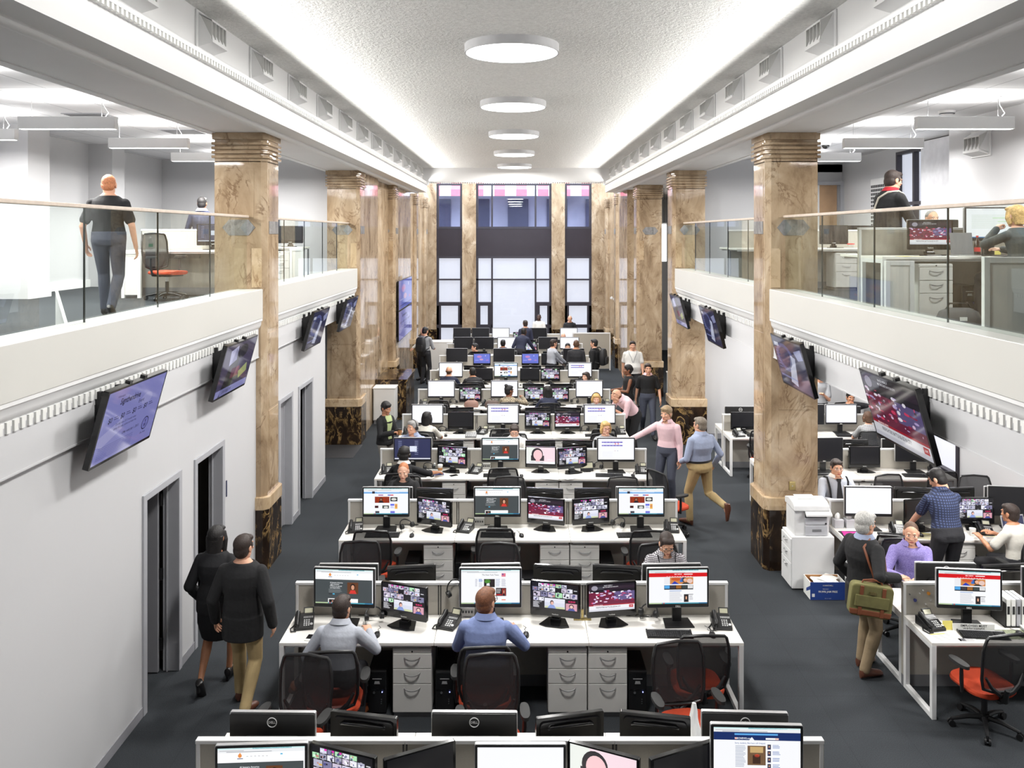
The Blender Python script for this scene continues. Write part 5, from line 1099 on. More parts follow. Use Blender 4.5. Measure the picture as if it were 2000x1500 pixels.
for k in range(10):
    y = Yk(k); row = '%s desk row' % ORD[k]
    dn = 0
    for i, (x, t, pic) in enumerate(ROWS[k]):
        kind = 'V' if k == 0 and i == 5 or (pic in ('multi', 'news', 'face', 'slide') or (pic == 'off' and k < 8 and i not in (0, 5))) else 'D'
        if k == 7 and i == 2: kind = 'D'
        monitor(kind, x, y + (.40 if kind == 'D' else .42) - (.05 if abs(t) > 15 else 0), DT, t, pic, 'number %d from the left on the %s' % (i + 1, row) if 0 else '%s from left on the %s' % (ORD[i], row), low=(k == 0 and i in (0, 3)), var=k * 10 + i if kind == 'V' and k < 5 else 0)
    if k < 9:
        for i, (kind, x) in enumerate((('D', -1.77), ('V', -1.14), ('D', -.28), ('V', .42), ('V', 1.05), ('D', 1.68))):
            t = rnd.uniform(-3, 3) if kind == 'D' else rnd.uniform(-12, 12)
            if k == 0 and i == 3: t = 12
            back_monitor(kind, x + rnd.uniform(-.03, .03), y + .80 + (.06 if k else 0), DT, t, '%s from left, far side of the %s' % (ORD[i], row), rnd.choice(['white', 'blue', 'off']))
    if k <= 8:
        for x, w in ((-1.01, 'left one'), (.50, 'middle one'), (.89, 'right one')):
            if (k == 5 and x > 0) or (k == 6 and x < 0): continue
            place('ped', (x, y + .30, 0), 0, 'pale grey three-drawer pedestal, %s of three under the %s' % (w, row), 'cabinet', 'drawer pedestals')
        for x, w in ((-1.36, 'left one'), (-.70, 'middle one'), (1.19, 'right one')):
            if k == 6 and x < -1: continue
            place('pc', (x, y + .30, 0), 0, 'black computer tower, %s of three under the %s' % (w, row), 'computer', 'computer towers')
    if k <= 6:
        for x, w, tz in [q for q in ((-2.14, 'left end', 8), (-.68 if k else -.97, 'left middle', -18), (2.07, 'right end', -4)) if 0 < k < 6 or q[0] not in (-.68, -.97)]:
            place('phone', (x, y + .36, DT), R(tz + rnd.uniform(-4, 4)), 'black desk phone at the %s of the %s' % (w, row), 'phone', 'desk phones')
        for x, w in ((-1.72, 'left'), (-.27, 'middle'), (1.56, 'right')):
            place('keyboard', (x + rnd.uniform(-.05, .05), y + .16, DT), R(rnd.uniform(-5, 5)), 'black keyboard with silver strip at the %s seat of the %s' % (w, row), 'keyboard', 'keyboards')
            place('mouse', (x + .36 + rnd.uniform(-.02, .03), y + .14, DT), R(rnd.uniform(-12, 12)), 'black computer mouse at the %s seat of the %s' % (w, row), 'mouse', 'computer mice')
        t = thing('socket_box', 'white desk socket box with black outlets below the middle monitor, %s' % row, 'socket', (-.50, y + .56, DT), 0, 'desk socket boxes'); MB(PEDM).box(-.07, .07, -.02, .03, 0, .10).build('housing', t, bev=.004); q = MB(BLACK)
        for i in range(4): q.box(-.055 + i * .03, -.038 + i * .03, -.0225, -.018, .045, .07)
        q.build('outlet', t)
    if k <= 5:
        for x, tz, w in ((-1.43, 30, 'between the first two monitors'), (1.34, -40, 'before the last monitor')):
            t = place('headset', (x, y + (.30 if x < 0 else .38) + (.07 if k % 2 else 0), DT + .062), R(tz + rnd.uniform(-15, 15)), 'black headset lying %s of the %s' % (w, row), 'headset', 'headsets on the desks'); t.rotation_euler.x = R(-62)
        for x, w in ((-1.45, 'left'), (-.5, 'middle'), (1.35, 'right')):
            pts = []; a = 0
            for i in range(22): a += rnd.uniform(.3, .8); pts.append((rnd.uniform(.02, .11) * math.cos(a) * 1.6 + (i - 11) * .006, rnd.uniform(.01, .026) * math.sin(a), rnd.uniform(.003, .012)))
            t = thing('computer_cable', 'thin black cable tangled on the desk at the %s seat, %s' % (w, row), 'cable', (x, y + .562, DT + .001), 0, 'cables on the desks'); MB(RUBBER).tube(pts, .0028, 5).build('cord', t)
# chairs: camera side and far side
NEARC = {1: [(-1.66, -.42, 4, 'o'), (-.29, -.34, 3, 'o'), (1.72, -.12, 2, '')], 2: [(-1.78, -.12, -3, ''), (-.26, -.05, 0, ''), (1.66, -.12, 0, '')], 3: [(-1.79, -.36, 0, 'o'), (-.22, -.05, 3, ''), (2.42, -.35, -58, '')], 4: [(-1.72, -.34, -4, 'o'), (-.26, -.12, 0, ''), (1.66, -.12, 0, '')], 5: [(-1.72, -.12, 0, ''), (-.17, -.36, 4, 'o'), (.72, -.42, 0, 'o')], 6: [(-1.72, -.40, 0, 'o'), (-1.06, -.50, 6, 'o'), (1.6, -.12, 0, '')], 7: [(-.25, -.15, 0, ''), (1.55, -.12, 0, '')]}
FARC = {0: [(-1.88, .42, -10, ''), (-.20, .44, 4, ''), (1.50, .66, 8, '')], 1: [(-1.85, .42, 4, ''), (-.22, .36, -4, ''), (1.70, .34, 3, 'o')], 2: [(-1.66, .42, 4, 'o'), (-.1, .38, 0, ''), (1.62, .36, 0, '')], 3: [(-1.84, .40, -4, 'o'), (-.03, .42, 0, 'o'), (1.62, .42, 4, 'o')], 4: [(-1.7, .36, 0, ''), (1.70, .42, 4, 'o')], 5: [(-1.7, .36, 0, ''), (1.72, .42, 0, 'o')], 6: [(-.3, .36, 0, '')]}
def chair(x, y, a, lab): CHAIRS.append((x, y, 0)); place('chair', (x, y, 0), R(a), lab, 'chair', 'black mesh office chairs')
SEAT = ('left', 'middle', 'right')
for k, L in NEARC.items():
    for i, (x, d, a, o) in enumerate(L): chair(x, Yk(k) + d, a, '%sblack mesh office chair, %s from left, camera side of the %s desk row' % ('occupied ' if o else 'empty ', ORD[i], ORD[k]))
for k, L in FARC.items():
    for i, (x, d, a, o) in enumerate(L): chair(x, Yk(k) + 1.26 + d, 180 + a, '%sblack mesh office chair, %s from left, far side of the %s desk row' % ('occupied ' if o else 'empty ', ORD[i], ORD[k]))

# ---------------------------------------------------------------- desk rows on the right, under the mezzanine
RX = {1: 4.02, 2: 4.26, 3: 4.12, 4: 4.15}
for k, x0 in RX.items(): bench(k, x0, (x0 + .75, x0 + 2.25), 1, 'side')
def srow(k): return 'the %s side desk row' % ORD[k]
monitor('D', 4.57, Yk(1) + .36, DT, -6, 'red', 'at the aisle end of ' + srow(1)); monitor('D', 5.46, Yk(1) + .38, DT, -10, 'off', 'beside the binders on ' + srow(1))
back_monitor('D', 4.60, Yk(1) + .89, DT, -3, 'aisle end, far side of ' + srow(1)); back_monitor('V', 5.24, Yk(1) + .89, DT, 6, 'beyond the binders on ' + srow(1))
monitor('D', 4.72, Yk(2) + .42, DT, -3, 'white', 'behind the satchel carrier'); monitor('V', 5.42, Yk(2) + .40, DT, 14, 'off', 'before the plaid shirt on ' + srow(2)); monitor('V', 6.16, Yk(2) + .44, DT, 0, 'multi', 'behind the plaid shirt on ' + srow(2), var=77); monitor('D', 6.66, Yk(2) + .42, DT, -8, 'off', 'wall end of ' + srow(2))
back_monitor('D', 4.92, Yk(2) + .89, DT, 0, 'before the person with braces'); back_monitor('V', 5.55, Yk(2) + .89, DT, -8, 'next to the person with braces'); back_monitor('V', 6.15, Yk(2) + .89, DT, 6, 'beyond the plaid shirt'); back_monitor('D', 6.85, Yk(2) + .89, DT, 0, 'wall end of ' + srow(2))
monitor('D', 5.12, Yk(3) + .40, DT, 3, 'off', 'behind the person with braces'); monitor('V', 5.80, Yk(3) + .42, DT, 0, 'off', 'left of the empty chair on ' + srow(3)); monitor('D', 6.62, Yk(3) + .40, DT, -3, 'off', 'under the big television on ' + srow(3))
back_monitor('V', 5.1, Yk(3) + .89, DT, 0, 'aisle half of ' + srow(3)); back_monitor('V', 5.8, Yk(3) + .89, DT, 3, 'next one along ' + srow(3)); back_monitor('D', 6.6, Yk(3) + .89, DT, 0, 'wall end of ' + srow(3))
monitor('V', 4.52, Yk(4) + .40, DT, 0, 'off', 'between two pillars on ' + srow(4)); monitor('D', 6.46, Yk(4) + .42, DT, 0, 'white', 'lit one beyond the big pillar on ' + srow(4)); back_monitor('D', 4.58, Yk(4) + .89, DT, 0, 'aisle end of ' + srow(4)); back_monitor('D', 6.72, Yk(4) + .89, DT, 0, 'wall end of ' + srow(4)); monitor('D', 5.8, Yk(4) + .40, DT, 0, 'off', 'next to the lit one on ' + srow(4))
for k, x, dx, w in ((1, 4.17, 12, 'beside the pin board divider'), (2, 5.05, -12, 'next to the open folder'), (2, 6.20, -14, 'beside the laptop'), (3, 6.95, 0, 'under the big television'), (4, 4.36, 8, 'between the two pillars')):
    place('phone', (x, Yk(k) + {4: .16, 2: .27}.get(k, .33), DT), R(dx), 'black desk phone %s on %s' % (w, srow(k)), 'phone', 'desk phones')
for k, x, w in ((1, 4.60, 'below the red banner page'), (2, 4.98, 'near the plain white screen'), (3, 6.55, 'before the empty chair'), (4, 6.5, 'before the lit screen'), (4, 4.75, 'between the two pillars')):
    place('keyboard', (x, Yk(k) + .14, DT), R(-6), 'black keyboard %s on %s' % (w, srow(k)), 'keyboard', 'keyboards')
for k, x, w in ((1, 4.97, 'beside the keyboard'), (2, 5.3, 'between keyboard and folder')): place('mouse', (x, Yk(k) + .16, DT), 0, 'black computer mouse %s on %s' % (w, srow(k)), 'mouse', 'computer mice')
for k, x, w in ((2, 5.76, 'beside the plaid shirt'), (3, 5.75, 'left of the empty chair'), (3, 5.36, 'behind the person with braces')): place('ped', (x, Yk(k) + .30, 0), 0, 'pale grey pedestal %s under %s' % (w, srow(k)), 'cabinet', 'drawer pedestals')
for k, x, w in ((2, 6.05, 'beside the pedestal'), (3, 6.15, 'behind the empty chair')): place('pc', (x, Yk(k) + .30, 0), 0, 'black computer tower %s under %s' % (w, srow(k)), 'computer', 'computer towers')
for x, y, a, w in ((4.46, 8.0, 12, 'empty mesh office chair with orange seat in front of the red banner page'), (4.62, 9.88, 174, 'occupied mesh chair of the person in the lavender shirt'), (4.76, 10.50, -24, 'empty mesh chair pushed aside next to the plaid shirt'), (6.28, 10.4, 10, 'occupied mesh chair at the wall end of the third side row'), (4.78, 12.62, 178, 'occupied mesh chair of the person with braces'), (6.62, 13.3, 2, 'empty mesh chair under the big television'), (5.75, 12.6, 190, 'empty mesh chair behind the plaid shirt'), (6.98, 12.55, 176, 'empty mesh chair near the wall beyond the plaid shirt'), (4.72, 15.98, -20, 'empty mesh chair with orange seat between the two pillars'), (6.72, 15.95, -14, 'occupied mesh chair of the person in the striped top')):
    chair(x, y, a, w)
def sheet(name, label, cat, x, y, z, w, d, rz, m, n=1, lines=True, col=None):
    t = thing(name, label, cat, (x, y, z), R(rz)); q = MB(m)
    for i in range(n):
        q.T = Euler((0, 0, R(rnd.uniform(-9, 9) if n > 1 else 0))).to_matrix().to_4x4(); q.box(-w / 2, w / 2, -d / 2, d / 2, i * .0012, (i + 1) * .0012)
    q.T = Mx(); q.build('sheet', t)
    if lines:
        q = MB(mat('grey_print', rgb(150, 150, 156), .8))
        for i in range(7): q.box(-w * .4, w * rnd.uniform(.1, .4), d * (.36 - i * .11), d * (.36 - i * .11) + .004, n * .0012, n * .0012 + .0004)
        q.build('print', t)
    if col: MB(col).box(-w * .42, w * .1, d * .3, d * .38, n * .0012, n * .0012 + .0006).build('highlight', t)
    return t
sheet('paper_sheet', 'printed sheet with yellow highlights at the aisle corner of the second side desk', 'paper', 4.22, Yk(1) + .12, DT, .3, .2, 8, PAPER, 1, True, YELLOW)
sheet('paper_sheet', 'white form lying beside the highlighted sheet before the keyboard', 'paper', 4.42, Yk(1) + .05, DT, .21, .08, 0, PAPER)
sheet('paper_stack', 'thick white paper stack right of the orange-seated chair', 'paper', 5.16, Yk(1) + .16, DT, .23, .3, -12, PAPER, 22)
sheet('desk_pad', 'green-edged patterned desk pad under the keyboard', 'desk pad', 4.80, Yk(1) + .17, DT, .62, .2, 0, mat('green_grey_pad', rgb(150, 156, 130), .8, var=.3, scale=40), 1, False)
t = thing('letter_sign', 'white sign reading employees must wash hands below the red banner screen', 'sign', (4.56, Yk(1) + .245, DT), R(-4)); MB(PAPER).box(-.2, .2, 0, .004, 0, .07).build('board', t); q = MB(BLACK); q.text('EMPLOYEES MUST', .032, (0, -.001, .05), bold=.012); q.text('WASH HANDS', .032, (0, -.001, .02), bold=.012); q.build('lettering', t)
t = thing('sticky_note', 'pale yellow sticky note standing under the red banner screen corner', 'note', (4.31, Yk(1) + .27, DT)); MB(YELLOW).box(-.05, .05, 0, .003, 0, .09).build('sheet', t)
t = thing('magazine_file', 'black file holder with white binders beside the red banner screen', 'file holder', (5.03, Yk(1) + .44, DT)); q = MB(BLACK); q.box(-.12, .12, -.13, .13, 0, .01); q.box(-.12, -.115, -.13, .13, 0, .25); q.box(.115, .12, -.13, .13, 0, .25); q.box(-.12, .12, .125, .13, 0, .25); q.build('holder', t)
for i, c in enumerate((PAPER, PAPER, JAMB, PAPER)): 
    b = thing('ring_binder', '%s binder, %s from the left in the black file holder' % ('grey' if c is JAMB else 'white', ORD[i]), 'binder', (4.95 + i * .052, Yk(1) + .43, DT + .011)); MB(c).box(-.02, .02, -.11, .11, 0, .27).build('cover', b, bev=.003); MB(BLACK).box(-.012, .012, -.1125, -.11, .12, .2).build('spine_label', b)
pin = [(-.55, .96, (90, 90, 96)), (-.44, .90, (60, 64, 130)), (-.27, 1.0, (220, 220, 220)), (-.16, .97, (220, 150, 60)), (-.12, .90, (225, 225, 225)), (-.22, .86, (215, 215, 215)), (-.34, .97, (225, 225, 225))]
for i, (dx, zz, c) in enumerate(pin):
    big = c in ((60, 64, 130), (220, 150, 60)); t = thing('push_pin', '%s push pin, %s from the bag side on the divider beside the phone' % ({(90, 90, 96): 'grey', (60, 64, 130): 'large blue', (220, 150, 60): 'large orange'}.get(c, 'small white'), ORD[i]), 'pin', (4.36 + dx * .5, Yk(1) + .61, zz)); r = .018 if big else .007; MB(mat('pin_%d_%d_%d' % c, rgb(*c), .4)).cyl((0, -.022, 0), (0, -.006, 0), r, r * .8, 12).build('head', t); MB(STEEL).cyl((0, -.006, 0), (0, .003, 0), .0015, n=6).build('needle', t)
# things on the third side row: folders, tissues, cups, laptop
sheet('folder', 'magenta folder lying on a black folder at the aisle corner, third side row', 'folder', 4.42, Yk(2) + .22, DT + .004, .22, .16, -6, mat('magenta_card', rgb(214, 60, 160), .6), 3, False)
sheet('folder', 'black folder under the magenta folder', 'folder', 4.42, Yk(2) + .22, DT, .27, .22, -6, BLACK, 3, False)
for x, l in ((4.345, 'grey tissue box with a tissue standing up, near the printer'), (4.50, 'second tissue box, below the corner of the white screen')):
    t = thing('tissue_box', l, 'box', (x, Yk(2) + .50, DT)); MB(mat('grey_box_card', rgb(186, 186, 190), .7)).box(-.06, .06, -.06, .06, 0, .11).build('box', t, bev=.003)
    q = MB(PAPER); q.rings([[(.035 * f * math.cos(a) * (1 + .3 * math.sin(3 * a)), .02 * f * math.sin(a), z) for a in [j * math.pi / 6 for j in range(12)]] for f, z in ((.8, .108), (1, .14), (.75, .17), (.25, .19))]); q.build('tissue', t)
sheet('open_folder', 'open cream folder with yellow note on the third side row', 'folder', 5.42, Yk(2) + .13, DT, .34, .25, -24, mat('cream_card', rgb(226, 220, 180), .8), 2, True, YELLOW)
sheet('paper_sheet', 'sheets with yellow print beside the laptop, third side row', 'paper', 6.24, Yk(2) + .08, DT, .3, .12, -8, PAPER, 3, True, YELLOW)
def cup(x, y, z, label, body, lid=None, r=.04, h=.11, straw=None, sleeve=None):
    t = thing('cup', label, 'cup', (x, y, z)); MB(body).lathe([(r * .72, 0), (r, h), (r * .96, h), (r * .68, .005)], 20, (0, 0, 0), False).build('cup_wall', t); MB(body).lathe([(r * .72, 0), (r * .72, .006)], 20).build('base', t)
    if sleeve: MB(sleeve).lathe([(r * .83, h * .3), (r * .96, h * .72), (r * .97, h * .72), (r * .84, h * .3)], 20, (0, 0, 0), False).build('sleeve', t)
    if lid: MB(lid).lathe([(r * 1.06, h - .004), (r * 1.06, h + .006), (r * .9, h + .014), (.01, h + .014)], 20).build('lid', t)
    if straw: MB(straw).tube([(0, 0, .02), (.01, .005, h + .09)], .004, 6).build('straw', t)
    return t
ORS = mat('orange_straw', rgb(226, 96, 60), .4)
cup(5.57, Yk(2) + .22, DT, 'clear plastic cup with orange straw before the plaid shirt', CUPG, None, .045, .13, ORS)
cup(5.98, Yk(2) + .16, DT, 'white paper cup beside the desk phone, third side row', PAPER, None, .042, .1)
t = thing('laptop', 'silver laptop with a lit screen at the wall end of the third side row', 'laptop', (6.60, Yk(2) + .12, DT), R(10)); MB(SILVER).box(-.17, .17, -.12, .12, 0, .014).build('base', t, bev=.003); MB(KEYM).box(-.14, .14, -.02, .1, .0135, .0155).build('keyboard_deck', t)
q = MB(SILVER); q.at((0, .12, .014), (R(-14), 0, 0)).box(-.17, .17, 0, .008, 0, .225); l = q.build('lid', t, bev=.003); o = MB(SCREEN).box(0, .1, 0, .1, 0, .1).build('screen', t); o.data = screen('L', 'desktop'); o.location = (0, .117 + .027, .014 + .112); o.rotation_euler = (R(-14), 0, 0)
# printer on its cabinet and the paper carton
t = thing('drawer_cabinet', 'white drawer cabinet carrying the printer beside the big pillar', 'cabinet', (3.92, 11.28, 0), R(-90)); q = MB(DESKM); q.box(-.2, .2, -.28, .28, .02, .70); q.build('body', t, bev=.005)
for z0, z1 in ((.52, .67), (.36, .51), (.04, .35)):
    d = MB(DESKM).box(-.19, .19, -.296, -.28, z0, z1).build('drawer', t, bev=.003); zh = z1 - .05; MB(STEEL).tube([(-.07, -.296, zh + .006), (-.04, -.318, zh - .006), (.04, -.318, zh - .006), (.07, -.296, zh + .006)], .006, 7).build('handle', d)
q = MB(DESKM); q.box(-.05, .11, -.36, -.297, .565, .585)
PRN = mat('printer_plastic', rgb(222, 222, 222), .45); PRN2 = mat('printer_grey_plastic', rgb(190, 191, 196), .45)
t = thing('printer', 'white laser printer with scanner lid on the drawer cabinet', 'printer', (3.92, 11.29, .70)); q = MB(PRN); q.box(-.23, .23, -.16, .19, 0, .33); q.build('body', t, bev=.012)
q = MB(PRN); q.prism([(-.20, .335), (.20, .345), (.20, .42), (.05, .46), (-.12, .44), (-.19, .40)], 'x', -.245, .225); q.build('scanner_lid', t, bev=.01); q = MB(PRN); q.prism([(-.24, .30), (-.15, .36), (-.15, .33), (-.24, .275)], 'x', -.1, .245); q.build('control_panel', t, bev=.004)
MB(PRN2).box(-.09, .20, -.175, -.16, .15, .235).build('front_panel', t, bev=.004); MB(PRN2).box(-.09, .20, -.178, -.16, .005, .135).build('paper_tray', t, bev=.004); MB(mat('dark_slot', rgb(60, 61, 64), .6)).box(-.09, .20, -.163, -.158, .24, .30).build('output_slot', t); MB(KICK).box(.0, .12, -.182, -.176, .06, .09).build('tray_grip', t); q = MB(GREYP); q.text('CANON', .02, (.06, -.1765, .215), bold=.01); q.build('lettering', t)
MB(BLACK).cyl((.18, -.18, .165), (.18, -.172, .165), .012).build('release_button', t); MB(PAPER).box(-.15, .10, -.05, .14, .452, .458).build('feeder_sheet', t)
t = thing('paper_carton', 'blue and white open paper carton full of waste paper beside the cabinet', 'box', (4.0, 10.90, 0)); q = MB(BLUEB); q.box(-.225, .225, -.13, -.122, .005, .23); q.m(PAPER); q.box(-.225, -.217, -.122, .13, .005, .23); q.box(.217, .225, -.122, .13, .005, .23); q.box(-.217, .217, .122, .13, .005, .23); q.m(CARD); q.box(-.217, .217, -.122, .122, 0, .012); q.box(-.217, .217, .117, .122, .012, .228); q.box(-.217, -.212, -.122, .117, .012, .228); q.build('carton', t)
MB(BLUEB).prism([(-.13, .14), (.02, .06), (.02, .10), (-.13, .19)], 'x', -.2265, -.225).build('side_stripe', t); q = MB(PAPER); q.text('HAMMERMILL', .022, (0, -.1315, .19), bold=.005); q.text('99.99% JAM FREE', .034, (0, -.1315, .11), bold=.02); q.text('THE ONLY', .016, (-.03, -.1315, .145)); q.text('8.5 x 11  20 lb', .014, (0, -.1315, .025)); q.build('lettering', t)
MB(PAPER).box(-.205, -.17, -.1315, -.13, .045, .085).build('white_mark', t)
for i, (dx, dy, rz, l) in enumerate(((0, 0, 8, 'white sheets heaped in the blue carton'), (.06, .03, 40, 'crooked white sheet on top of the blue carton'))):
    t = sheet('waste_paper', l, 'paper', 4.0 + dx, 10.9 + dy, .205 + i * .014, .3 - .06 * i, .2 - .03 * i, rz if i else 0, PAPER, 6 - 3 * i, False); t.rotation_euler.x = R(4 * i)

# counter along the right aisle beyond the pillars
t = thing('side_counter', 'long white counter along the aisle before the far right columns', 'counter', (4.2, 23.6, 0)); MB(DESKW).box(-.3, .3, -2.1, .6, .715, .75).build('worktop', t, bev=.003); MB(DESKM).box(-.28, -.25, -1.5, .58, .08, .715).build('front_panel', t); MB(KICK).box(-.27, .27, -2.05, -1.5, .0, .715).build('end_cabinet', t)
t.location.x = 4.62
for i, (yy, w) in enumerate(((21.9, 'nearest the fourth pillar'), (22.6, 'in the middle'), (23.3, 'far end'))): monitor('V', 4.66, yy, .75, -55, 'off', 'on the white side counter, ' + w)

# ---------------------------------------------------------------- small things on the central rows
t = thing('smartphone', 'small white phone lying by the seated person, second desk row', 'phone', (-2.02, Yk(1) + .10, DT), R(-6)); MB(PAPER).box(-.033, .033, -.065, .065, 0, .009).build('case', t, bev=.003); MB(GLOSSB).box(-.029, .029, -.035, .055, .0088, .0096).build('screen', t)
t = thing('smartphone', 'dark phone lying on the fourth desk row beside the blue book', 'phone', (-1.02, Yk(3) + .18, DT), R(-60)); MB(BLACK).box(-.033, .033, -.065, .065, 0, .010).build('case', t, bev=.003); MB(GLOSSB).box(-.029, .029, -.05, .05, .0098, .0106).build('screen', t)
t = thing('notebook', 'blue notebook on the fourth desk row beside the coffee cup', 'book', (-1.27, Yk(3) + .20, DT), R(10)); MB(mat('blue_book_cloth', rgb(60, 70, 120), .7)).box(-.085, .085, -.06, .06, 0, .022).build('cover', t, bev=.003); MB(PAPER).box(-.08, .087, -.062, .055, .004, .018).build('pages', t)
cup(-1.26, Yk(3) + .38, DT, 'takeaway coffee cup with brown sleeve on the fourth desk row', PAPER, PAPER, .042, .115, None, CARD)
t = thing('water_bottle', 'small clear bottle beside the coffee cup, fourth desk row', 'bottle', (-1.35, Yk(3) + .36, DT)); MB(CUPG).lathe([(.025, 0), (.03, .01), (.03, .10), (.012, .13), (.012, .145)], 18).build('body', t); MB(PAPER).lathe([(.014, .14), (.014, .158), (.004, .158)], 14).build('cap', t)
for i, (k, x, dy, rz, n, l) in enumerate(((3, .92, .10, 14, 4, 'loose white papers before the tilted screen, fourth desk row'), (3, .55, .08, -6, 2, 'thin white papers left of the loose papers, fourth desk row'), (3, 1.98, .14, -10, 5, 'white papers at the right end, fourth desk row'), (4, .20, .16, 8, 4, 'white papers in the middle, fifth desk row'), (4, .85, .10, -8, 3, 'white papers below the news screen, fifth desk row'), (5, 1.25, .18, 20, 12, 'messy paper pile at the right, sixth desk row'), (5, -.95, .12, -20, 5, 'papers by the bags, sixth desk row'), (6, .2, .14, 10, 12, 'long paper heap, seventh desk row'), (6, .75, .12, -14, 9, 'paper heap right of the middle, seventh desk row'), (6, -.55, .15, 5, 5, 'papers left of the middle, seventh desk row'), (2, -2.05, .1, 0, 0, ''))):
    if n: sheet('paper_stack', l, 'paper', x, Yk(k) + dy, DT, .3, .21, rz, PAPER, n)
t = thing('desk_stand', 'grey desk device with slanted buttons on the fifth desk row', 'device', (-.88, Yk(4) + .10, DT)); MB(mat('device_grey', rgb(110, 110, 112), .5)).prism([(-.09, 0), (.09, 0), (.09, .07), (-.09, .02)], 'x', -.11, .11).build('housing', t, bev=.004); q = MB(KEYW)
for i in range(5):
    for j in range(3): q.at((-.08 + i * .04, -.05 + j * .045, .034 + j * .0125), (R(15.5), 0, 0)).bx((0, 0, 0), (.024, .02, .008))
q.build('button', t)
t = thing('tablet_stand', 'small black tablet on a stand before the tilted screen, fourth desk row', 'tablet', (1.18, Yk(3) + .40, DT), R(8)); q = MB(BLACK); q.at((0, 0, .012), (R(-18), 0, 0)).box(-.11, .11, 0, .012, 0, .15); q.build('case', t, bev=.004); q = MB(LCD); q.at((0, 0, .012), (R(-18), 0, 0)).box(-.1, .1, -.002, 0, .05, .135); q.build('display', t); q = MB(BLACK); q.box(-.06, .06, -.02, .09, 0, .014); q.build('foot', t)
BAG1 = mat('rose_bag_leather', rgb(150, 116, 104), .6, var=.1); BAG2 = mat('brown_bag_leather', rgb(92, 76, 70), .6, var=.1)
for x, m, l in ((-1.02, BAG1, 'soft rose-coloured handbag on the sixth desk row'), (-.55, BAG2, 'dark brown handbag on the sixth desk row')):
    t = thing('handbag', l, 'bag', (x, Yk(5) + .16, DT)); q = MB(m); q.rings([[(u * a, v * b, z) for u, v in rrect(2, 2, .8, 4)] for a, b, z in ((.15, .06, 0), (.17, .08, .05), (.15, .07, .12), (.09, .03, .16))]); q.build('body', t); MB(m).tube([(-.08, 0, .15), (-.05, 0, .2), (.05, 0, .2), (.08, 0, .15)], .007, 7).build('handle', t)
t = place('headset', (-.62, Yk(1) + .585, 1.0), R(30), 'black headset hooked over the divider left of the newspaper screen', 'headset'); t.rotation_euler.y = R(-20)
t.location.z = .985; t.location.y = Yk(1) + .57
t = thing('brass_bracket', 'small brass bracket on the desk between the two feed monitors, second row', 'bracket', (.68, Yk(1) + .50, DT)); MB(BRASS).box(-.09, .09, -.03, .03, 0, .008).build('plate', t, bev=.002); MB(BRASS).box(-.012, .012, -.01, .01, 0, .1).build('post', t)
t = thing('plastic_bag', 'crumpled white plastic bag behind the first desk row divider', 'bag', (1.36, Yk(0) + 1.02, DT)); q = MB(PAPER); r2 = random.Random(4); q.rings([[((.05 + r2.uniform(-.016, .016)) * f * math.cos(a), (.04 + r2.uniform(-.014, .014)) * f * math.sin(a), z) for a in [j * math.pi / 7 for j in range(14)]] for f, z in ((1, 0), (1.3, .06), (1.0, .14), (.8, .22), (.45, .31), (.25, .37))]); q.build('film', t)

# ---------------------------------------------------------------- televisions on the fascia and the video wall
for s, nm in ((-1, 'left'), (1, 'right')):
    for i, (y, pic, w) in enumerate(((7.37, 'offer', 0), (10.15, 'promo', 0), (14.3, 'drama', 0), (17.0, 'drama', 0)) if s < 0 else ((7.5, 'news', 0), (10.32, 'drama', 0), (14.6, 'drama', 0), (17.5, 'promo', 0))):
        place('tv', (s * 3.60, y, 3.40), 0 if s < 0 else math.pi, 'tilted television showing %s, %s on the %s balcony fascia' % (PICS[pic][0], ORD[i], nm), 'television', 'televisions on the balcony fascia', {'screen': screen('T', pic, 1 if i == 3 else 0)})
t = thing('video_wall', 'tall black pair of stacked screens on the left wall beyond the columns', 'screen', (-3.42, 26.0, 1.55)); 
for i in (0, 1):
    q = MB(GLOSSB); q.box(-.04, .0, -1.55, 1.55, i * .9, i * .9 + .88); q.build('bezel', t); o = MB(TVSCREEN).box(0, .1, 0, .1, 0, .1).build('screen', t); o.data = screen('W', 'slide' if i else 'offer', i + 5); o.location = (.003, 0, i * .9 + .44); o.rotation_euler = (0, 0, R(90)); o.scale = (1.95, 1, .98)
MB(BLACK).box(-.18, -.04, -1.2, 1.2, .1, 1.7).build('mounting_frame', t)
# ---------------------------------------------------------------- mezzanine furniture
MZ = 3.7
def mz(name, k, x, y, rz, label, cat, group=None, swap=None): return place(k, (x, y, MZ), R(rz), label, cat, group, swap)
def mdesk(x, y, rz, word, kind='desk_m'):
    place(kind, (x, y, MZ), R(rz), 'white desk %s' % word, 'desk', 'desks on the mezzanines')
def mend(x, y, w, h, word):
    t = thing('end_panel', 'white framed end panel %s' % word, 'panel', (x, y, MZ)); MB(PEDM).box(-w / 2 + .04, w / 2 - .04, -.012, .012, .05, h - .05).build('panel', t); q = MB(DESKM); q.box(-w / 2, -w / 2 + .05, -.025, .025, 0, h); q.box(w / 2 - .05, w / 2, -.025, .025, 0, h); q.box(-w / 2 + .05, w / 2 - .05, -.025, .025, h - .05, h); q.build('frame', t, bev=.003)
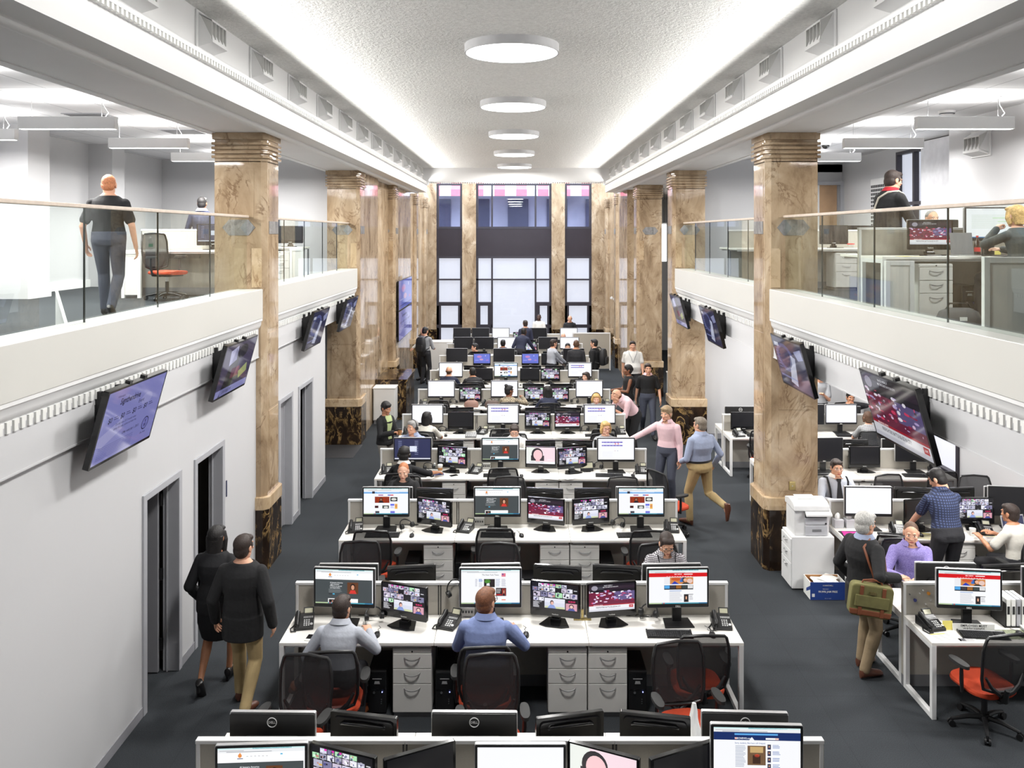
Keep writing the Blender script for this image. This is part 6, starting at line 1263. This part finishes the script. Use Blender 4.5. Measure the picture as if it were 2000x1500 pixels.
# right: near bench (faces the camera), further bench
place('desk_l', (4.87, 9.45, MZ), 0, 'white desk nearest the glass on the right mezzanine', 'desk', 'desks on the mezzanines'); o = place('desk_r', (6.09, 9.45, MZ), 0, 'white desk by the spreadsheet screen on the right mezzanine', 'desk', 'desks on the mezzanines'); o.scale.x = .62
mz('', 'ped', 4.72, 9.70, 0, 'pale grey three-drawer pedestal under the news screen on the right mezzanine', 'cabinet', 'drawer pedestals')
mz('', 'pc', 5.14, 9.72, 0, 'black computer tower beside the near pedestal on the right mezzanine', 'computer', 'computer towers')
mend(4.28, 9.38, .32, .70, 'left of the near pedestal, right mezzanine'); mend(4.48, 7.25, .9, .80, 'closest to the camera on the right mezzanine')
place('div_l', (4.87, 10.12, MZ), 0, 'grey divider behind the news screen on the right mezzanine', 'divider', 'desk dividers'); o = place('div_r', (6.09, 10.12, MZ), 0, 'grey divider behind the spreadsheet screen on the right mezzanine', 'divider', 'desk dividers'); o.scale.x = .62
MZD = MZ + DT
monitor('V', 4.86, 9.86, MZD, -3, 'news', 'beside the balustrade on the right mezzanine', var=3); monitor('D', 5.58, 9.85, MZD, -4, 'table', 'before the blond person on the mezzanine')
back_monitor('D', 5.2, 10.5, MZD, 0, 'beyond the divider on the right mezzanine')
mdesk(4.9, 10.76, 180, 'beyond the divider on the right mezzanine')
mdesk(4.66, 14.9, 0, 'behind the big pillar on the right mezzanine'); mdesk(6.17, 14.9, 0, 'further from the glass on the right mezzanine', 'desk_r'); mdesk(4.66, 16.16, 180, 'at the back of the right mezzanine')
place('div_m', (4.66, 15.53, MZ), 0, 'grey divider behind the off screen, right mezzanine', 'divider', 'desk dividers'); place('div_r', (6.17, 15.53, MZ), 0, 'grey divider near the window wall, right mezzanine', 'divider', 'desk dividers')
mz('', 'ped', 5.86, 15.16, 0, 'pale grey three-drawer pedestal behind the big pillar, right mezzanine', 'cabinet', 'drawer pedestals'); mend(6.5, 14.85, .62, .76, 'right of the far pedestal, right mezzanine')
monitor('V', 5.78, 15.28, MZD, 0, 'off', 'beyond the big pillar on the right mezzanine'); back_monitor('D', 5.2, 15.8, MZD, 0, 'at the back of the right mezzanine'); back_monitor('V', 6.5, 15.8, MZD, 0, 'near the mezzanine window')
monitor('V', 4.72, 15.28, MZD, 0, 'off', 'seen between the two right pillars on the mezzanine'); mz('', 'ped', 4.62, 15.16, 0, 'pale grey pedestal between the two right pillars on the mezzanine', 'cabinet', 'drawer pedestals')
sheet('paper_sheet', 'loose papers below the news screen on the right mezzanine', 'paper', 4.75, 9.6, MZD, .5, .2, -6, PAPER, 3); sheet('paper_sheet', 'yellow papers left of the news screen on the right mezzanine', 'paper', 4.5, 9.56, MZD, .3, .16, 10, YELLOW, 2, False); sheet('notebook', 'dark notebook with papers below the spreadsheet, right mezzanine', 'book', 5.62, 9.55, MZD, .3, .2, 4, KICK, 8, False)
t = thing('laptop', 'open grey laptop leaning beside the news screen, right mezzanine', 'laptop', (5.17, 9.66, MZD)); MB(SILVER).box(-.13, .13, -.1, .1, 0, .014).build('base', t, bev=.003); q = MB(KICK); q.at((0, .06, .014), (R(-10), 0, 0)).box(-.13, .13, 0, .01, 0, .26); q.build('lid', t, bev=.003)
t = thing('soda_bottle', 'dark soda bottle beside the grey laptop, right mezzanine', 'bottle', (5.36, 9.76, MZD)); MB(mat('dark_cola', (.03, .012, .01), .15)).lathe([(.03, 0), (.034, .01), (.034, .12), (.028, .15), (.012, .2), (.012, .22)], 18).build('body', t); MB(mat('red_plastic', rgb(200, 40, 44), .4)).lathe([(.014, .216), (.014, .236), (.003, .236)], 14).build('cap', t); MB(mat('red_plastic', rgb(200, 40, 44), .4)).lathe([(.0346, .05), (.0346, .10)], 18, (0, 0, 0), False).build('label', t)
t = thing('food_tub', 'small clear tub with red lid before the off screen, right mezzanine', 'tub', (6.02, 15.1, MZD)); MB(CUPG).lathe([(.05, 0), (.06, .07)], 20, (0, 0, 0), False).build('tub', t); MB(mat('red_plastic', rgb(200, 40, 44), .4)).lathe([(.064, .066), (.064, .085), (.01, .085)], 20).build('lid', t)
t = thing('water_bottle', 'small pink bottle on the far desk, right mezzanine', 'bottle', (6.22, 15.1, MZD)); MB(mat('pink_liquid', rgb(226, 130, 160), .3)).lathe([(.026, 0), (.028, .01), (.028, .09), (.012, .12), (.012, .14)], 16).build('body', t); MB(PAPER).lathe([(.014, .135), (.014, .155), (.003, .155)], 12).build('cap', t)
t = thing('shoulder_bag', 'grey soft bag on the floor behind the glass, right mezzanine', 'bag', (4.85, 9.2, MZ)); q = MB(mat('grey_canvas', rgb(86, 86, 88), .85)); q.rings([[(u * a, v * b, z) for u, v in rrect(2, 2, .7, 4)] for a, b, z in ((.22, .10, 0), (.24, .12, .06), (.20, .10, .15), (.12, .05, .19))]); q.build('body', t); MB(RUBBER).tube([(-.15, 0, .16), (-.1, 0, .24), (.1, 0, .24), (.15, 0, .16)], .01, 7).build('strap', t); MB(PAPER).box(-.05, .03, -.121, -.115, .06, .1).build('tag', t)
for i in range(3):
    t = thing('computer_cable', 'black cable hanging under the mezzanine desk, %s from the tower' % ORD[i], 'cable', (5.6 + i * .1, 9.9, MZ)); MB(RUBBER).tube([(0, 0, .71), (.03 * i, -.05, .5), (.08, 0, .3), (.02, -.06 - .03 * i, .1), (-.12, -.1, .03), (-.2, -.05, .02)], .006, 6).build('cord', t)
# sticky notes on the spreadsheet screen
t = thing('sticky_note', 'yellow sticky note under the spreadsheet screen on the mezzanine', 'note', (5.62, 9.80, MZD + .09)); MB(YELLOW).box(-.035, .035, -.002, .002, -.0, .075).build('sheet', t); t.location.z = MZD
# left: desk with chair behind the glass, units between the pillars
mdesk(-5.42, 13.2, 0, 'on the left mezzanine beside the first pillar'); mend(-6.0, 13.1, .3, .74, 'of the left mezzanine desk')
place('div_m', (-5.42, 13.83, MZ), 0, 'white divider of the left mezzanine desk', 'divider', 'desk dividers')
CHAIRS.append((5.45, 9.0, MZ)); CHAIRS.append((5.62, 11.45, MZ)); place('chair', (-5.3, 12.75, MZ), R(-115), 'grey mesh office chair behind the glass on the left mezzanine', 'chair'); 
monitor('V', -4.9, 13.6, MZD, 10, 'desktop', 'half hidden by the left pillar, mezzanine'); sheet('paper_stack', 'paper stack with an orange card on the left mezzanine desk', 'paper', -5.65, 13.42, MZD, .26, .2, 8, PAPER, 14)
t = thing('water_bottle', 'small green-labelled bottle on the left mezzanine desk', 'bottle', (-5.85, 13.45, MZD)); MB(CUPG).lathe([(.03, 0), (.034, .01), (.034, .14), (.014, .18), (.014, .2)], 16).build('body', t); MB(mat('green_label', rgb(40, 120, 80), .6)).lathe([(.035, .05), (.035, .1)], 16, (0, 0, 0), False).build('label', t); MB(PAPER).lathe([(.016, .195), (.016, .215), (.003, .215)], 12).build('cap', t)
mdesk(-4.92, 16.4, 0, 'between the two left pillars on the mezzanine'); mz('', 'ped', -4.62, 16.68, 0, 'pale grey pedestal between the two left pillars on the mezzanine', 'cabinet', 'drawer pedestals'); mend(-5.05, 16.34, .3, .72, 'between the two left pillars'); mend(-4.27, 16.34, .26, .72, 'beside the second left pillar')
monitor('V', -4.52, 16.8, MZD, 0, 'off', 'between the two left pillars on the mezzanine'); monitor('D', -5.05, 16.82, MZD, 0, 'off', 'left one between the left pillars, mezzanine')

# ---------------------------------------------------------------- people
c = cloth
LGREY = c('pale_grey', (176, 180, 190)); BLUE = c('blue_oxford', (118, 132, 176)); LAV = print_cloth('lavender_check', (120, 108, 170), (150, 138, 194), 120); BLK = c('black', (24, 24, 26)); BLK2 = c('black_knit', (18, 18, 22)); NAVY = c('navy', (40, 44, 66)); WHT = c('white', (232, 230, 226)); PINK = c('pale_pink', (226, 192, 198)); LBLUE = c('light_blue', (150, 160, 186)); KHAKI = c('khaki', (172, 150, 108)); TAN = c('tan', (136, 118, 92)); JEAN = c('blue_jeans', (66, 70, 84)); GREYC = c('grey', (120, 122, 128)); GREYM = c('mid_grey', (150, 152, 156)); CHAR = c('charcoal', (40, 40, 44)); LIME = c('pale_green', (176, 190, 138)); CREAMC = c('cream', (214, 210, 200)); STRIPE = check_cloth('thin_stripe', (206, 206, 206), (110, 112, 116), .018, .4)
GING = check_cloth('gingham', (206, 204, 208), (84, 78, 84), .017, .38); PLAID = check_cloth('plaid', (70, 82, 118), (34, 40, 64), .03, .42); LEOP = print_cloth('leopard', (186, 172, 146), (70, 60, 52), 60)
for x, y, a, w in ((-1.22, 26.05, 150, 'the person on the phone'), (-.42, 26.8, 0, 'the seated person in navy, ninth row'), (1.62, 28.95, 180, 'the bald person, ninth row'), (1.60, 26.05, 178, 'the person peeking over a screen')): chair(x, y, a, 'occupied black mesh chair of ' + w)
chair(7.16, 18.08, 176, 'occupied mesh chair of the person with hand to chin')
# second row, camera side
p = person('person in pale grey shirt seated at the left of the second desk row, back turned', -1.72, 7.66, -4, 1.70, pose='sit', lean=16, hp=8, hy=-14, top=LGREY, collar=LGREY, low=CHAR, hc='dark', fine=True, spine=.93, hl=(-.30, .30, .62), hr=(.20, .42, .83), fl=(-.47, .30, .36), fr=(.12, .38, .09), shoe=TANL)
p = person('person in blue shirt with glasses seated mid second row, back turned', -.32, 7.74, -2, 1.82, pose='sit', lean=9, hy=-26, hp=6, top=BLUE, collar=BLUE, low=CHAR, hc='auburn', hair='short', fine=True, girth=1.12, hr=(.26, .40, .83), pr='flat'); glasses(p)
# second row, far side
p = person('person in black and white gingham shirt with glasses and lanyard, looking down', 1.72, 9.70, 182, 1.75, pose='sit', lean=12, hp=-24, hy=4, top=GING, collar=GING, hc='dark', fine=True, pl='flat', pr='flat'); glasses(p); lanyard(p)
# third row, far side
p = person('ginger short-haired person in black polo shirt facing the camera, third row', -1.64, 12.42, 178, 1.73, pose='sit', lean=4, hp=-10, top=BLK, collar=BLK, sleeve='short', hair='buzz', hc='ginger', skin='pale', fine=True, pl='flat', pr='flat')
# fourth row
p = person('person in black sweater wearing headphones at the left of the fourth row', -1.78, 13.20, -6, 1.74, pose='sit', lean=6, top=BLK2, collar=WHT, hair='full', hc='black', skin='olive', sleeve='roll', fem=True, fine=True, hr=(.46, .42, .83), hl=(-.2, .4, .83)); worn_headset(p, 'black headphones worn by the person in the black sweater')
p = person('standing person in pale pink shirt leaning a hand on the divider, holding a pen', 2.62, 14.55, 150, 1.80, top=PINK, collar=PINK, low=JEAN, hc='sand', hair='full', fine=True, hy=-8, hr=(.62, .20, 1.10), pr='relax', lean=3)
p = person('standing person in light blue shirt and khaki trousers, one foot raised behind', 2.98, 13.55, 28, 1.82, top=LBLUE, collar=LBLUE, low=KHAKI, hc='ash', hair='short', fine=True, girth=1.24, heavy=True, belt=LEATHER, fl=(-.14, .10, .09), fr=(.12, -.42, .42), hl=(-.20, .24, 1.0), hr=(.32, .06, .92), shoe=BROWNL, hy=14)
p = person('grey-haired person in pale striped shirt with headset, far side of the fourth row', -1.84, 15.15, 168, 1.80, pose='sit', lean=3, top=LBLUE, collar=LBLUE, hc='grey', hair='short', skin='fair', hy=-28, sleeve='short'); worn_headset(p, 'black headset worn by the grey-haired person in the striped shirt')
p = person('dark-haired person with glasses in white shirt bending over, middle of the fourth row', -.03, 15.20, 180, 1.74, pose='sit', lean=16, hp=-14, top=WHT, collar=WHT, hc='dark', hair='short', skin='pale'); glasses(p)
p = person('blond person with red glasses in grey top, far side of the fourth row', 1.64, 15.20, 176, 1.74, pose='sit', lean=3, top=GREYM, hc='blond', hair='bob', skin='pale', fem=True, hy=20); glasses(p, mat('red_rims', rgb(130, 50, 56), .4))
# fifth row
p = person('person with long dark hair in cream top, back turned, fifth row', -1.72, 15.90, -6, 1.70, pose='sit', lean=2, top=CREAMC, sleeve='short', hc='black', hair='long', fem=True, skin='olive', hy=-8)
p = person('standing person in black jacket over pale green blouse holding a coffee cup', -2.42, 15.55, -128, 1.66, top=BLK, jacket=True, hem=.06, inner=LIME, low=c('stone_grey', (140, 136, 130)), hc='black', hair='updo', fem=True, skin='tan', hl=(-.06, .30, 1.08), hr=(.10, .30, 1.08), pl='grip', pr='grip', hp=-14, fine=True)
cup(*( (p['o'].matrix_basis @ V((.02, .40, 1.04)))[:2]), 1.04, 'takeaway cup with black lid held by the person in the black jacket', CARD, BLACK, .036, .10)
p = person('blond person with headphones and grey scarf, far side of the fifth row', 1.70, 17.95, 180, 1.74, pose='sit', lean=4, hp=-12, top=CHAR, collar=GREYM, hc='blond', hair='bob', fem=True, skin='pale'); worn_headset(p, 'grey headphones worn by the blond person with a scarf')
p = person('bending person in pale pink shirt with dark glasses beside the fifth row', 2.46, 17.55, 122, 1.80, top=PINK, collar=PINK, low=BLK, sleeve='roll', hc='auburn', hair='bald', lean=46, hp=30, hl=(-.05, .56, 1.10), hr=(.22, .52, 1.10), pl='flat', pr='flat'); glasses(p)
# sixth row
p = person('person with hair in a bun and leopard print top, sixth row', -.16, 18.62, -8, 1.74, pose='sit', lean=3, top=LEOP, hc='black', hair='bun', fem=True, skin='brown', hy=-46, hr=(.26, .36, 1.0), pr='grip')
p = person('person with long black hair in navy top, back turned, sixth row', .72, 18.52, 6, 1.74, pose='sit', lean=4, top=NAVY, hc='black', hair='long', fem=True, skin='tan')
p = person('dark-haired person looking sideways, far side of the sixth row', 1.73, 20.65, 176, 1.72, pose='sit', lean=2, hy=-40, top=GREYC, hc='dark', hair='long', fem=True, skin='pale')
p = person('standing person in sleeveless black dress facing the sixth row', 2.64, 19.7, 96, 1.70, top=BLK, sleeve='none', hc='black', hair='updo', fem=True, girth=1.2, skin='brown', low=BLK, hl=(-.10, .30, 1.05), hr=(.06, .32, 1.05), pl='grip', pr='grip')
# seventh row
p = person('bald person in navy sweater, back turned, seventh row', -1.72, 21.22, -4, 1.75, pose='sit', lean=4, top=NAVY, hair='bald', hc='brown', skin='fair')
p = person('black-haired person in dark sweater leaning on the seventh row, back turned', -1.06, 21.2, 14, 1.72, pose='sit', lean=14, top=CHAR, hc='black', hair='short', skin='tan', girth=1.15)
# walkers in the right aisle
p = person('walking person in untucked white shirt in the right aisle', 3.22, 23.2, 176, 1.82, pose='walk', arms='walk', top=WHT, hem=.10, sleeve='short', low=CHAR, hc='dark', hair='short', girth=1.25, heavy=True, skin='fair'); lanyard(p, GREYC)
p = person('walking person in black T-shirt and jeans carrying a white sheet', 3.06, 19.5, 178, 1.77, pose='walk', arms='walk', top=BLK, sleeve='short', low=JEAN, hc='dark', hair='short', skin='fair', collar=PINK)
t = sheet('paper_sheet', 'white sheet carried by the walking person in black', 'paper', 2.74, 19.36, .70, .21, .29, 0, PAPER, 1, False); t.rotation_euler = (R(85), 0, R(70))
# standing group at the eighth row
p = person('standing person in grey shirt turned aside at the eighth row', 1.02, 24.05, -62, 1.76, top=LGREY, hc='dark', hair='short', skin='fair', low=CHAR, hr=(.1, .45, .95), hl=(-.1, .4, .95), lean=4)
p = person('standing person in dark sweater, back turned, at the eighth row', 1.70, 23.75, -6, 1.78, top=CHAR, hc='brown', hair='buzz', skin='tan', girth=1.1, low=JEAN)
p = person('standing black-haired person in black jacket with backpack at the eighth row', 2.24, 23.95, 66, 1.78, top=BLK, jacket=True, inner=GREYC, hc='black', hair='short', skin='fair', low=BLK); BP = p
def backpack(p, label):
    t = thing('backpack', label, 'bag'); M = p['o'].matrix_basis; c0 = p['bend'](.27) - p['fw'] * (.235 * p['s']); t.matrix_world = M @ Mx.Translation(c0)
    q = MB(mat('black_nylon', (.014, .014, .016), .6)); q.rings([[(u * a, v * b, z) for u, v in rrect(2, 2, .7, 5)] for a, b, z in ((.12, .06, -.24), (.155, .09, -.20), (.16, .10, 0), (.145, .085, .16), (.09, .05, .225))]); q.build('pack_body', t); q = MB(mat('black_nylon', (.014, .014, .016), .6)); q.rings([[(u * a, -.11 + v * b, z) for u, v in rrect(2, 2, .7, 5)] for a, b, z in ((.11, .02, -.2), (.13, .035, -.1), (.11, .03, .0))]); q.build('front_pocket', t)
    for s in (-1, 1): MB(RUBBER).tube([(s * .10, .08, .20), (s * .12, .15, .245), (s * .13, .25, .235), (s * .125, .375, .12), (s * .13, .37, -.02), (s * .165, .22, -.14), (s * .13, .08, -.18)], .016, 8).build('shoulder_strap', t)
backpack(BP, 'black backpack on the person in the black jacket')
# left aisle, far
p = person('standing person in pale grey hoodie with a black backpack, back turned', -2.86, 26.3, -22, 1.86, top=GREYM, low=CHAR, hc='black', hair='short', skin='fair', hr=(.14, .34, 1.10), hl=(-.14, .34, 1.10), hp=-14, pr='grip', pl='grip'); backpack(p, 'black backpack on the person in the pale hoodie')
p = person('balding person in cream cardigan leaning on the left counter', -2.98, 27.05, 150, 1.76, top=CREAMC, low=BLK, hc='grey', hair='bald', skin='fair', hr=(.34, .12, 1.02))
# eighth to tenth rows
p = person('dark-haired person on the phone, far side of the eighth row', -1.22, 25.95, 150, 1.74, pose='sit', lean=4, top=BLK, hc='black', hair='short', hy=-50)
p = person('seated dark-haired person in navy, back turned, ninth row', -.42, 26.75, 0, 1.72, pose='sit', lean=3, top=NAVY, hc='black', hair='short', skin='tan')
p = person('person in navy shirt leaning over the ninth row, back turned', .12, 26.45, -30, 1.86, top=NAVY, hc='black', hair='buzz', skin='dark', lean=22, hr=(.3, .6, .85), low=CHAR)
p = person('person in dark blue sweater standing between the ninth and tenth rows', .32, 29.0, 8, 1.80, top=NAVY, hc='dark', hair='short', skin='fair', low=CHAR)
p = person('dark-skinned person in white shirt at the far end before the windows', .86, 31.6, 172, 1.76, top=WHT, hair='buzz', hc='black', skin='dark', low=CHAR)
p = person('balding person in dark shirt looking down at the tenth row', 2.0, 31.45, 184, 1.74, top=CHAR, hair='bald', hc='brown', skin='fair', hp=-30, low=CHAR, lean=8)
p = person('bald person seated behind the screen, ninth row', 1.62, 28.9, 180, 1.70, pose='sit', lean=6, top=PINK, hair='bald', hc='brown', skin='pale', hp=-20)
p = person('dark-haired person peeking over a screen, far side of the eighth row', 1.60, 25.95, 178, 1.74, pose='sit', lean=2, top=CHAR, hc='black', hair='short')
# left aisle, near: two walking away
p = person('walking person in black jacket and khaki trousers, back turned, left aisle', -2.70, 8.30, -4, 1.80, pose='walk', top=BLK, jacket=True, hem=.22, low=KHAKI, hc='dark', hair='short', fine=True, hy=-12, hl=(-.30, .05, .86), hr=(.30, .0, .86), shoe=BROWNL, fl=(-.10, .18, .09), fr=(.10, -.20, .13))
p = person('walking long-haired person in black coat and heels by the left door', -3.12, 8.72, -2, 1.74, pose='walk', top=BLK2, jacket=True, hem=.12, skirt=BLK2, low=None, hc='black', hair='long', fem=True, skin='olive', fine=True, hl=(-.22, .12, .88), hr=(.24, -.05, .88), fl=(-.07, -.22, .17), fr=(.08, .16, .12), heel=True)
# right aisle, near
p = person('standing silver-haired person in black jacket carrying a green satchel', 3.74, 9.02, -66, 1.78, top=BLK, jacket=True, hem=.24, low=TAN, hc='silver', hair='full', fine=True, collar=LBLUE, hr=(.34, .10, 1.115), pr='flat', hl=(-.26, .10, .90), shoe=BROWNL, skin='fair', girth=1.08, fl=(-.10, .06, .09), fr=(.10, -.10, .09)); SP = p
p = person('standing person in blue plaid shirt bowing over the third side desk, back turned', 5.36, 10.42, 8, 1.84, top=PLAID, collar=PLAID, sleeve='short', low=CHAR, hc='black', hair='short', skin='fair', fine=True, lean=17, hp=-24, hy=34, girth=1.06, hl=(-.20, .48, .95), hr=(.22, .44, .92))
p = person('seated person in lavender checked shirt facing the camera, second side row', 4.70, 9.76, 170, 1.78, pose='sit', lean=2, hp=-6, hy=-12, top=LAV, collar=LAV, hc='brown', hair='buzz', skin='fair', fine=True, hl=(.0, .40, .83), hr=(.2, .40, .83), beard=False)
p = person('seated person in white shirt with black braces and tie, facing the camera', 4.78, 12.60, 180, 1.78, pose='sit', lean=2, top=LGREY, collar=WHT, hc='dark', hair='short', skin='fair', heavy=True, girth=1.22, fine=True); glasses(p, STEEL)
q = MB(BLK2)
for s in (-1, 1): q.tube([p['surf'](.40, 90 - s * 150, .014), p['surf'](.47, 90 - s * 110, .016), p['surf'](.485, 90 - s * 75, .018), p['surf'](.44, 90 - s * 48, .016), p['surf'](.34, 90 - s * 36, .016), p['surf'](.06, 90 - s * 32, .016)], .015, 8)
q.build('braces', p['o']); q = MB(BLK2); q.rings([[p['surf'](t, 90 + w * k, .014 + z_) for k, z_ in ((-1, 0), (1, 0), (1, .008), (-1, .008))] for t, w in ((.487, 14), (.455, 9), (.44, 6), (.2, 13), (.15, 2))]); q.build('tie', p['o'])
p = person('seated person in cream T-shirt cut by the picture edge, third side row', 6.28, 10.30, 30, 1.74, pose='sit', lean=8, top=CREAMC, sleeve='short', hc='dark', hair='short', skin='tan')
p = person('standing person in grey shirt with a raised hand, beyond the second television', 6.60, 18.3, 170, 1.82, top=GREYM, sleeve='short', hc='dark', hair='short', low=CHAR, hl=(-.05, .3, 1.25), hr=(.2, .2, .9))
p = person('seated dark-haired person with hand to chin, beyond the lit screen', 7.16, 18.0, 176, 1.74, pose='sit', lean=4, top=CHAR, hc='black', hair='short', skin='tan', hl=(-.02, .25, 1.12), pl='grip');
p = person('seated person in thin striped top turned away, fifth side row', 6.80, 15.9, -14, 1.70, pose='sit', lean=10, top=STRIPE, sleeve='short', hc='brown', hair='bob', fem=True)
# mezzanine people
p = person('walking person with shaved ginger head in black shirt on the left mezzanine', -4.95, 10.2, 12, 1.80, z=MZ, pose='walk', top=BLK, sleeve='short', low=JEAN, hair='buzz', hc='ginger', skin='fair', fine=True, hl=(-.27, .06, .86), hr=(.31, .0, .84), girth=1.08, fl=(-.08, .16, .09), fr=(.08, -.20, .14))
p = person('walking dark-haired person in navy shirt by the pillar, left mezzanine', -5.80, 15.5, 6, 1.76, z=MZ, pose='walk', arms='walk', top=NAVY, collar=LBLUE, low=CHAR, hair='short', hc='black', skin='tan')
p = person('standing person in black jacket and red shirt, side view, right mezzanine', 4.86, 11.0, -76, 1.92, z=MZ, top=BLK, jacket=True, hem=.06, collar=c('red', (176, 30, 44)), low=JEAN, hair='short', hc='dark', skin='fair', fine=True, hp=-10, hl=(-.2, .36, 1.0), hr=(.16, .40, 1.0), lean=6)
t = thing('shoulder_strap', 'pale bag strap over the shoulder of the person in red and black', 'strap'); t.matrix_world = p['o'].matrix_basis; q = MB(c('pale_webbing', (196, 190, 178))); q.tube([p['surf'](.26, 250, .032), p['surf'](.40, 270, .034), p['surf'](.47, 300, .036), p['surf'](.495, 0, .034), p['surf'](.47, 45, .034), p['surf'](.38, 75, .034), p['surf'](.26, 95, .034)], .014, 8); q.build('webbing', t)
p = person('seated blond person in dark grey top at the spreadsheet, right mezzanine', 5.45, 9.05, 14, 1.72, z=MZ, pose='sit', lean=4, top=c('slate', (64, 70, 72)), hc='blond', hair='bob', fem=True, skin='pale', fine=True, hl=(-.02, .30, 1.05), pl='grip'); place('chair', (5.45, 9.0, MZ), R(14), 'black mesh chair of the blond person on the right mezzanine', 'chair', 'black mesh office chairs')
p = person('person with cropped grey hair behind the news screen, right mezzanine', 5.62, 11.35, 182, 1.74, z=MZ, pose='sit', lean=2, top=CHAR, hair='buzz', hc='grey', skin='fair'); place('chair', (5.62, 11.45, MZ), R(182), 'black mesh chair of the grey-cropped person, right mezzanine', 'chair', 'black mesh office chairs')
# satchel of the silver-haired person
t = thing('satchel', 'green canvas satchel with brown leather straps on the silver-haired person', 'bag'); GRN = mat('olive_canvas', rgb(112, 108, 66), .85, var=.12, scale=12); BRL = mat('tan_leather', rgb(122, 70, 46), .5, var=.1)
t.matrix_world = Mx.Translation((3.63, 8.61, .95)) @ Euler((0, R(7), R(-6))).to_matrix().to_4x4()
q = MB(GRN); q.prism(rrect(.42, .33, .05), 'y', -.055, .055); q.build('body', t, bev=.015); q = MB(BRL); q.prism([(-.2, -.15), (.2, -.15), (.21, -.09), (-.21, -.09)], 'y', -.06, .06); q.build('base', t, bev=.01)
for x in (-.11, .11): MB(BRL).box(x - .018, x + .018, -.064, .064, -.15, .15).build('leather_band', t, bev=.004); 
MB(BRL).tube([(-.11, 0, .14), (-.09, 0, .19), (0, 0, .21), (.09, 0, .19), (.11, 0, .14)], .009, 8).build('handle', t); MB(GRN).box(-.17, .17, -.07, -.055, -.06, .06).build('pocket', t, bev=.008); MB(BRASS).box(-.03, .03, -.073, -.055, .075, .10).build('zip_pull', t)
Mi = t.matrix_world.inverted(); pm = SP['o'].matrix_basis; bd, ri, fw, up = SP['bend'], SP['ri'], SP['fw'], SP['up']
def sv(v): return Mi @ (pm @ v)
q = MB(BRL); pts = [V((-.2, 0, .13)), sv(bd(.12) + ri * .215 - fw * .06), sv(bd(.3) + ri * .20 - fw * .12), sv(bd(.44) + ri * .11 - fw * .115), sv(bd(.505) + ri * -.06 * 0 + ri * .09 - fw * .02), sv(bd(.45) + ri * .06 + fw * .12), sv(bd(.30) + ri * .12 + fw * .175), sv(bd(.1) + ri * .215 + fw * .10), V((.2, .0, .13))]
q.tube(pts, .014, 8); q.build('shoulder_strap', t)

bpy.data.scenes.remove(TMP)
